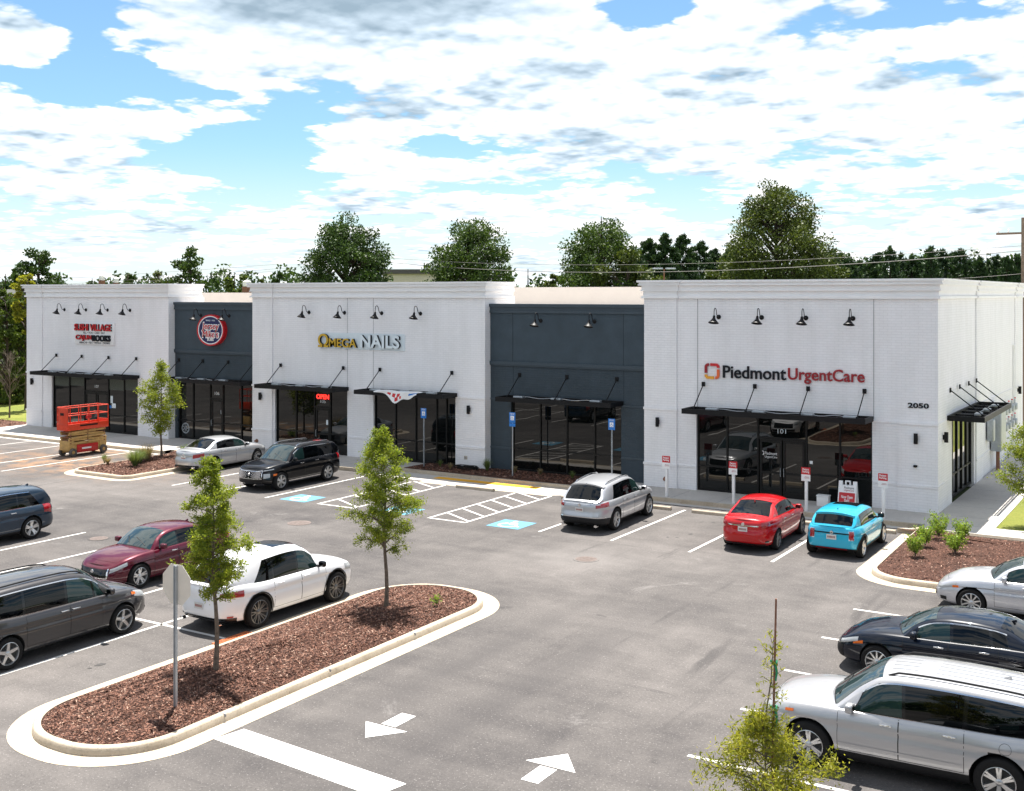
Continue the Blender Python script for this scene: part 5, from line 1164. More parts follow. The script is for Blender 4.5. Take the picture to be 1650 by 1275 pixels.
def shrub(label, loc, r, h, n, seed, leaf='shrub', group='bright green shrubs in the right hand bark bed', ls=0.07):
    rg = np.random.default_rng(seed); t = thing('shrub', label, 'shrub', loc, 0, group); b = MB(); B = []
    for i in range(16):
        a = i * 2.4; l = h * rg.uniform(0.7, 1.0); o = r * rg.uniform(0.3, 1.0); e = np.array([math.cos(a) * o, math.sin(a) * o, l]); b.tube([(0, 0, 0), tuple(e * [0.4, 0.4, 0.5]), tuple(e)], [0.012, 0.008, 0.004], 5)
        for k in range(10): B.append(e * np.array([0.4 + 0.6 * k / 9] * 2 + [0.35 + 0.68 * k / 9]))
    b.build('stems', MAT['bark'], t); B = np.array(B); c = B[rg.integers(0, len(B), n)] + rg.normal(0, 0.05, (n, 3)); leaf_mesh('foliage', c, ls, ls * 0.6, t, LEAF[leaf], rg, up=1.0); return t
for k, (x_, y_, r_, h_, lb) in enumerate([(-7.57, 35.4, 0.34, 0.62, 'front left one by the kerb'), (-7.62, 37.0, 0.33, 0.62, 'second one back along the kerb'), (-7.5, 38.5, 0.38, 0.75, 'tallest one near the pavement'), (-6.62, 36.4, 0.35, 0.62, 'front one of the right pair'), (-6.75, 38.3, 0.32, 0.66, 'rear one of the right pair')]):
    shrub('bright green leafy shrub in the right bark bed, ' + lb, (x_, y_, 0.2), r_, h_, 900, 200 + k)
shrub('small bright green plant behind the silver sedan at the small left island', (-43.3, 39.2, 0.2), 0.3, 0.35, 400, 210, group=None)
shrub('tiny pale weed in the bark at the far end of the main island', (-16.6, 23.2, 0.3), 0.14, 0.16, 90, 211, group=None, ls=0.06)

# ------------------------------------------------------------------ vehicles
def pchip(P):
    xs = [p[0] for p in P]; ys = [p[1] for p in P]; n = len(xs); h = [xs[i + 1] - xs[i] for i in range(n - 1)]; dl = [(ys[i + 1] - ys[i]) / h[i] for i in range(n - 1)]
    m = [0.0] * n; m[0] = dl[0]; m[-1] = dl[-1]
    for i in range(1, n - 1):
        if dl[i - 1] * dl[i] > 0:
            w1 = 2 * h[i] + h[i - 1]; w2 = h[i] + 2 * h[i - 1]; m[i] = (w1 + w2) / (w1 / dl[i - 1] + w2 / dl[i])
    def f(x):
        if x <= xs[0]: return ys[0]
        if x >= xs[-1]: return ys[-1]
        i = 0
        while x > xs[i + 1]: i += 1
        t = (x - xs[i]) / h[i]; a = 2 * t ** 3 - 3 * t * t + 1; b_ = t ** 3 - 2 * t * t + t; c = -2 * t ** 3 + 3 * t * t; d = t ** 3 - t * t
        return a * ys[i] + b_ * h[i] * m[i] + c * ys[i + 1] + d * h[i] * m[i + 1]
    return f
def lerp(a, b, t): return a + (b - a) * t
def car_paint(name, col, metal=0.0, rough=0.35, flake=0.0, cior=1.5):
    m, t, b = new_mat(name); b.inputs['Base Color'].default_value = (*col, 1); b.inputs['Metallic'].default_value = metal; b.inputs['Roughness'].default_value = rough
    b.inputs['Coat Weight'].default_value = 1.0; b.inputs['Coat Roughness'].default_value = 0.02; b.inputs['Coat IOR'].default_value = cior; b.inputs['Specular IOR Level'].default_value = 0.1
    if flake:
        f = t.noise(obj_vec(t), 500.0, 1.0); t.l.new(t.ramp(f, [(0.35, tuple(c * (1 - flake) for c in col)), (0.65, tuple(min(1, c * (1 + flake)) for c in col))]), b.inputs['Base Color'])
    return m
CM = dict(glass=glass_mat('car_side_glass', col=(0.001, 0.0015, 0.002), ior=1.42), screen=glass_mat('car_windscreen_glass', col=(0.016, 0.030, 0.030), ior=2.0), tintless=glass_mat('car_front_glass', col=(0.012, 0.030, 0.028), ior=1.55),
          plastic=pm('black_car_plastic', (0.010, 0.010, 0.011), 0.6, var=0.05, spec=0.3), gloss=pm('gloss_black', (0.006, 0.006, 0.007), 0.08, var=0),
          tyre=pm('tyre_rubber', (0.012, 0.0115, 0.0115), 0.9, spec=0.25, var=0.15, vs=20), rim=pm('alloy_rim', (0.55, 0.56, 0.57), 0.28, metal=0.9, var=0.03), rimdark=pm('dark_alloy_rim', (0.16, 0.16, 0.165), 0.3, metal=0.8, var=0.03), rimblack=pm('dark_brake_disc', (0.02, 0.02, 0.02), 0.7, var=0),
          chrome=MAT['chrome'], lamp=glass_mat('headlamp_lens', col=(0.42, 0.44, 0.45), ior=1.6), amber=pm('amber_lens', (0.80, 0.16, 0.01), 0.15, var=0), red=pm('tail_lamp_lens', (0.30, 0.004, 0.008), 0.12, coat=1, var=0),
          plate=pm('number_plate', (0.62, 0.62, 0.60), 0.5, var=0.03), ink=pm('plate_characters', (0.30, 0.10, 0.08), 0.6, var=0), seam=pm('panel_gap', (0.010, 0.010, 0.010), 0.9, var=0), well=pm('wheel_well', (0.010, 0.010, 0.010), 0.95, var=0))
SIDE = [(0.0, .11), (.05, .06), (.12, .04), (.20, .025), (.32, .012), (.45, .004), (.55, 0.0), (.63, .014), (.70, .024), (.745, .002), (.80, .008), (.88, .024), (.93, .038), (.97, .056), (1.0, .082)]

class Car:
    def __init__(s, sp):
        s.sp = sp; g = sp.get; s.L = sp['L']; s.W = sp['W']; s.H = sp['H']; s.a = s.L / 2; s.nf = g('nf', 4.3); s.nr = g('nr', 4.6)
        s.R = sp['R']; s.xf = s.a - sp['fo']; s.xr = s.xf - sp['wb']; s.zb = g('zb', 0.20)
        s.zsh = pchip(sp['shoulder']); s.crown = pchip(sp['crown']); s.ztop = pchip(sp['top']); s.zrail = pchip(sp['rail']); s.wr = pchip(sp['wrail'])
        s.fI = pchip(g('fI', [(0, .16), (.06, .06), (.15, .02), (.35, 0), (.5, .01), (.65, .03), (.8, .06), (.92, .10), (1, .17)]))
        s.rI = pchip(g('rI', [(0, .14), (.08, .05), (.2, .01), (.4, 0), (.52, .015), (.6, .05), (.75, .06), (.9, .08), (1, .13)]))
        s.sI = pchip(SIDE); s.g0, s.g1 = sp['gh']; s.wf = g('warp', (0.26, 0.16))
    def fr(s, x): return (s.a - x) / s.L
    def B(s, th, v):
        c, sn = math.cos(th), max(0.0, math.sin(th)); n = s.nf if c > 0 else s.nr
        cx = math.copysign(abs(c) ** (2 / n), c); sy = sn ** (2 / n)
        x = cx * s.a - math.copysign((s.fI(v) if c > 0 else s.rI(v)) * abs(cx) ** 4, c)
        fl = 0.018 * (math.exp(-((x - s.xf) / 0.42) ** 2) + 1.3 * math.exp(-((x - s.xr) / 0.45) ** 2)) * math.exp(-((v - 0.62) / 0.33) ** 2) * s.sp.get('flare', 1.0)
        y = sy * (s.W / 2 - 0.018 - s.sI(v) + fl)
        zb = s.zb + 0.05 * abs(cx) ** 6
        return Vector((x, y, zb + (s.zsh(s.fr(cx * s.a)) - zb) * v))
    def th(s, x):
        k = max(-0.999, min(0.999, x / s.a)); n = s.nf if k > 0 else s.nr; return math.acos(math.copysign(abs(k) ** (n / 2), k))
    def side(s, x, v): return s.B(s.th(x), v)
    def topz(s, x, y):
        w = max(0.05, s.side(max(-s.a + .02, min(s.a - .02, x)), 1.0).y); q = min(1, abs(y) / w); return s.zsh(s.fr(x)) + s.crown(s.fr(x)) * (1 - q ** 2.6)
    def G(s, f, t):
        x = s.a - f * s.L; bp = s.side(x, 1.0); yb = bp.y - 0.012; zbse = s.zsh(f) - 0.012
        zr = max(zbse, s.zrail(f)); zt = max(zr, s.ztop(f)); k = min(1.0, (zr - zbse) / 0.30); yr = lerp(yb, s.wr(f), k) if k < 1 else s.wr(f)
        def sd(q): return (lerp(yb, yr, q) + 0.05 * q * (1 - q) * 4 * 0.4 * k, lerp(zbse, zr, q))
        def rf(q): return (yr * (1 - q), zr + (zt - zr) * (1 - (1 - q) ** 2.2))
        if t <= .86: y, z = sd(t)
        elif t < 1.14:
            q = (t - .86) / .28; A = sd(.86); Bq = rf(.14); M_ = (yr, zr); y = (1 - q) ** 2 * A[0] + 2 * q * (1 - q) * M_[0] + q * q * Bq[0]; z = (1 - q) ** 2 * A[1] + 2 * q * (1 - q) * M_[1] + q * q * Bq[1]
        else: y, z = rf(t - 1)
        u = (f - s.g0) / (s.g1 - s.g0); wf, wb_ = s.wf; wp = -wf * max(0, 1 - u / 0.45) ** 0.8 + wb_ * max(0, (u - 0.65) / 0.35) ** 0.8 if 0 <= u <= 1 else (-wf if u < 0 else wb_)
        return Vector((x + wp * (y / (s.W / 2)) ** 2, y, z))

def grid(fn, us, vs, off, mirror=False, out=None):
    P = [[fn(u, v) for v in vs] for u in us]; nu, nv = len(us), len(vs); V = []
    for i in range(nu):
        for j in range(nv):
            a = P[min(i + 1, nu - 1)][j] - P[max(i - 1, 0)][j]; b = P[i][min(j + 1, nv - 1)] - P[i][max(j - 1, 0)]; n = a.cross(b)
            if n.length < 1e-9: n = Vector((0, 0, 1))
            n.normalize(); ref = out if out is not None else Vector((P[i][j].x * 0.25, P[i][j].y * 1.5, 0.35 if P[i][j].z > 0.6 else 0.0))
            if n.dot(ref) < 0: n = -n
            p = P[i][j] + n * off; V.append((p.x, -p.y, p.z) if mirror else tuple(p))
    F = []
    for i in range(nu - 1):
        for j in range(nv - 1):
            f = (i * nv + j, (i + 1) * nv + j, (i + 1) * nv + j + 1, i * nv + j + 1); F.append(f)
    # consistent outward winding
    f = F[len(F) // 2]; p0, p1, p2 = (Vector(V[f[k]]) for k in (0, 1, 2)); n = (p1 - p0).cross(p2 - p0); ctr = Vector((0, 0, 0.5)); o = out if out is not None else (p0 - ctr)
    if mirror and out is not None: o = Vector((o.x, -o.y, o.z))
    if n.dot(o) < 0: F = [q[::-1] for q in F]
    return V, F
def lin(a, b, n): return [a + (b - a) * k / (n - 1) for k in range(n)]
def patch(b, fn, u0, u1, v0, v1, off, nu=12, nv=8, mat=0, both=False, out=None, mirror=False):
    """v0/v1 may be functions of the u fraction, u0/u1 of the v fraction"""
    F_ = lambda q: q if callable(q) else (lambda _: q)
    a0, a1, b0, b1 = F_(u0), F_(u1), F_(v0), F_(v1)
    def f(s_, t_):
        u = lerp(a0(t_), a1(t_), s_); v = lerp(b0(s_), b1(s_), t_); return fn(u, v)
    for m in ((False, True) if both else (mirror,)):
        V, F = grid(f, lin(0, 1, nu), lin(0, 1, nv), off, m, out); b.add(V, F, mat, True)
    return b

def make_wheel(car, t, side_y, style, first):
    R_ = car.R; g = car.sp.get; rr = R_ * g('rimr', 0.70); tw = 0.115; T = Matrix.Rotation(R(-90), 4, 'X')   # lathe z -> +y
    w = MB(); w.lathe([(0.0, -tw * 0.6), (rr * 0.96, -tw * 0.6), (rr * 0.97, 0.055), (rr * 0.62, 0.035), (0, 0.035)], 32, 0, T); wo = w.build('wheel', CM['rimblack'], t)  # dark barrel and brake disc behind the spokes
    y = MB(); y.lathe([(rr, -tw), (R_ * 0.90, -tw), (R_ * 0.975, -tw * 0.86), (R_, -tw * 0.55), (R_, tw * 0.55), (R_ * 0.975, tw * 0.86), (R_ * 0.92, tw), (R_ * 0.80, tw * 1.03), (rr * 1.01, tw * 0.92), (rr, tw * 0.75)], 40, 0, T, cap=False); y.build('tyre', CM['tyre'], wo)
    r = MB(); r.lathe([(rr * 1.005, tw * 0.70), (rr * 1.01, tw * 0.92), (rr * 0.965, tw * 0.95), (rr * 0.93, tw * 0.80), (rr * 0.92, 0.045)], 40, 0, T, cap=False)
    n, w0, w1, dbl = style['n'], style['w0'], style['w1'], style.get('dbl', 0)
    for k in range(n):
        for q in ((-1, 1) if dbl else (0,)):
            a = 2 * math.pi * k / n + q * dbl; Mt = Matrix.Rotation(a, 4, 'Y')
            sk = style.get('skew', 0) * q
            V = [(-w0, .062, rr * .10), (w0, .062, rr * .10), (w1 + sk, .098, rr * .95), (-w1 + sk, .098, rr * .95), (-w0 * 1.25, .03, rr * .10), (w0 * 1.25, .03, rr * .10), (w1 * 1.25 + sk, .05, rr * .95), (-w1 * 1.25 + sk, .05, rr * .95)]
            r.add(V, [(0, 3, 2, 1), (0, 1, 5, 4), (1, 2, 6, 5), (2, 3, 7, 6), (3, 0, 4, 7)], 0, False, Mt)
    r.lathe([(rr * .21, .04), (rr * .21, .075), (rr * .16, .084), (0, .086)], 20, 0, T); r.build('rim', [CM[style.get('mat', 'rim')]], wo)
    return wo

def make_car(name, label, loc, heading, sp, paint, kind='car'):
    """loc = centre of the body on the ground, heading in degrees (0 = nose to +X)"""
    c = Car(sp); g = sp.get; t = thing(name, label, kind, (loc[0], loc[1], loc[2] if len(loc) > 2 else 0.0), R(heading))
    NB = 44; vs = [p[0] for p in SIDE]; clad = g('clad', 0.0)
    ths = [math.pi * k / NB for k in range(NB + 1)]
    bm = bmesh.new(); L_ = []; Rr = []
    for th in ths:
        l = [c.B(th, v) for v in vs]; lv = [bm.verts.new(p) for p in l]; L_.append(lv); Rr.append([bm.verts.new((p.x, -p.y, p.z)) for p in l])
    def q(*v):
        vv = []
        for x in v:
            if x not in vv: vv.append(x)
        if len(vv) > 2:
            try: return bm.faces.new(vv)
            except ValueError: return None
    for i in range(NB):
        for j in range(len(vs) - 1):
            m = 1 if vs[j + 1] <= clad + 1e-6 else 0
            for S, fl in ((L_, 0), (Rr, 1)):
                v = (S[i][j], S[i][j + 1], S[i + 1][j + 1], S[i + 1][j]); f = q(*(v if fl == 1 else v[::-1]))
                if f: f.material_index = m
    K = 10
    for lvl, sgn_ in ((len(vs) - 1, 1), (0, -1)):
        rows = []
        for i, th in enumerate(ths):
            a = L_[i][lvl].co; row = [L_[i][lvl]]
            for k in range(1, K):
                y = a.y * (1 - 2 * k / K)
                if sgn_ > 0: w = max(a.y, 1e-6); z = a.z + c.crown(c.fr(a.x)) * (1 - abs(1 - 2 * k / K) ** 2.6); row.append(bm.verts.new((a.x, y, z)))
                else: row.append(bm.verts.new((a.x, y, a.z)))
            row.append(Rr[i][lvl]); rows.append(row)
        for i in range(NB):
            for k in range(K):
                v = (rows[i][k], rows[i][k + 1], rows[i + 1][k + 1], rows[i + 1][k]); f = q(*(v if sgn_ > 0 else v[::-1]))
                if f: f.material_index = 0 if sgn_ > 0 else 1
    bmesh.ops.remove_doubles(bm, verts=bm.verts, dist=2e-4); bmesh.ops.recalc_face_normals(bm, faces=bm.faces)
    me = bpy.data.meshes.new('tmp'); bm.to_mesh(me); bm.free()
    for m in (paint, CM['plastic'], CM['well']): me.materials.append(m)
    base = bpy.data.objects.new('tmp', me); C.objects.link(base)
    cut = MB(); Rw = c.R * g('arch', 1.13)
    for x in (c.xf, c.xr):
        for s_ in (1, -1): cut.lathe([(0, -0.34), (Rw, -0.34), (Rw, 0.34), (0, 0.34)], 40, 0, Matrix.Translation((x, s_ * (c.W / 2 - 0.04), c.R + 0.01)) @ Matrix.Rotation(R(90), 4, 'X'))
    co = cut.build('tmpcut', CM['well'], merge=True)
    bmc = bmesh.new(); bmc.from_mesh(co.data); bmesh.ops.recalc_face_normals(bmc, faces=bmc.faces); bmc.to_mesh(co.data); bmc.free()
    md = base.modifiers.new('b', 'BOOLEAN'); md.operation = 'DIFFERENCE'; md.object = co; md.solver = 'EXACT'
    dg = bpy.context.evaluated_depsgraph_get(); ev = bpy.data.meshes.new_from_object(base.evaluated_get(dg))
    bpy.data.objects.remove(base); bpy.data.objects.remove(co)
    b = MB(); V = [tuple(v.co) for v in ev.vertices]; F = [tuple(p.vertices) for p in ev.polygons]; mi = []
    for p in ev.polygons:
        ce = p.center; m = p.material_index if p.material_index < 2 else 2
        for x in (c.xf, c.xr):
            d = math.hypot(ce.x - x, ce.z - c.R - 0.01)
            if d < Rw * 1.003 and abs(ce.y) < c.W / 2 and (abs(d - Rw) < 0.012 or abs(abs(ce.y) - (c.W / 2 - 0.38)) < 0.01): m = 2
        mi.append(m)
    b.add(V, F, mi, True)
    fs = lin(c.g0, c.g1, 60); ts = [0, .15, .3, .45, .6, .74, .86, .885, .91, .935, .96, .98, 1.0, 1.02, 1.04, 1.065, 1.09, 1.115, 1.14, 1.25, 1.4, 1.6, 1.8, 2.0]
    for m in (False, True):
        V, F = grid(c.G, fs, ts, 0.0, m); b.add(V, F, 0, True)
    body = b.build('body', [paint, CM['plastic'], CM['well']], t, sharp=40); body.cycles.shadow_terminator_offset = 0.35; body.cycles.shadow_terminator_geometry_offset = 0.25
    # glass
    f0, fa, fb, f1 = g('glass')       # windscreen base, roof front, roof rear, backlight base
    def wid(lo): return lambda q: lo
    w = MB(); patch(w, c.G, f0, fa, 1.10, 2.0, 0.005, 14, 12, 0, True); wo = w.build('windscreen', CM['screen'], t)
    w = MB(); patch(w, c.G, fb, f1, 1.13, 2.0, 0.005, 12, 12, 0, True); w.build('rear_window', CM['glass'], t)
    tl = lambda f, mg: min(.5, mg / max(.06, c.zrail(f) - c.zsh(f))); tu = lambda f, mg: max(tl(f, .03) + .02, min(.90, 1 - mg / max(.06, c.zrail(f) - c.zsh(f))))
    wins = sp['windows']; ga, gb = wins[0][0], wins[-1][1]; la, lb = wins[0][2], wins[-1][3]
    def sidepatch(bb, x0, x1, l0, l1, ml, mu, off, nu, nv, mat, m):
        def fn(s_, q):
            f = lerp(x0, x1, s_); a = tl(f, ml); u = tu(f, mu); tt = lerp(a, u, q); f2 = lerp(x0 + l0 * q, x1 + l1 * q, s_); return c.G(f2, lerp(tl(f2, ml), tu(f2, mu), q))
        V, F = grid(fn, lin(0, 1, nu), lin(0, 1, nv), off, m); bb.add(V, F, mat, True)
    for m in (False, True):
        bk = MB(); sidepatch(bk, ga - .006, gb + .006, la, lb, .012, .028, .0025, 30, 8, 0, m); bk.build('window_surround', CM[g('surround', 'gloss')], t)
        if g('chrome'):
            ch = MB()
            for (ml_, mu_) in ((.004, None), (None, .015)):
                def fn(s_, q, lo=ml_):
                    f = lerp(ga - .008, gb + .008, s_)
                    if lo is not None: return c.G(f + la * 0 , tl(f, .004) + q * tl(f, .016))
                    ff = lerp(ga - .008 + la, gb + .008 + lb, s_); return c.G(ff, tu(ff, .014) - q * .016 / max(.1, c.zrail(ff) - c.zsh(ff)) * 1.4)
                V, F = grid(fn, lin(0, 1, 34), [0, 1], .006, m); ch.add(V, F, 0, True)
            ch.build('window_trim', CM['chrome'], t)
        for wk, (x0, x1, l0, l1) in enumerate(wins):
            wi = MB(); sidepatch(wi, x0, x1, l0, l1, .035, .050, .006, 14, 7, 0, m); wi.build('window', CM['tintless' if wk <= g('clear', 0) else 'glass'], t)
    # doors: outlined by their gaps, each with a handle
    for m in (False, True):
        for k, (x0, x1, hb, hx) in enumerate(sp['doors']):
            X0, X1 = c.a - x0 * c.L, c.a - x1 * c.L
            def ex(v, X1=X1, x1=x1):   # rear edge of the last door swings round the arch
                z = c.zb + (c.zsh(x1) - c.zb) * v; dz = z - c.R; r_ = Rw + 0.05
                if abs(dz) < r_ and abs(X1 - c.xr) < r_ * 1.05: return max(X1, c.xr + math.sqrt(r_ * r_ - dz * dz))
                return X1
            d = MB(); lo = max(.16, clad + .02); hi = .985
            def fn(off_e): 
                return lambda s_, v: c.side(lerp(X0 - off_e, ex(v) + off_e, s_), v)
            V, F = grid(fn(0.0), lin(0, 1, 12), lin(lo, hi, 16), .0015, m); d.add(V, F, 1, True)
            V, F = grid(fn(.009), lin(0, 1, 14), lin(lo + .012, hi - .0, 16), .004, m); d.add(V, F, 0, True)
            do = d.build('door', [paint, CM['seam']], t)
            hxx = lerp(X0, X1, hb); v_ = .865; p = c.side(hxx, v_); sy = -1 if m else 1
            h_ = MB(); h_.bbox(hxx - .10, hxx + .10, sy * (p.y + .012), sy * (p.y + .042), p.z - .015, p.z + .015, .012) if sy > 0 else h_.bbox(hxx - .10, hxx + .10, -(p.y + .042), -(p.y + .012), p.z - .015, p.z + .015, .012)
            h_.bbox(hxx - .10, hxx - .07, min(sy * p.y, sy * (p.y + .03)), max(sy * p.y, sy * (p.y + .03)), p.z - .013, p.z + .013, .004); h_.bbox(hxx + .07, hxx + .10, min(sy * p.y, sy * (p.y + .03)), max(sy * p.y, sy * (p.y + .03)), p.z - .013, p.z + .013, .004)
            h_.build('handle', CM['chrome'] if g('chromehandle', True) else paint, do)
        if g('rocker'):
            r_ = MB(); V, F = grid(lambda x, v: c.side(x, v), lin(c.xf - Rw - .04, c.xr + Rw + .04, 10), lin(.02, .14, 4), .008, m); r_.add(V, F, 0, True); r_.build('sill_trim', CM[g('rocker')], t)
        if g('arches'):
            for x in (c.xf, c.xr):
                a_ = MB(); w_ = g('arches')
                def fn(s_, q, x=x):
                    an = lerp(-14, 194, s_); rr_ = Rw + 0.001 + w_ * q; px_ = x + rr_ * math.cos(R(an)); pz = c.R + .01 + rr_ * math.sin(R(an)); ff = c.fr(px_); v = (pz - c.zb) / (c.zsh(ff) - c.zb); return c.side(px_, max(0.0, min(1, v)))
                V, F = grid(fn, lin(0, 1, 22), [0, .5, 1], .012, m); a_.add(V, F, 0, True); a_.build('arch_trim', CM['plastic'], t)
    # mirrors
    mf = g('mirror', g('glass')[0] + .045)
    for s_ in (1, -1):
        x = c.a - mf * c.L - c.wf[0] * .75; p = c.side(x, 1.0); y0 = p.y
        b = MB(); b.bbox(x - .06, x + .07, min(s_ * (y0 + .05), s_ * (y0 + .25)), max(s_ * (y0 + .05), s_ * (y0 + .25)), p.z + .02, p.z + .17, .045, 0, segs=3)
        b.bbox(x - .03, x + .03, min(s_ * (y0 - .04), s_ * (y0 + .08)), max(s_ * (y0 - .04), s_ * (y0 + .08)), p.z + .0, p.z + .05, .01, 1)
        mo = b.build('mirror', [paint if not g('blackmirror') else CM['gloss'], CM['plastic']], t)
        b = MB(); b.box(x - .068, x - .061, min(s_ * (y0 + .08), s_ * (y0 + .22)), max(s_ * (y0 + .08), s_ * (y0 + .22)), p.z + .045, p.z + .145); b.build('mirror_glass', CM['glass'], mo)
    # hood shut lines and the tail gate gap
    def strip(bb, pts, w_, off, mat=0):
        P = [Vector((x, y, c.topz(x, y) + off)) for x, y in pts]
        for p, q_ in zip(P, P[1:]):
            d = (q_ - p); n = Vector((-d.y, d.x, 0)).normalized() * w_ / 2; bb.add([tuple(p - n), tuple(q_ - n), tuple(q_ + n), tuple(p + n)], [(0, 1, 2, 3)], mat, True)
    hb = MB(); xc = c.a - (c.g0 + .005) * c.L
    for s_ in (1, -1):
        pts = []
        for k in range(13):
            u = k / 12; x = lerp(xc - .16, c.a - g('hood0', .36) * 1.0, u); w_ = c.side(x, 1.0).y; pts.append((x, s_ * (w_ - .07 - .05 * u)))
        strip(hb, pts, .008, .0035)
    xe = c.a - g('hood0', .36); w_ = c.side(xe, 1.0).y - .12; strip(hb, [(xe + .05 * (1 - (2 * k / 10 - 1) ** 2), w_ * (1 - 2 * k / 10)) for k in range(11)], .008, .0035)
    hb.build('bonnet_gap', CM['seam'], t)
    for s_ in (-1, 1):   # wipers
        b = MB(); p0 = c.G(f0 + .012, 1.35 if s_ > 0 else 1.9); p1 = c.G(f0 + .05, 1.95 if s_ > 0 else 1.55); sy = 1 if s_ > 0 else -1
        b.tube([(p0.x, sy * p0.y, p0.z + .02), ((p0.x + p1.x) / 2, sy * (p0.y + p1.y) / 2, (p0.z + p1.z) / 2 + .03), (p1.x, sy * p1.y, p1.z + .02)], .009, 5); b.build('wiper', CM['plastic'], t)
    b = MB(); patch(b, c.G, f0 - .004, f0 + .012, 1.12, 2.0, .004, 4, 12, 0, True); b.build('cowl', CM['plastic'], t)
    # lamps, grille, bumper pieces given as patches on the body shell: (name, th0, th1, v0, v1, material, offset, both sides)
    for (nm, a0, a1, v0, v1, mt, off, both) in sp['lamps']:
        if both == 'c': b = MB(); patch(b, c.B, a0, a1, v0, v1, off, 14, 6, 0, True); b.build(nm, mt if not isinstance(mt, str) else CM.get(mt, paint), t)
        else:
            for m in (False, True): b = MB(); patch(b, c.B, a0, a1, v0, v1, off, 12, 6, 0, mirror=m); b.build(nm, CM.get(mt, paint) if isinstance(mt, str) else mt, t)
    # plate
    for (pv, front) in g('plates', [(.62, False)]):
        p = c.B(0.0 if front else math.pi, pv); sx = 1 if front else -1; b = MB(); b.box(p.x + sx * .012 if sx > 0 else p.x - .022, p.x + .022 if sx > 0 else p.x - .012, -.15, .15, p.z - .075, p.z + .075)
        po = b.build('number_plate', CM['plate'], t); b = MB(); xx = p.x + sx * .024
        for k in range(6): b.box(min(xx, xx + sx * .002), max(xx, xx + sx * .002), -.11 + k * .04, -.085 + k * .04, p.z - .03, p.z + .03)
        b.build('plate_marks', CM['ink'], po)
    if g('badge'):
        for v_, front in g('badge'):
            p = c.B(0.0 if front else math.pi, v_); sx = 1 if front else -1; b = MB(); b.lathe([(0, 0), (.055, 0), (.05, .014), (.03, .014), (.028, .006), (0, .006)], 18, 0, Matrix.Translation((p.x + sx * .008, 0, p.z)) @ Matrix.Rotation(R(90 * sx), 4, 'Y')); b.build('emblem', CM['chrome'], t)
    if g('rails'):
        r0, r1, mt = g('rails')
        for s_ in (1, -1):
            pts = []
            for k in range(15): f = lerp(r0, r1, k / 14); p = c.G(f, 1.15); e = min(k, 14 - k); pts.append((p.x, s_ * (p.y - .01), p.z + (.045 if e > 0 else .0)))
            b = MB(); b.tube(pts, .018, 6); b.build('roof_rail', CM[mt], t)
    if g('sunroof'):
        r0, r1, tw = g('sunroof'); b = MB(); patch(b, c.G, r0, r1, tw, 2.0, .005, 10, 8, 0, True); b.build('sunroof', CM['gloss'], t)
    if g('ribs'):
        for y_ in (-.36, -.18, 0, .18, .36):
            for (q0, q1) in ((.44, .52), (.58, .85)):
                b = MB(); P_ = []
                for k in range(16): f = lerp(q0, q1, k / 15); x = c.a - f * c.L; yr = c.wr(f); tt = 1 + (1 - abs(y_) / yr); p = c.G(f, min(2, tt)); P_.append((p.x, y_, p.z - .001))
                b.tube(P_, .011, 6); b.build('roof_rib', paint, t)
    if g('antenna'):
        f = g('antenna'); p = c.G(f, 2.0); b = MB(); b.prism([(-.07, 0), (.09, 0), (-.05, .055), (-.07, .05)], -.012, .012, 0, Matrix.Translation((p.x, 0, p.z - .005)) @ Matrix(((1, 0, 0, 0), (0, 0, -1, 0), (0, 1, 0, 0), (0, 0, 0, 1)))); b.build('antenna', paint, t)
    if g('spoiler'):
        f, ln_, mt = g('spoiler'); b = MB(); 
        def fn(u, v): p = c.G(f, v); return Vector((p.x - u * ln_, p.y * (1 - .03 * u), p.z - .02 * u * ln_ / .2 + .004))
        for m in (False, True):
            V, F = grid(fn, [0, .5, 1], lin(1.02, 2, 10), .012, m); b.add(V, F, 0, True); V, F = grid(lambda u, v: fn(u, v) - Vector((0, 0, .05 * u)), [0, .5, 1], lin(1.02, 2, 10), -.004, m); b.add(V, F, 0, True)
            V = [tuple(fn(1, v) + Vector((0, 0, dz))) for v in lin(1.02, 2, 10) for dz in (.012, -.05)]; V = [(x, -y if m else y, z) for x, y, z in V]; b.add(V, [(2 * k, 2 * k + 1, 2 * k + 3, 2 * k + 2) for k in range(9)], 0, True)
        b.build('spoiler', paint if mt == 'paint' else CM[mt], t)
    if g('exhaust'):
        for s_ in (1, -1):
            p = c.B(math.pi, .03); b = MB(); b.lathe([(.035, 0), (.042, 0), (.042, .10), (.035, .10)], 14, 0, Matrix.Translation((p.x - .09, s_ * c.W * .32, .27)) @ Matrix.Rotation(R(90), 4, 'Y') @ Matrix.Scale(1.5, 4, (0, 1, 0))); b.build('exhaust_tip', CM['chrome'], t)
    # wheels
    st = sp['wheel']; w0 = make_wheel(c, t, 0, st, None); first = True
    for x in (c.xf, c.xr):
        for s_ in (1, -1):
            if first: w = w0; first = False
            else:
                w = w0.copy(); C.objects.link(w)
                for ch in w0.children: d = ch.copy(); C.objects.link(d); d.parent = w
            w.location = (x, s_ * (c.W / 2 - .125), c.R); w.rotation_euler = (0, 0, 0 if s_ > 0 else math.pi)
    return t

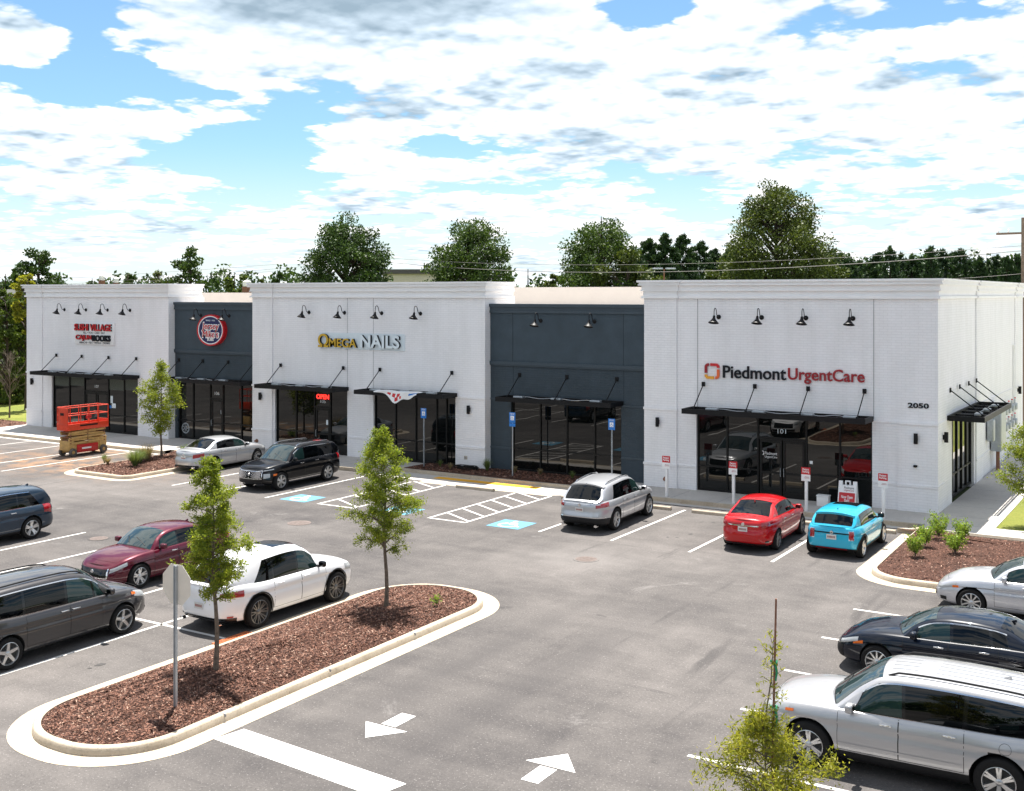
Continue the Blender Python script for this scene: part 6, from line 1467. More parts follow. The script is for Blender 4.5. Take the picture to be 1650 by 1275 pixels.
# proportions of each kind
def sedan(L, W, H, wb, fo, R_, deck=1.04, hood=.93, nose=.70, **k):
    d = dict(L=L, W=W, H=H, wb=wb, fo=fo, R=R_, zb=.19, gh=(.255, .90), glass=(.272, .425, .69, .862),
        shoulder=[(0, nose + .02), (.03, nose + .07), (.10, hood - .09), (.25, hood), (.45, hood + .02), (.70, hood + .06), (.88, deck - .05), (.97, deck - .06), (1, deck - .09)],
        crown=[(0, .01), (.06, .045), (.2, .07), (.26, .07), (.5, .06), (.86, .06), (.95, .05), (1, .02)],
        top=[(.255, hood + .055), (.34, lerp(hood + .05, H, .58)), (.42, H - .045), (.50, H - .005), (.56, H), (.64, H - .02), (.70, H - .065), (.80, lerp(H, deck, .66)), (.88, deck + .02), (.90, deck)],
        rail=[(.265, hood - .01), (.34, lerp(hood, H, .48)), (.42, H - .12), (.50, H - .075), (.58, H - .07), (.66, H - .10), (.72, H - .155), (.80, lerp(H, deck, .76)), (.88, deck - .06), (.90, deck - .07)],
        wrail=[(.25, W / 2 - .22), (.45, W / 2 - .27), (.60, W / 2 - .26), (.75, W / 2 - .27), (.90, W / 2 - .25)],
        windows=[(.315, .485, .035, .0), (.500, .655, .0, -.01), (.667, .735, -.01, -.022)], doors=[(.305, .492, .80, 0), (.492, .690, .72, 0)], warp=(.26, .20),
        lamps=[], antenna=.72); d.update(k); return d
def suv(L, W, H, wb, fo, R_, belt=1.07, hood=1.02, nose=.80, tail=1.06, **k):
    d = dict(L=L, W=W, H=H, wb=wb, fo=fo, R=R_, zb=.24, gh=(.235, .985), glass=(.252, .412, .895, .972), nr=5.5, arch=1.16,
        shoulder=[(0, nose + .03), (.03, nose + .10), (.08, hood - .075), (.22, hood), (.40, belt - .02), (.70, belt), (.92, tail), (1, tail - .02)],
        crown=[(0, .01), (.05, .05), (.2, .07), (.25, .07), (.5, .05), (.96, .03), (1, .01)],
        top=[(.235, hood + .055), (.30, lerp(hood + .05, H, .40)), (.36, lerp(hood + .05, H, .74)), (.41, H - .055), (.48, H - .012), (.57, H), (.75, H - .02), (.88, H - .06), (.91, H - .10), (.96, lerp(H, tail, .55)), (.985, tail + .01)],
        rail=[(.245, hood - .01), (.30, lerp(hood, H, .29)), (.36, lerp(hood, H, .62)), (.41, H - .13), (.48, H - .085), (.60, H - .07), (.80, H - .10), (.90, H - .16), (.96, lerp(H, tail, .68)), (.985, tail - .02)],
        wrail=[(.22, W / 2 - .22), (.42, W / 2 - .25), (.70, W / 2 - .24), (.90, W / 2 - .25), (.99, W / 2 - .20)],
        windows=[(.305, .468, .045, .0), (.480, .665, .0, .0), (.680, .875, .0, -.03)], doors=[(.290, .474, .80, 0), (.474, .672, .76, 0)], warp=(.26, .12),
        rI=[(0, .14), (.08, .04), (.2, .005), (.38, 0), (.48, .03), (.58, .05), (.75, .05), (.9, .07), (1, .12)],
        lamps=[], antenna=.86, clad=.12); d.update(k); return d
def sleek(L, W, H, *a, **k):
    d = suv(L, W, H, *a, **k); tl_ = k.get('tail', 1.06); hd = k.get('hood', 1.02)
    d['top'] = [(.235, hd + .055), (.30, lerp(hd + .05, H, .40)), (.36, lerp(hd + .05, H, .72)), (.41, H - .075), (.48, H - .014), (.55, H), (.68, H - .022), (.80, H - .07), (.865, H - .125), (.93, lerp(H, tl_, .62)), (.975, tl_ + .03), (.985, tl_ + .01)]
    d['rail'] = [(.245, hd - .01), (.30, lerp(hd, H, .28)), (.36, lerp(hd, H, .60)), (.41, H - .15), (.48, H - .09), (.56, H - .075), (.70, H - .11), (.82, H - .17), (.88, H - .26), (.94, lerp(H, tl_, .84)), (.985, tl_ - .02)]
    d['glass'] = (.252, .412, .850, .968); d['wrail'] = [(.22, W / 2 - .22), (.42, W / 2 - .26), (.70, W / 2 - .27), (.88, W / 2 - .30), (.99, W / 2 - .24)]; return d
P_ = math.pi
def fl(a0, a1, v0, v1): return a0, a1, v0, v1
W_multi = dict(n=10, w0=.018, w1=.014); W_five = dict(n=5, w0=.040, w1=.030, dbl=.0); W_twin = dict(n=5, w0=.014, w1=.013, dbl=.20); W_six = dict(n=6, w0=.020, w1=.017, dbl=.11); W_mesh = dict(n=8, w0=.012, w1=.010, dbl=.14, mat='rimdark'); W_fan = dict(n=5, w0=.05, w1=.022, dbl=.0)
std_front = lambda hl=(.36, .98), hv=(.60, .92), gw=.33, gv=(.42, .86), low=(.08, .30): [
    ('headlight', hl[0], hl[1], lambda u: hv[0] + .12 * u, lambda u: hv[1] + .02 * u, 'lamp', .007, 's'),
    ('grille', 0.0, gw, gv[0], gv[1], 'gloss', .006, 'c'), ('lower_intake', 0.0, .50, low[0], low[1], 'plastic', .006, 'c')]
def tail_s(a0=2.16, a1=2.86, v0=.62, v1=.90, low=True):
    r = [('taillight', a0, a1, lambda u: v0 + .10 * (1 - u), lambda u: v1 + .03 * (1 - u), 'red', .008, 's')]
    return r

# silver sedan at the far stalls
make_car('parked_car', 'silver sedan with chrome window trim parked nose in beside the small planted island', (-39.62, 38.05), 92,
    sedan(4.90, 1.82, 1.45, 2.82, .98, .335, chrome=True, wheel=W_multi, exhaust=True, plates=[(.60, False)], badge=[(.80, False)],
        lamps=std_front() + tail_s(2.20, 2.84, .58, .84) + [('boot_strip', 2.84, P_, .72, .755, 'chrome', .009, 'c'), ('bumper_insert', 2.45, P_, .05, .16, 'plastic', .006, 'c')]), car_paint('silver_paint', (0.46, 0.47, 0.485), 0.5, 0.32, .06))
# black three row crossover facing out
make_car('parked_car', 'large black crossover with wide mesh grille facing out, beside the silver sedan', (-33.55, 36.18), -90,
    suv(4.98, 1.97, 1.75, 2.90, .93, .375, chrome=True, hood=1.07, belt=1.12, nose=.86, tail=1.12, rails=(.42, .86, 'chrome'), sunroof=(.42, .56, 1.45), wheel=dict(n=6, w0=.024, w1=.020, dbl=.12), rocker='chrome', plates=[], badge=[(.70, True)], clad=.10,
        lamps=[('grille', 0.0, .40, .42, .88, 'gloss', .008, 'c'), ('grille_frame', 0.0, .40, .88, .915, 'chrome', .014, 'c'), ('grille_frame', 0.0, .40, .385, .42, 'chrome', .014, 'c'), ('grille_frame', .40, .43, .385, .915, 'chrome', .014, 's'),
               ('headlight', .50, .80, lambda u: .40 + .05 * u, lambda u: .68 - .02 * u, 'lamp', .008, 's'), ('running_lamp', .47, .95, .84, .885, 'lamp', .009, 's'), ('side_marker', .93, 1.06, .50, .60, 'amber', .008, 's'), ('lower_intake', 0.0, .45, .10, .24, 'plastic', .006, 'c'), ('skid_plate', 0.0, .55, .02, .085, 'chrome', .010, 'c')] + tail_s(2.2, 2.7, .60, .97)), car_paint('black_paint', (0.0012, 0.0015, 0.0028), 0.0, 0.3, cior=1.38))
# grille mesh on that crossover
def grille_dots(t, c, a1, v0, v1, nx, nz, mat, r=.016):
    b = MB()
    for k in range(nz):
        v = lerp(v0, v1, (k + .5) / nz)
        for i in range(-nx, nx + 1):
            th = abs(i + (.5 if k % 2 else 0)) / nx * a1 * .93
            if th > a1 * .96: continue
            p = c.B(th, v); y = p.y if (i + (.5 if k % 2 else 0)) >= 0 else -p.y; b.bbox(p.x + .004, p.x + .018, y - r, y + r, p.z - r * .8, p.z + r * .8, .004, segs=1)
    b.build('grille_mesh', CM[mat], t)
tt = [o for o in C.objects if o.get('label', '').startswith('large black crossover')][0]
grille_dots(tt, Car(suv(4.98, 1.97, 1.75, 2.90, .93, .375, hood=1.07, belt=1.12, nose=.86, tail=1.12, wheel=W_six)), .38, .44, .87, 9, 6, 'chrome', .020)
# silver crossover
make_car('parked_car', 'silver crossover with slim wide tail lamps parked alone in front of the slate bay', (-18.32, 36.22), 92.5,
    sleek(4.95, 1.93, 1.68, 2.92, .98, .375, hood=1.02, belt=1.06, tail=1.06, chrome=False, wheel=dict(n=5, w0=.018, w1=.016, dbl=.17), exhaust=True, plates=[(.66, False)], badge=[(.86, False)], rails=(.42, .82, 'chrome'), clad=.12,
        spoiler=(.845, .15, 'paint'), windows=[(.305, .468, .045, .0), (.480, .665, .0, .0), (.680, .81, .0, -.06)],
        lamps=std_front() + [('taillight', 2.12, 2.86, lambda u: .80 - .04 * u, lambda u: .97 - .05 * u, 'red', .010, 's'), ('tail_strip', 2.6, P_, .90, .925, 'chrome', .014, 'c'), ('rear_bumper', 2.05, P_, .06, .32, 'plastic', .007, 'c'), ('bumper_strip', 2.3, P_, .33, .355, 'chrome', .010, 'c')]), car_paint('bright_silver_paint', (0.48, 0.49, 0.51), 0.55, 0.3, .06))
# red sedan
make_car('parked_car', 'bright red sedan parked nose in left of the light blue hatchback', (-12.52, 36.15), 91.5,
    sedan(4.63, 1.76, 1.49, 2.70, .93, .325, deck=1.08, hood=.96, wheel=dict(n=5, w0=.026, w1=.020, dbl=.15, mat='rimdark'), plates=[(.66, False)], badge=[(.86, False)], spoiler=None, chromehandle=True,
        lamps=std_front() + tail_s(2.10, 2.74, .70, .92) + [('boot_strip', 2.86, P_, .78, .825, 'chrome', .012, 'c'), ('bumper_insert', 2.45, P_, .03, .10, 'plastic', .008, 'c'), ('bumper_vent', 2.30, 2.50, .14, .22, 'gloss', .008, 's')]), car_paint('red_paint', (0.42, 0.003, 0.006), 0.0, 0.3, .05))
# blue hatchback
mini = dict(L=3.84, W=1.73, H=1.42, wb=2.50, fo=.78, R=.315, zb=.20, gh=(.235, .985), glass=(.30, .375, .885, .972), nf=3.4, nr=7.0, flare=1.4, rI=[(0, .10), (.08, .03), (.2, .0), (.45, 0), (.6, .015), (.8, .03), (1, .07)],
    shoulder=[(0, .62), (.04, .72), (.10, .84), (.22, .90), (.40, .93), (.70, .95), (.92, .97), (1, .93)], crown=[(0, .02), (.06, .06), (.2, .08), (.3, .07), (.5, .05), (.96, .03), (1, .01)],
    top=[(.235, .96), (.31, 1.13), (.37, 1.31), (.42, 1.37), (.52, 1.415), (.65, 1.42), (.80, 1.39), (.885, 1.35), (.94, 1.17), (.985, .97)],
    rail=[(.245, .88), (.31, 1.05), (.37, 1.23), (.42, 1.30), (.55, 1.345), (.70, 1.345), (.82, 1.32), (.89, 1.27), (.94, 1.12), (.985, .95)],
    wrail=[(.23, .66), (.42, .63), (.7, .63), (.9, .63), (.99, .68)], windows=[(.335, .60, .03, .0), (.615, .86, .0, -.02)], doors=[(.30, .625, .82, 0)], warp=(.16, .14), clad=.14, arches=.055, wheel=dict(n=5, w0=.030, w1=.024, dbl=.16), sunroof=(.44, .62, 1.38), surround='gloss', blackmirror=True, spoiler=(.885, .10, 'paint'), antenna=.80,
    plates=[(.60, False)], badge=[(.80, False)], rocker='plastic',
    lamps=std_front((.30, .62), (.55, .85)) + [('taillight', 2.70, 2.94, .52, .88, 'red', .018, 's'), ('taillight_ring', 2.685, 2.955, .50, .90, 'chrome', .010, 's'), ('plate_garnish', 2.72, P_, .745, .80, 'gloss', .014, 'c'), ('bumper_insert', 2.5, P_, .03, .13, 'plastic', .008, 'c'), ('fog_lamp', 2.98, P_, .08, .12, 'red', .016, 'c')])
make_car('parked_car', 'light blue three door hatchback with black wheel arches next to the bark bed', (-9.88, 36.50), 90, mini, car_paint('sky_blue_paint', (0.030, 0.42, 0.62), 0.25, 0.3, .05))
# dark blue crossover at the left edge
make_car('parked_car', 'dark blue grey crossover with tall red tail lamps, cut by the left edge', (-34.05, 22.15), -90,
    suv(4.65, 1.86, 1.69, 2.66, .93, .36, chrome=True, wheel=dict(n=5, w0=.030, w1=.026, dbl=.16), clad=.16, windows=[(.305, .468, .045, .0), (.480, .665, .0, .0), (.680, .86, .0, -.09)],
        lamps=std_front() + [('taillight', 2.05, 2.45, lambda u: .62 + .18 * (1 - u) * .5, 1.0, 'red', .012, 's')], plates=[]), car_paint('steel_blue_paint', (0.012, 0.028, 0.050), 0.2, 0.3, .1))
# maroon sedan
make_car('parked_car', 'dark maroon sedan facing left behind the grey minivan', (-25.92, 22.45), -90,
    sedan(4.65, 1.82, 1.45, 2.71, .92, .335, hood=.92, nose=.66, wheel=dict(n=5, w0=.032, w1=.018, dbl=.17), plates=[], badge=[(.70, True)],
        lamps=[('headlight', .42, .95, lambda u: .62 + .14 * u, lambda u: .84 + .06 * u, 'lamp', .008, 's'), ('grille', 0.0, .32, .40, .86, 'gloss', .007, 'c'), ('grille_frame', .32, .37, .36, .88, 'chrome', .012, 's'), ('grille_frame', 0.0, .35, .33, .38, 'chrome', .012, 'c'), ('lower_intake', 0.0, .5, .06, .22, 'plastic', .006, 'c')] + tail_s()), car_paint('maroon_paint', (0.085, 0.005, 0.016), 0.2, 0.3, .1))
# grey minivan
van = suv(5.08, 1.98, 1.75, 3.03, 1.00, .345, hood=1.02, belt=1.06, nose=.76, tail=1.10, chrome=True, clear=1, rails=(.36, .90, 'plastic'), clad=.0, antenna=.90, wheel=W_five, plates=[], chromehandle=True,
    windows=[(.262, .318, .040, .012), (.330, .480, .012, .0), (.494, .700, .0, .0), (.716, .915, .0, -.03)], doors=[(.315, .487, .84, 0), (.487, .708, .14, 0)], gh=(.185, .985), glass=(.200, .365, .915, .975),
    lamps=[('headlight', .46, 1.0, lambda u: .66 + .12 * u, lambda u: .93 + .03 * u, 'lamp', .009, 's'), ('side_marker', .96, 1.06, .84, .92, 'amber', .012, 's'), ('grille', 0.0, .36, .45, .84, 'gloss', .007, 'c'), ('lower_intake', 0.0, .5, .08, .28, 'plastic', .006, 'c')] + tail_s(2.1, 2.6, .60, .97))
van['top'] = [(.185, 1.07), (.26, 1.34), (.34, 1.62), (.40, 1.71), (.50, 1.75), (.62, 1.76), (.80, 1.745), (.90, 1.70), (.925, 1.64), (.965, 1.30), (.985, 1.12)]
van['rail'] = [(.195, 1.01), (.26, 1.22), (.34, 1.50), (.40, 1.60), (.50, 1.655), (.65, 1.665), (.82, 1.645), (.91, 1.58), (.965, 1.24), (.985, 1.08)]
make_car('parked_minivan', 'dark grey minivan in the left foreground, cut by the left edge', (-22.98, 16.48), 90, van, car_paint('charcoal_paint', (0.048, 0.046, 0.048), 0.4, 0.35, .1), 'minivan')
# white crossover
make_car('parked_car', 'white crossover with dark alloy wheels beside the bark island', (-20.52, 21.45), 89,
    sleek(4.89, 1.90, 1.73, 2.79, 1.01, .385, hood=1.02, belt=1.06, nose=.80, tail=1.12, wheel=W_mesh, arches=.035, exhaust=True, sunroof=(.42, .58, 1.42), clad=.06, plates=[(.45, False)], badge=[(.86, False)], blackmirror=True, chromehandle=False, rimr=.74, spoiler=(.845, .14, 'paint'),
        windows=[(.305, .468, .045, .0), (.480, .655, .0, .0), (.668, .80, .0, -.085)],
        lamps=std_front() + [('taillight', 2.05, 2.8, lambda u: .70 + .06 * u, lambda u: .88 - .02 * u, 'red', .010, 's'), ('rear_bumper', 2.2, P_, .03, .16, 'gloss', .008, 'c'), ('reflector', 2.30, 2.50, .17, .22, 'red', .010, 's')]), car_paint('white_paint', (0.80, 0.80, 0.81), 0.0, 0.35))
# right hand row, noses to -X
make_car('parked_car', 'silver sedan with its nose at the right bark bed, cut by the right edge', (-3.62, 31.12), 180,
    sedan(4.92, 1.85, 1.46, 2.83, .96, .335, hood=.93, nose=.66, chrome=False, wheel=W_multi, plates=[], chromehandle=True,
        lamps=[('headlight', .42, .98, lambda u: .60 + .12 * u, lambda u: .80 + .08 * u, 'lamp', .008, 's'), ('side_marker', .90, 1.02, .70, .78, 'amber', .012, 's'), ('grille', 0.0, .36, .30, .56, 'gloss', .007, 'c'), ('fog_vent', .56, .76, .14, .30, 'plastic', .008, 's')] + tail_s()), car_paint('pale_silver_paint', (0.52, 0.53, 0.56), 0.5, 0.3, .06))
make_car('parked_car', 'very dark navy sedan between two silver cars in the right hand row', (-4.52, 25.20), 180,
    sedan(4.88, 1.84, 1.445, 2.82, .97, .335, hood=.93, nose=.66, chrome=True, wheel=W_multi, plates=[], 
        lamps=[('headlight', .45, .95, lambda u: .66 + .10 * u, lambda u: .84 + .06 * u, 'lamp', .008, 's'), ('side_marker', .86, 1.04, lambda u: .66 + .04 * u, lambda u: .74 + .05 * u, 'amber', .012, 's'), ('grille', 0.0, .60, .10, .60, 'plastic', .007, 'c'), ('grille_slats', 0.0, .50, .64, .68, 'chrome', .010, 'c')] + tail_s()), car_paint('navy_paint', (0.0012, 0.004, 0.012), 0.0, 0.3, cior=1.4))
trav = suv(5.20, 1.99, 1.78, 3.02, 1.02, .385, hood=1.07, belt=1.10, nose=.84, tail=1.12, ribs=True, rails=(.43, .90, 'plastic'), clad=.20, wheel=dict(n=6, w0=.022, w1=.018, dbl=.12), rimr=.66, plates=[], antenna=.78, chrome=True, chromehandle=True,
    windows=[(.305, .476, .045, .0), (.488, .670, .0, .005), (.684, .905, .005, -.02)], doors=[(.290, .482, .80, 0), (.482, .678, .78, 0)],
    lamps=[('headlight', .48, 1.0, lambda u: .68 + .10 * u, lambda u: .92 + .03 * u, 'lamp', .009, 's'), ('side_marker', .95, 1.06, .82, .88, 'amber', .012, 's'), ('grille', 0.0, .40, .42, .88, 'gloss', .007, 'c'), ('lower_intake', 0.0, .5, .08, .30, 'plastic', .006, 'c')] + tail_s(2.1, 2.6, .60, .97))
tv = make_car('parked_suv', 'large silver white suv with ribbed roof in the right foreground', (-4.30, 20.10), 181.5, trav, car_paint('champagne_silver_paint', (0.44, 0.44, 0.45), 0.5, 0.3, .06), 'suv')
c_ = Car(trav)
for m in (False, True):   # body side mouldings and fuel flap
    b = MB(); V, F = grid(lambda x, v: c_.side(x, v), lin(c_.xf - .50, c_.xr + .55, 24), lin(.34, .375, 4), .014, m); b.add(V, F, 0, True); b.build('side_moulding', tv.children[0].data.materials[0], tv)
b = MB(); fx, fz = c_.xr - .10, .93
for k in range(24):
    a0, a1 = 2 * P_ * k / 24, 2 * P_ * (k + 1) / 24; q_ = []
    for r_, a_ in ((.088, a0), (.094, a0), (.094, a1), (.088, a1)): x = fx + r_ * math.cos(a_); z = fz + r_ * math.sin(a_); v = (z - c_.zb) / (c_.zsh(c_.fr(x)) - c_.zb); p = c_.side(x, min(1, v)); q_.append((p.x, p.y + .003, p.z))
    b.add(q_, [(0, 1, 2, 3)])
b.build('fuel_flap', CM['seam'], tv)
make_car('parked_car', 'dark car of which only a sliver of roof shows at the bottom edge', (-2.35, 14.85), 180, sedan(4.8, 1.82, 1.45, 2.80, .95, .33, wheel=W_multi, plates=[], lamps=std_front() + tail_s()), car_paint('dark_grey_paint', (0.03, 0.035, 0.04), 0.3, 0.25))

# ------------------------------------------------------------------ scissor lift
t = thing('scissor_lift', 'orange red scissor lift with tan folded scissor stack parked before the far left shop', 'scissor lift', (-48.55, 37.2, 0), R(90))
OR = pm('lift_orange_paint', (0.60, 0.045, 0.012), 0.45, var=0.12, vs=8); RD = pm('lift_red_paint', (0.48, 0.012, 0.014), 0.4, var=0.1, vs=8); TN = pm('lift_tan_paint', (0.45, 0.29, 0.10), 0.6, var=0.2, vs=8)
b = MB(); b.bbox(-0.95, 0.95, -0.32, 0.32, 0.18, 0.62, 0.02); b.bbox(-1.12, -0.80, -0.36, 0.36, 0.30, 0.78, 0.02); b.bbox(0.72, 1.15, -0.36, 0.36, 0.22, 0.85, 0.02); b.build('chassis', TN, t)
for s in (-1, 1):
    b = MB(); b.bbox(-0.62, 0.62, s * 0.345 - 0.03, s * 0.345 + 0.03, 0.16, 0.56, 0.015); b.build('side_panel', RD, t)
    b = MB(); b.box(-0.35, 0.2, s * 0.385 - 0.008, s * 0.385 + 0.008, 0.32, 0.40); b.build('stripe', MAT['white_plastic'], t)
for k in range(5):
    for s in (-1, 1):
        b = MB(); z = 0.66 + k * 0.135; y0 = s * (0.30 if k % 2 else 0.34); Mt = Matrix.Translation((0, y0, z)) @ Matrix.Rotation(R(1.6 if k % 2 else -1.6), 4, 'Y'); b.bbox(-1.08, 1.08, -0.03, 0.03, -0.05, 0.055, 0.012, 0, Mt); b.build('scissor_arm', TN, t)
for x in (-1.0, 0.0, 1.0):
    b = MB()
    for k in range(5): b.tube([(x, -0.39, 0.66 + k * 0.135), (x, 0.39, 0.66 + k * 0.135)], 0.032, 8)
    b.build('pivot_pins', MAT['rust'], t)
b = MB(); b.bbox(-1.20, 1.20, -0.41, 0.41, 1.32, 1.38, 0.01); b.bbox(-1.22, 1.22, -0.43, -0.39, 1.30, 1.62, 0.01); b.bbox(-1.22, 1.22, 0.39, 0.43, 1.30, 1.62, 0.01); b.bbox(-1.23, -1.19, -0.42, 0.42, 1.30, 1.62, 0.01); b.bbox(1.19, 1.23, -0.42, 0.42, 1.30, 1.72, 0.01); b.build('platform', OR, t)
b = MB(); b.box(-0.5, 0.55, -0.436, -0.431, 1.47, 1.55); b.build('decal', MAT['black_metal'], t)
b = MB(); b.bbox(-1.24, -1.17, -0.42, 0.30, 1.62, 2.42, 0.015); b.build('entry_panel', OR, t)
b = MB(); b.box(-1.247, -1.241, -0.15, 0.12, 2.05, 2.18); b.build('panel_label', MAT['black_metal'], t); b = MB(); b.bbox(-0.15, 0.15, -0.47, -0.41, 1.83, 2.0, 0.02); b.build('control_box', RD, t)
for y in (-0.41, 0.41):
    b = MB()
    for z in (2.05, 2.44): b.tube([(-1.2, y, z), (1.2, y, z)], 0.022, 8)
    for x in (-1.2, -0.45, 0.05, 0.62, 1.2): b.tube([(x, y, 1.6), (x, y, 2.44)], 0.020, 8)
    b.build('guard_rail', OR, t)
for x in (-1.2, 1.2):
    b = MB()
    for z in (2.05, 2.44): b.tube([(x, -0.41, z), (x, 0.41, z)], 0.022, 8)
    b.build('guard_rail', OR, t)
w0 = None
for x in (-0.90, 0.92):
    for s in (-1, 1):
        if w0 is None:
            b = MB(); b.lathe([(0.10, -0.07), (0.19, -0.07), (0.205, -0.05), (0.205, 0.05), (0.19, 0.07), (0.10, 0.07), (0.09, 0.05)], 28, 0, Matrix.Rotation(R(90), 4, 'X'), cap=False); w0 = b.build('wheel', pm('lift_tyre', (0.10, 0.09, 0.08), 0.8, var=0.2), t)
            b = MB(); b.lathe([(0, 0.04), (0.05, 0.06), (0.11, 0.03), (0.11, -0.03), (0.05, -0.06), (0, -0.04)], 20, 0, Matrix.Rotation(R(90), 4, 'X')); b.build('hub', TN, w0); w = w0
        else:
            w = w0.copy(); C.objects.link(w)
            for ch in w0.children: d = ch.copy(); C.objects.link(d); d.parent = w
        w.location = (x, s * 0.40, 0.205)

# stop sign seen from behind
t = thing('stop_sign', 'bare metal back of an octagonal stop sign on a steel post in the bark island', 'sign', (-16.77, 14.93, 0.2))
b = MB(); b.box(-0.032, 0.032, -0.016, 0.016, 0, 2.72); b.box(-0.032, -0.02, -0.032, -0.016, 0, 2.72); b.box(0.02, 0.032, -0.032, -0.016, 0, 2.72); b.build('post', MAT['steel'], t)
r8 = 0.38 / math.cos(R(22.5)); oc = [(r8 * math.cos(R(22.5 + 45 * k)), r8 * math.sin(R(22.5 + 45 * k))) for k in range(8)]
Mt = Matrix.Translation((0, 0.03, 2.36)) @ Matrix(((1, 0, 0, 0), (0, 0, -1, 0), (0, 1, 0, 0), (0, 0, 0, 1)))
b = MB(); b.prism(oc, 0.008, 0.011, 0, Mt); so = b.build('plate', pm('bare_aluminium_back', (0.66, 0.60, 0.52), 0.6, metal=0.0, var=0.06, vs=3), t)
b = MB(); b.prism(oc, 0.0055, 0.0075, 0, Mt); b.build('white_border', MAT['white_plastic'], t)
b = MB(); b.prism([(x * 0.94, y * 0.94) for x, y in oc], 0.003, 0.005, 0, Mt); b.build('red_face', MAT['red_sign'], t)
text_part('lettering', 'STOP', 0.56, 0.24, (MAT['white_plastic'],), t, 0.002, M=Matrix.Translation((0, 0.0275, 2.36)) @ Matrix.Rotation(math.pi, 4, 'Z'), bold=0.02)

# poles and wires behind
def world_at(px, d, z=0.0):
    r = (px - 825) / 1819.0 * d; return (math.cos(YAW) * r - math.sin(YAW) * d, math.sin(YAW) * r + math.cos(YAW) * d, z)
WD = pm('weathered_pole_wood', (0.16, 0.12, 0.09), 0.9, var=0.25, vs=6, bump=0.5, bs=20)
def upole(px, d, ytop, label, arms, r=0.15):
    x, y, _ = world_at(px, d); zt = ztop(ytop, d); t = thing('utility_pole', label, 'utility pole', (x, y, -0.03), -R(8))
    b = MB(); b.tube([(0, 0, 0), (0, 0, zt)], [r, r * 0.75], 12); b.build('pole', WD, t)
    for (dz, l, off) in arms:
        b = MB(); b.box(-l + off, l + off, -0.06, 0.06, zt - dz - 0.06, zt - dz + 0.06); ao = b.build('crossarm', WD, t)
        for q in (-0.92, -0.45, 0.92): b = MB(); b.lathe([(0, 0), (0.04, 0), (0.06, 0.06), (0.04, 0.10), (0.05, 0.16), (0, 0.2)], 8, 0, Matrix.Translation((off + q * l, 0, zt - dz + 0.06))); b.build('insulator', MAT['white_trim'], ao)
    return (x, y, zt)
a = upole(601, 105, 411, 'thin utility pole with crossarm rising above the middle white cornice', [(0.25, 1.1, 0), (1.0, 0.8, 0)], 0.12)
c2 = upole(1650, 62, 350, 'thick wooden utility pole at the right edge above the end wall', [(0.85, 1.15, -0.3), (4.0, 0.7, -0.4)], 0.19)
e = world_at(-260, 120, ztop(452, 120))
def wire(p, q, sag, label, r=0.013):
    pts = [(lerp(p[0], q[0], k / 24), lerp(p[1], q[1], k / 24), lerp(p[2], q[2], k / 24) - sag * 4 * (k / 24) * (1 - k / 24)) for k in range(25)]
    b = MB(); b.tube(pts, r, 5); o = b.build('power_line', pm('grey_cable', (0.20, 0.19, 0.18), 0.6, var=0)); tag(o, label, 'cable', 'overhead lines behind the shops')
z2 = lambda px, y: (*world_at(px, 62)[:2], ztop(y, 62)); z1_ = lambda y: (a[0], a[1], ztop(y, 105)); z0 = lambda y: (e[0], e[1], ztop(y, 120))
wire(z1_(414), z2(1650, 396), 0.9, 'upper overhead line from the thin pole to the thick pole'); wire(z1_(420), z2(1650, 404), 1.15, 'lower overhead line from the thin pole to the thick pole', 0.022)
wire(z0(466), z1_(414), 0.3, 'upper overhead line running left from the thin pole'); wire(z0(478), z1_(420), 0.3, 'middle overhead line running left from the thin pole'); wire(z0(484), z1_(423), 0.3, 'lower overhead line running left from the thin pole')
wire((*world_at(1380, 70)[:2], ztop(455, 70)), z2(1650, 441), 0.1, 'low overhead line meeting the thick pole above the end wall')
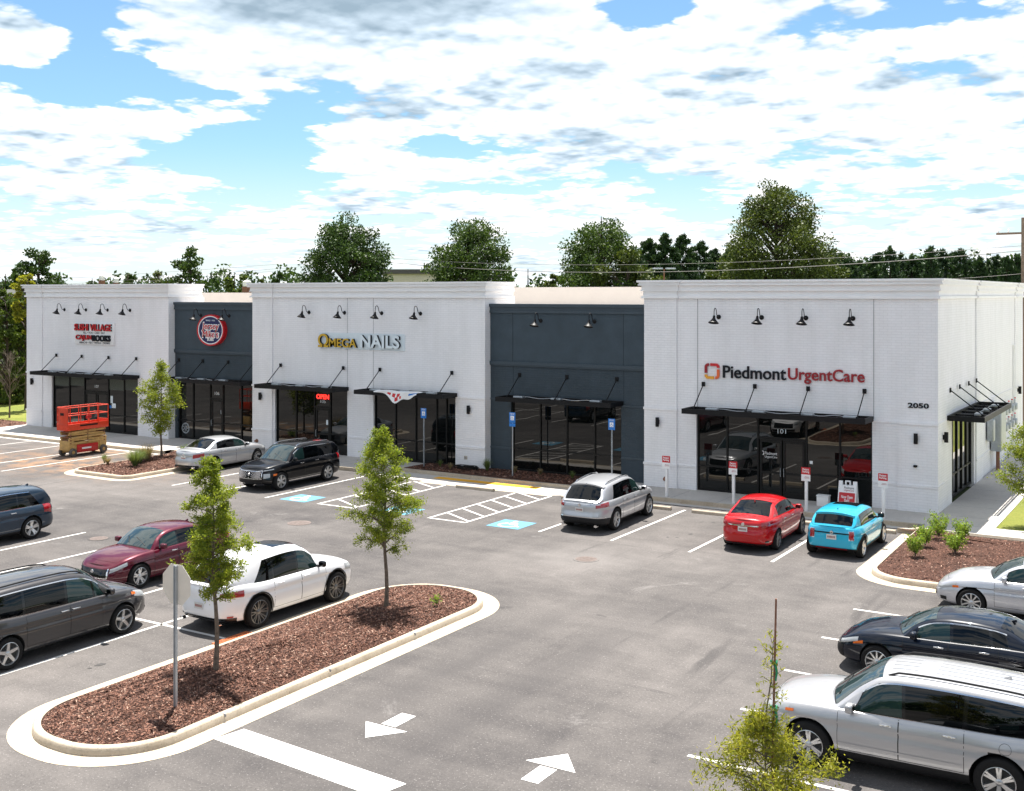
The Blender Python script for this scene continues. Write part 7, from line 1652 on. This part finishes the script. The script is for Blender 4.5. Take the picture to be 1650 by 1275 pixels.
# lot lamp, distant buildings, roof vents
x, y, _ = world_at(1070, 88); t = thing('street_lamp', 'twin head parking lot lamp seen just above the right white cornice', 'street lamp', (x, y, -0.03), R(32)); zt = ztop(433, 88)
b = MB(); b.tube([(0, 0, 0), (0, 0, zt)], [0.09, 0.06], 8); b.build('pole', MAT['rust'], t)
for s in (-1, 1): b = MB(); b.bbox(min(s * 0.1, s * 0.9), max(s * 0.1, s * 0.9), -0.15, 0.15, zt - 0.04, zt + 0.08, 0.03); b.build('lamp_head', MAT['steel'], t)
x, y, _ = world_at(660, 125); t = thing('distant_building', 'pale flat roofed building between the two rounded trees', 'building', (x, y, -0.03), YAW)
zt = ztop(441, 125); b = MB(); b.box(-3.0, 3.4, 0, 8, 0, zt); b.build('wall', pm('cream_wall', (0.62, 0.55, 0.46), 0.8), t); b = MB(); b.box(-3.2, 3.6, -0.3, 8.3, zt, zt + 0.5); b.build('roof', pm('dark_roof_edge', (0.10, 0.09, 0.09), 0.8), t)
b = MB(); b.box(-2.9, 3.3, -0.03, 0.0, zt - 1.2, zt - 1.0); b.build('band', MAT['rust'], t)
x, y, _ = world_at(2, 96); t = thing('distant_house', 'grey pitched roof showing among the hedge trees at the left edge', 'house', (x, y, -0.03), YAW); zt = ztop(480, 96)
b = MB(); b.box(-4, 0.3, 0, 5, 0, zt - 0.3); b.build('wall', pm('grey_wall', (0.3, 0.3, 0.3), 0.8), t); b = MB(); b.prism([(-0.4, zt - 0.3), (5.4, zt - 0.3), (2.5, zt + 0.75)], -4.3, 0.5, 0, Matrix(((0, 0, 1, 0), (1, 0, 0, 0), (0, 1, 0, 0), (0, 0, 0, 1)))); b.build('roof', pm('grey_shingle', (0.07, 0.075, 0.07), 0.9, var=0.2), t)
def vent(px, d, yb, yt, w, label, brick=True):
    x, y, _ = world_at(px, d); z0_ = 7.2 if d < 90 else 0; zt = ztop(yt, d); zb_ = ztop(yb, d); t = thing('roof_vent', label, 'roof vent', (x, y, z0_), YAW * 0)
    b = MB(); b.box(-w / 2, w / 2, -w / 2, w / 2, 0, zb_ - z0_); b.build('shaft', MAT['rust'], t)
    b = MB(); b.bbox(-w * .45, w * .45, -w * .45, w * .45, zb_ - z0_, lerp(zb_, zt, .7) - z0_, .02); b.lathe([(w * .62, lerp(zb_, zt, .7) - z0_), (w * .3, lerp(zb_, zt, .88) - z0_), (0, zt - z0_)], 12); b.build('cap', MAT['white_trim'], t)
vent(398, 92, 462, 451, 0.55, 'white capped roof vent beside the middle white block')
vent(164, 88, 452, 442, 0.35, 'small white roof vent above the far left cornice'); vent(187, 88, 456, 446, 0.30, 'smaller white roof vent right of its neighbour above the far left cornice')
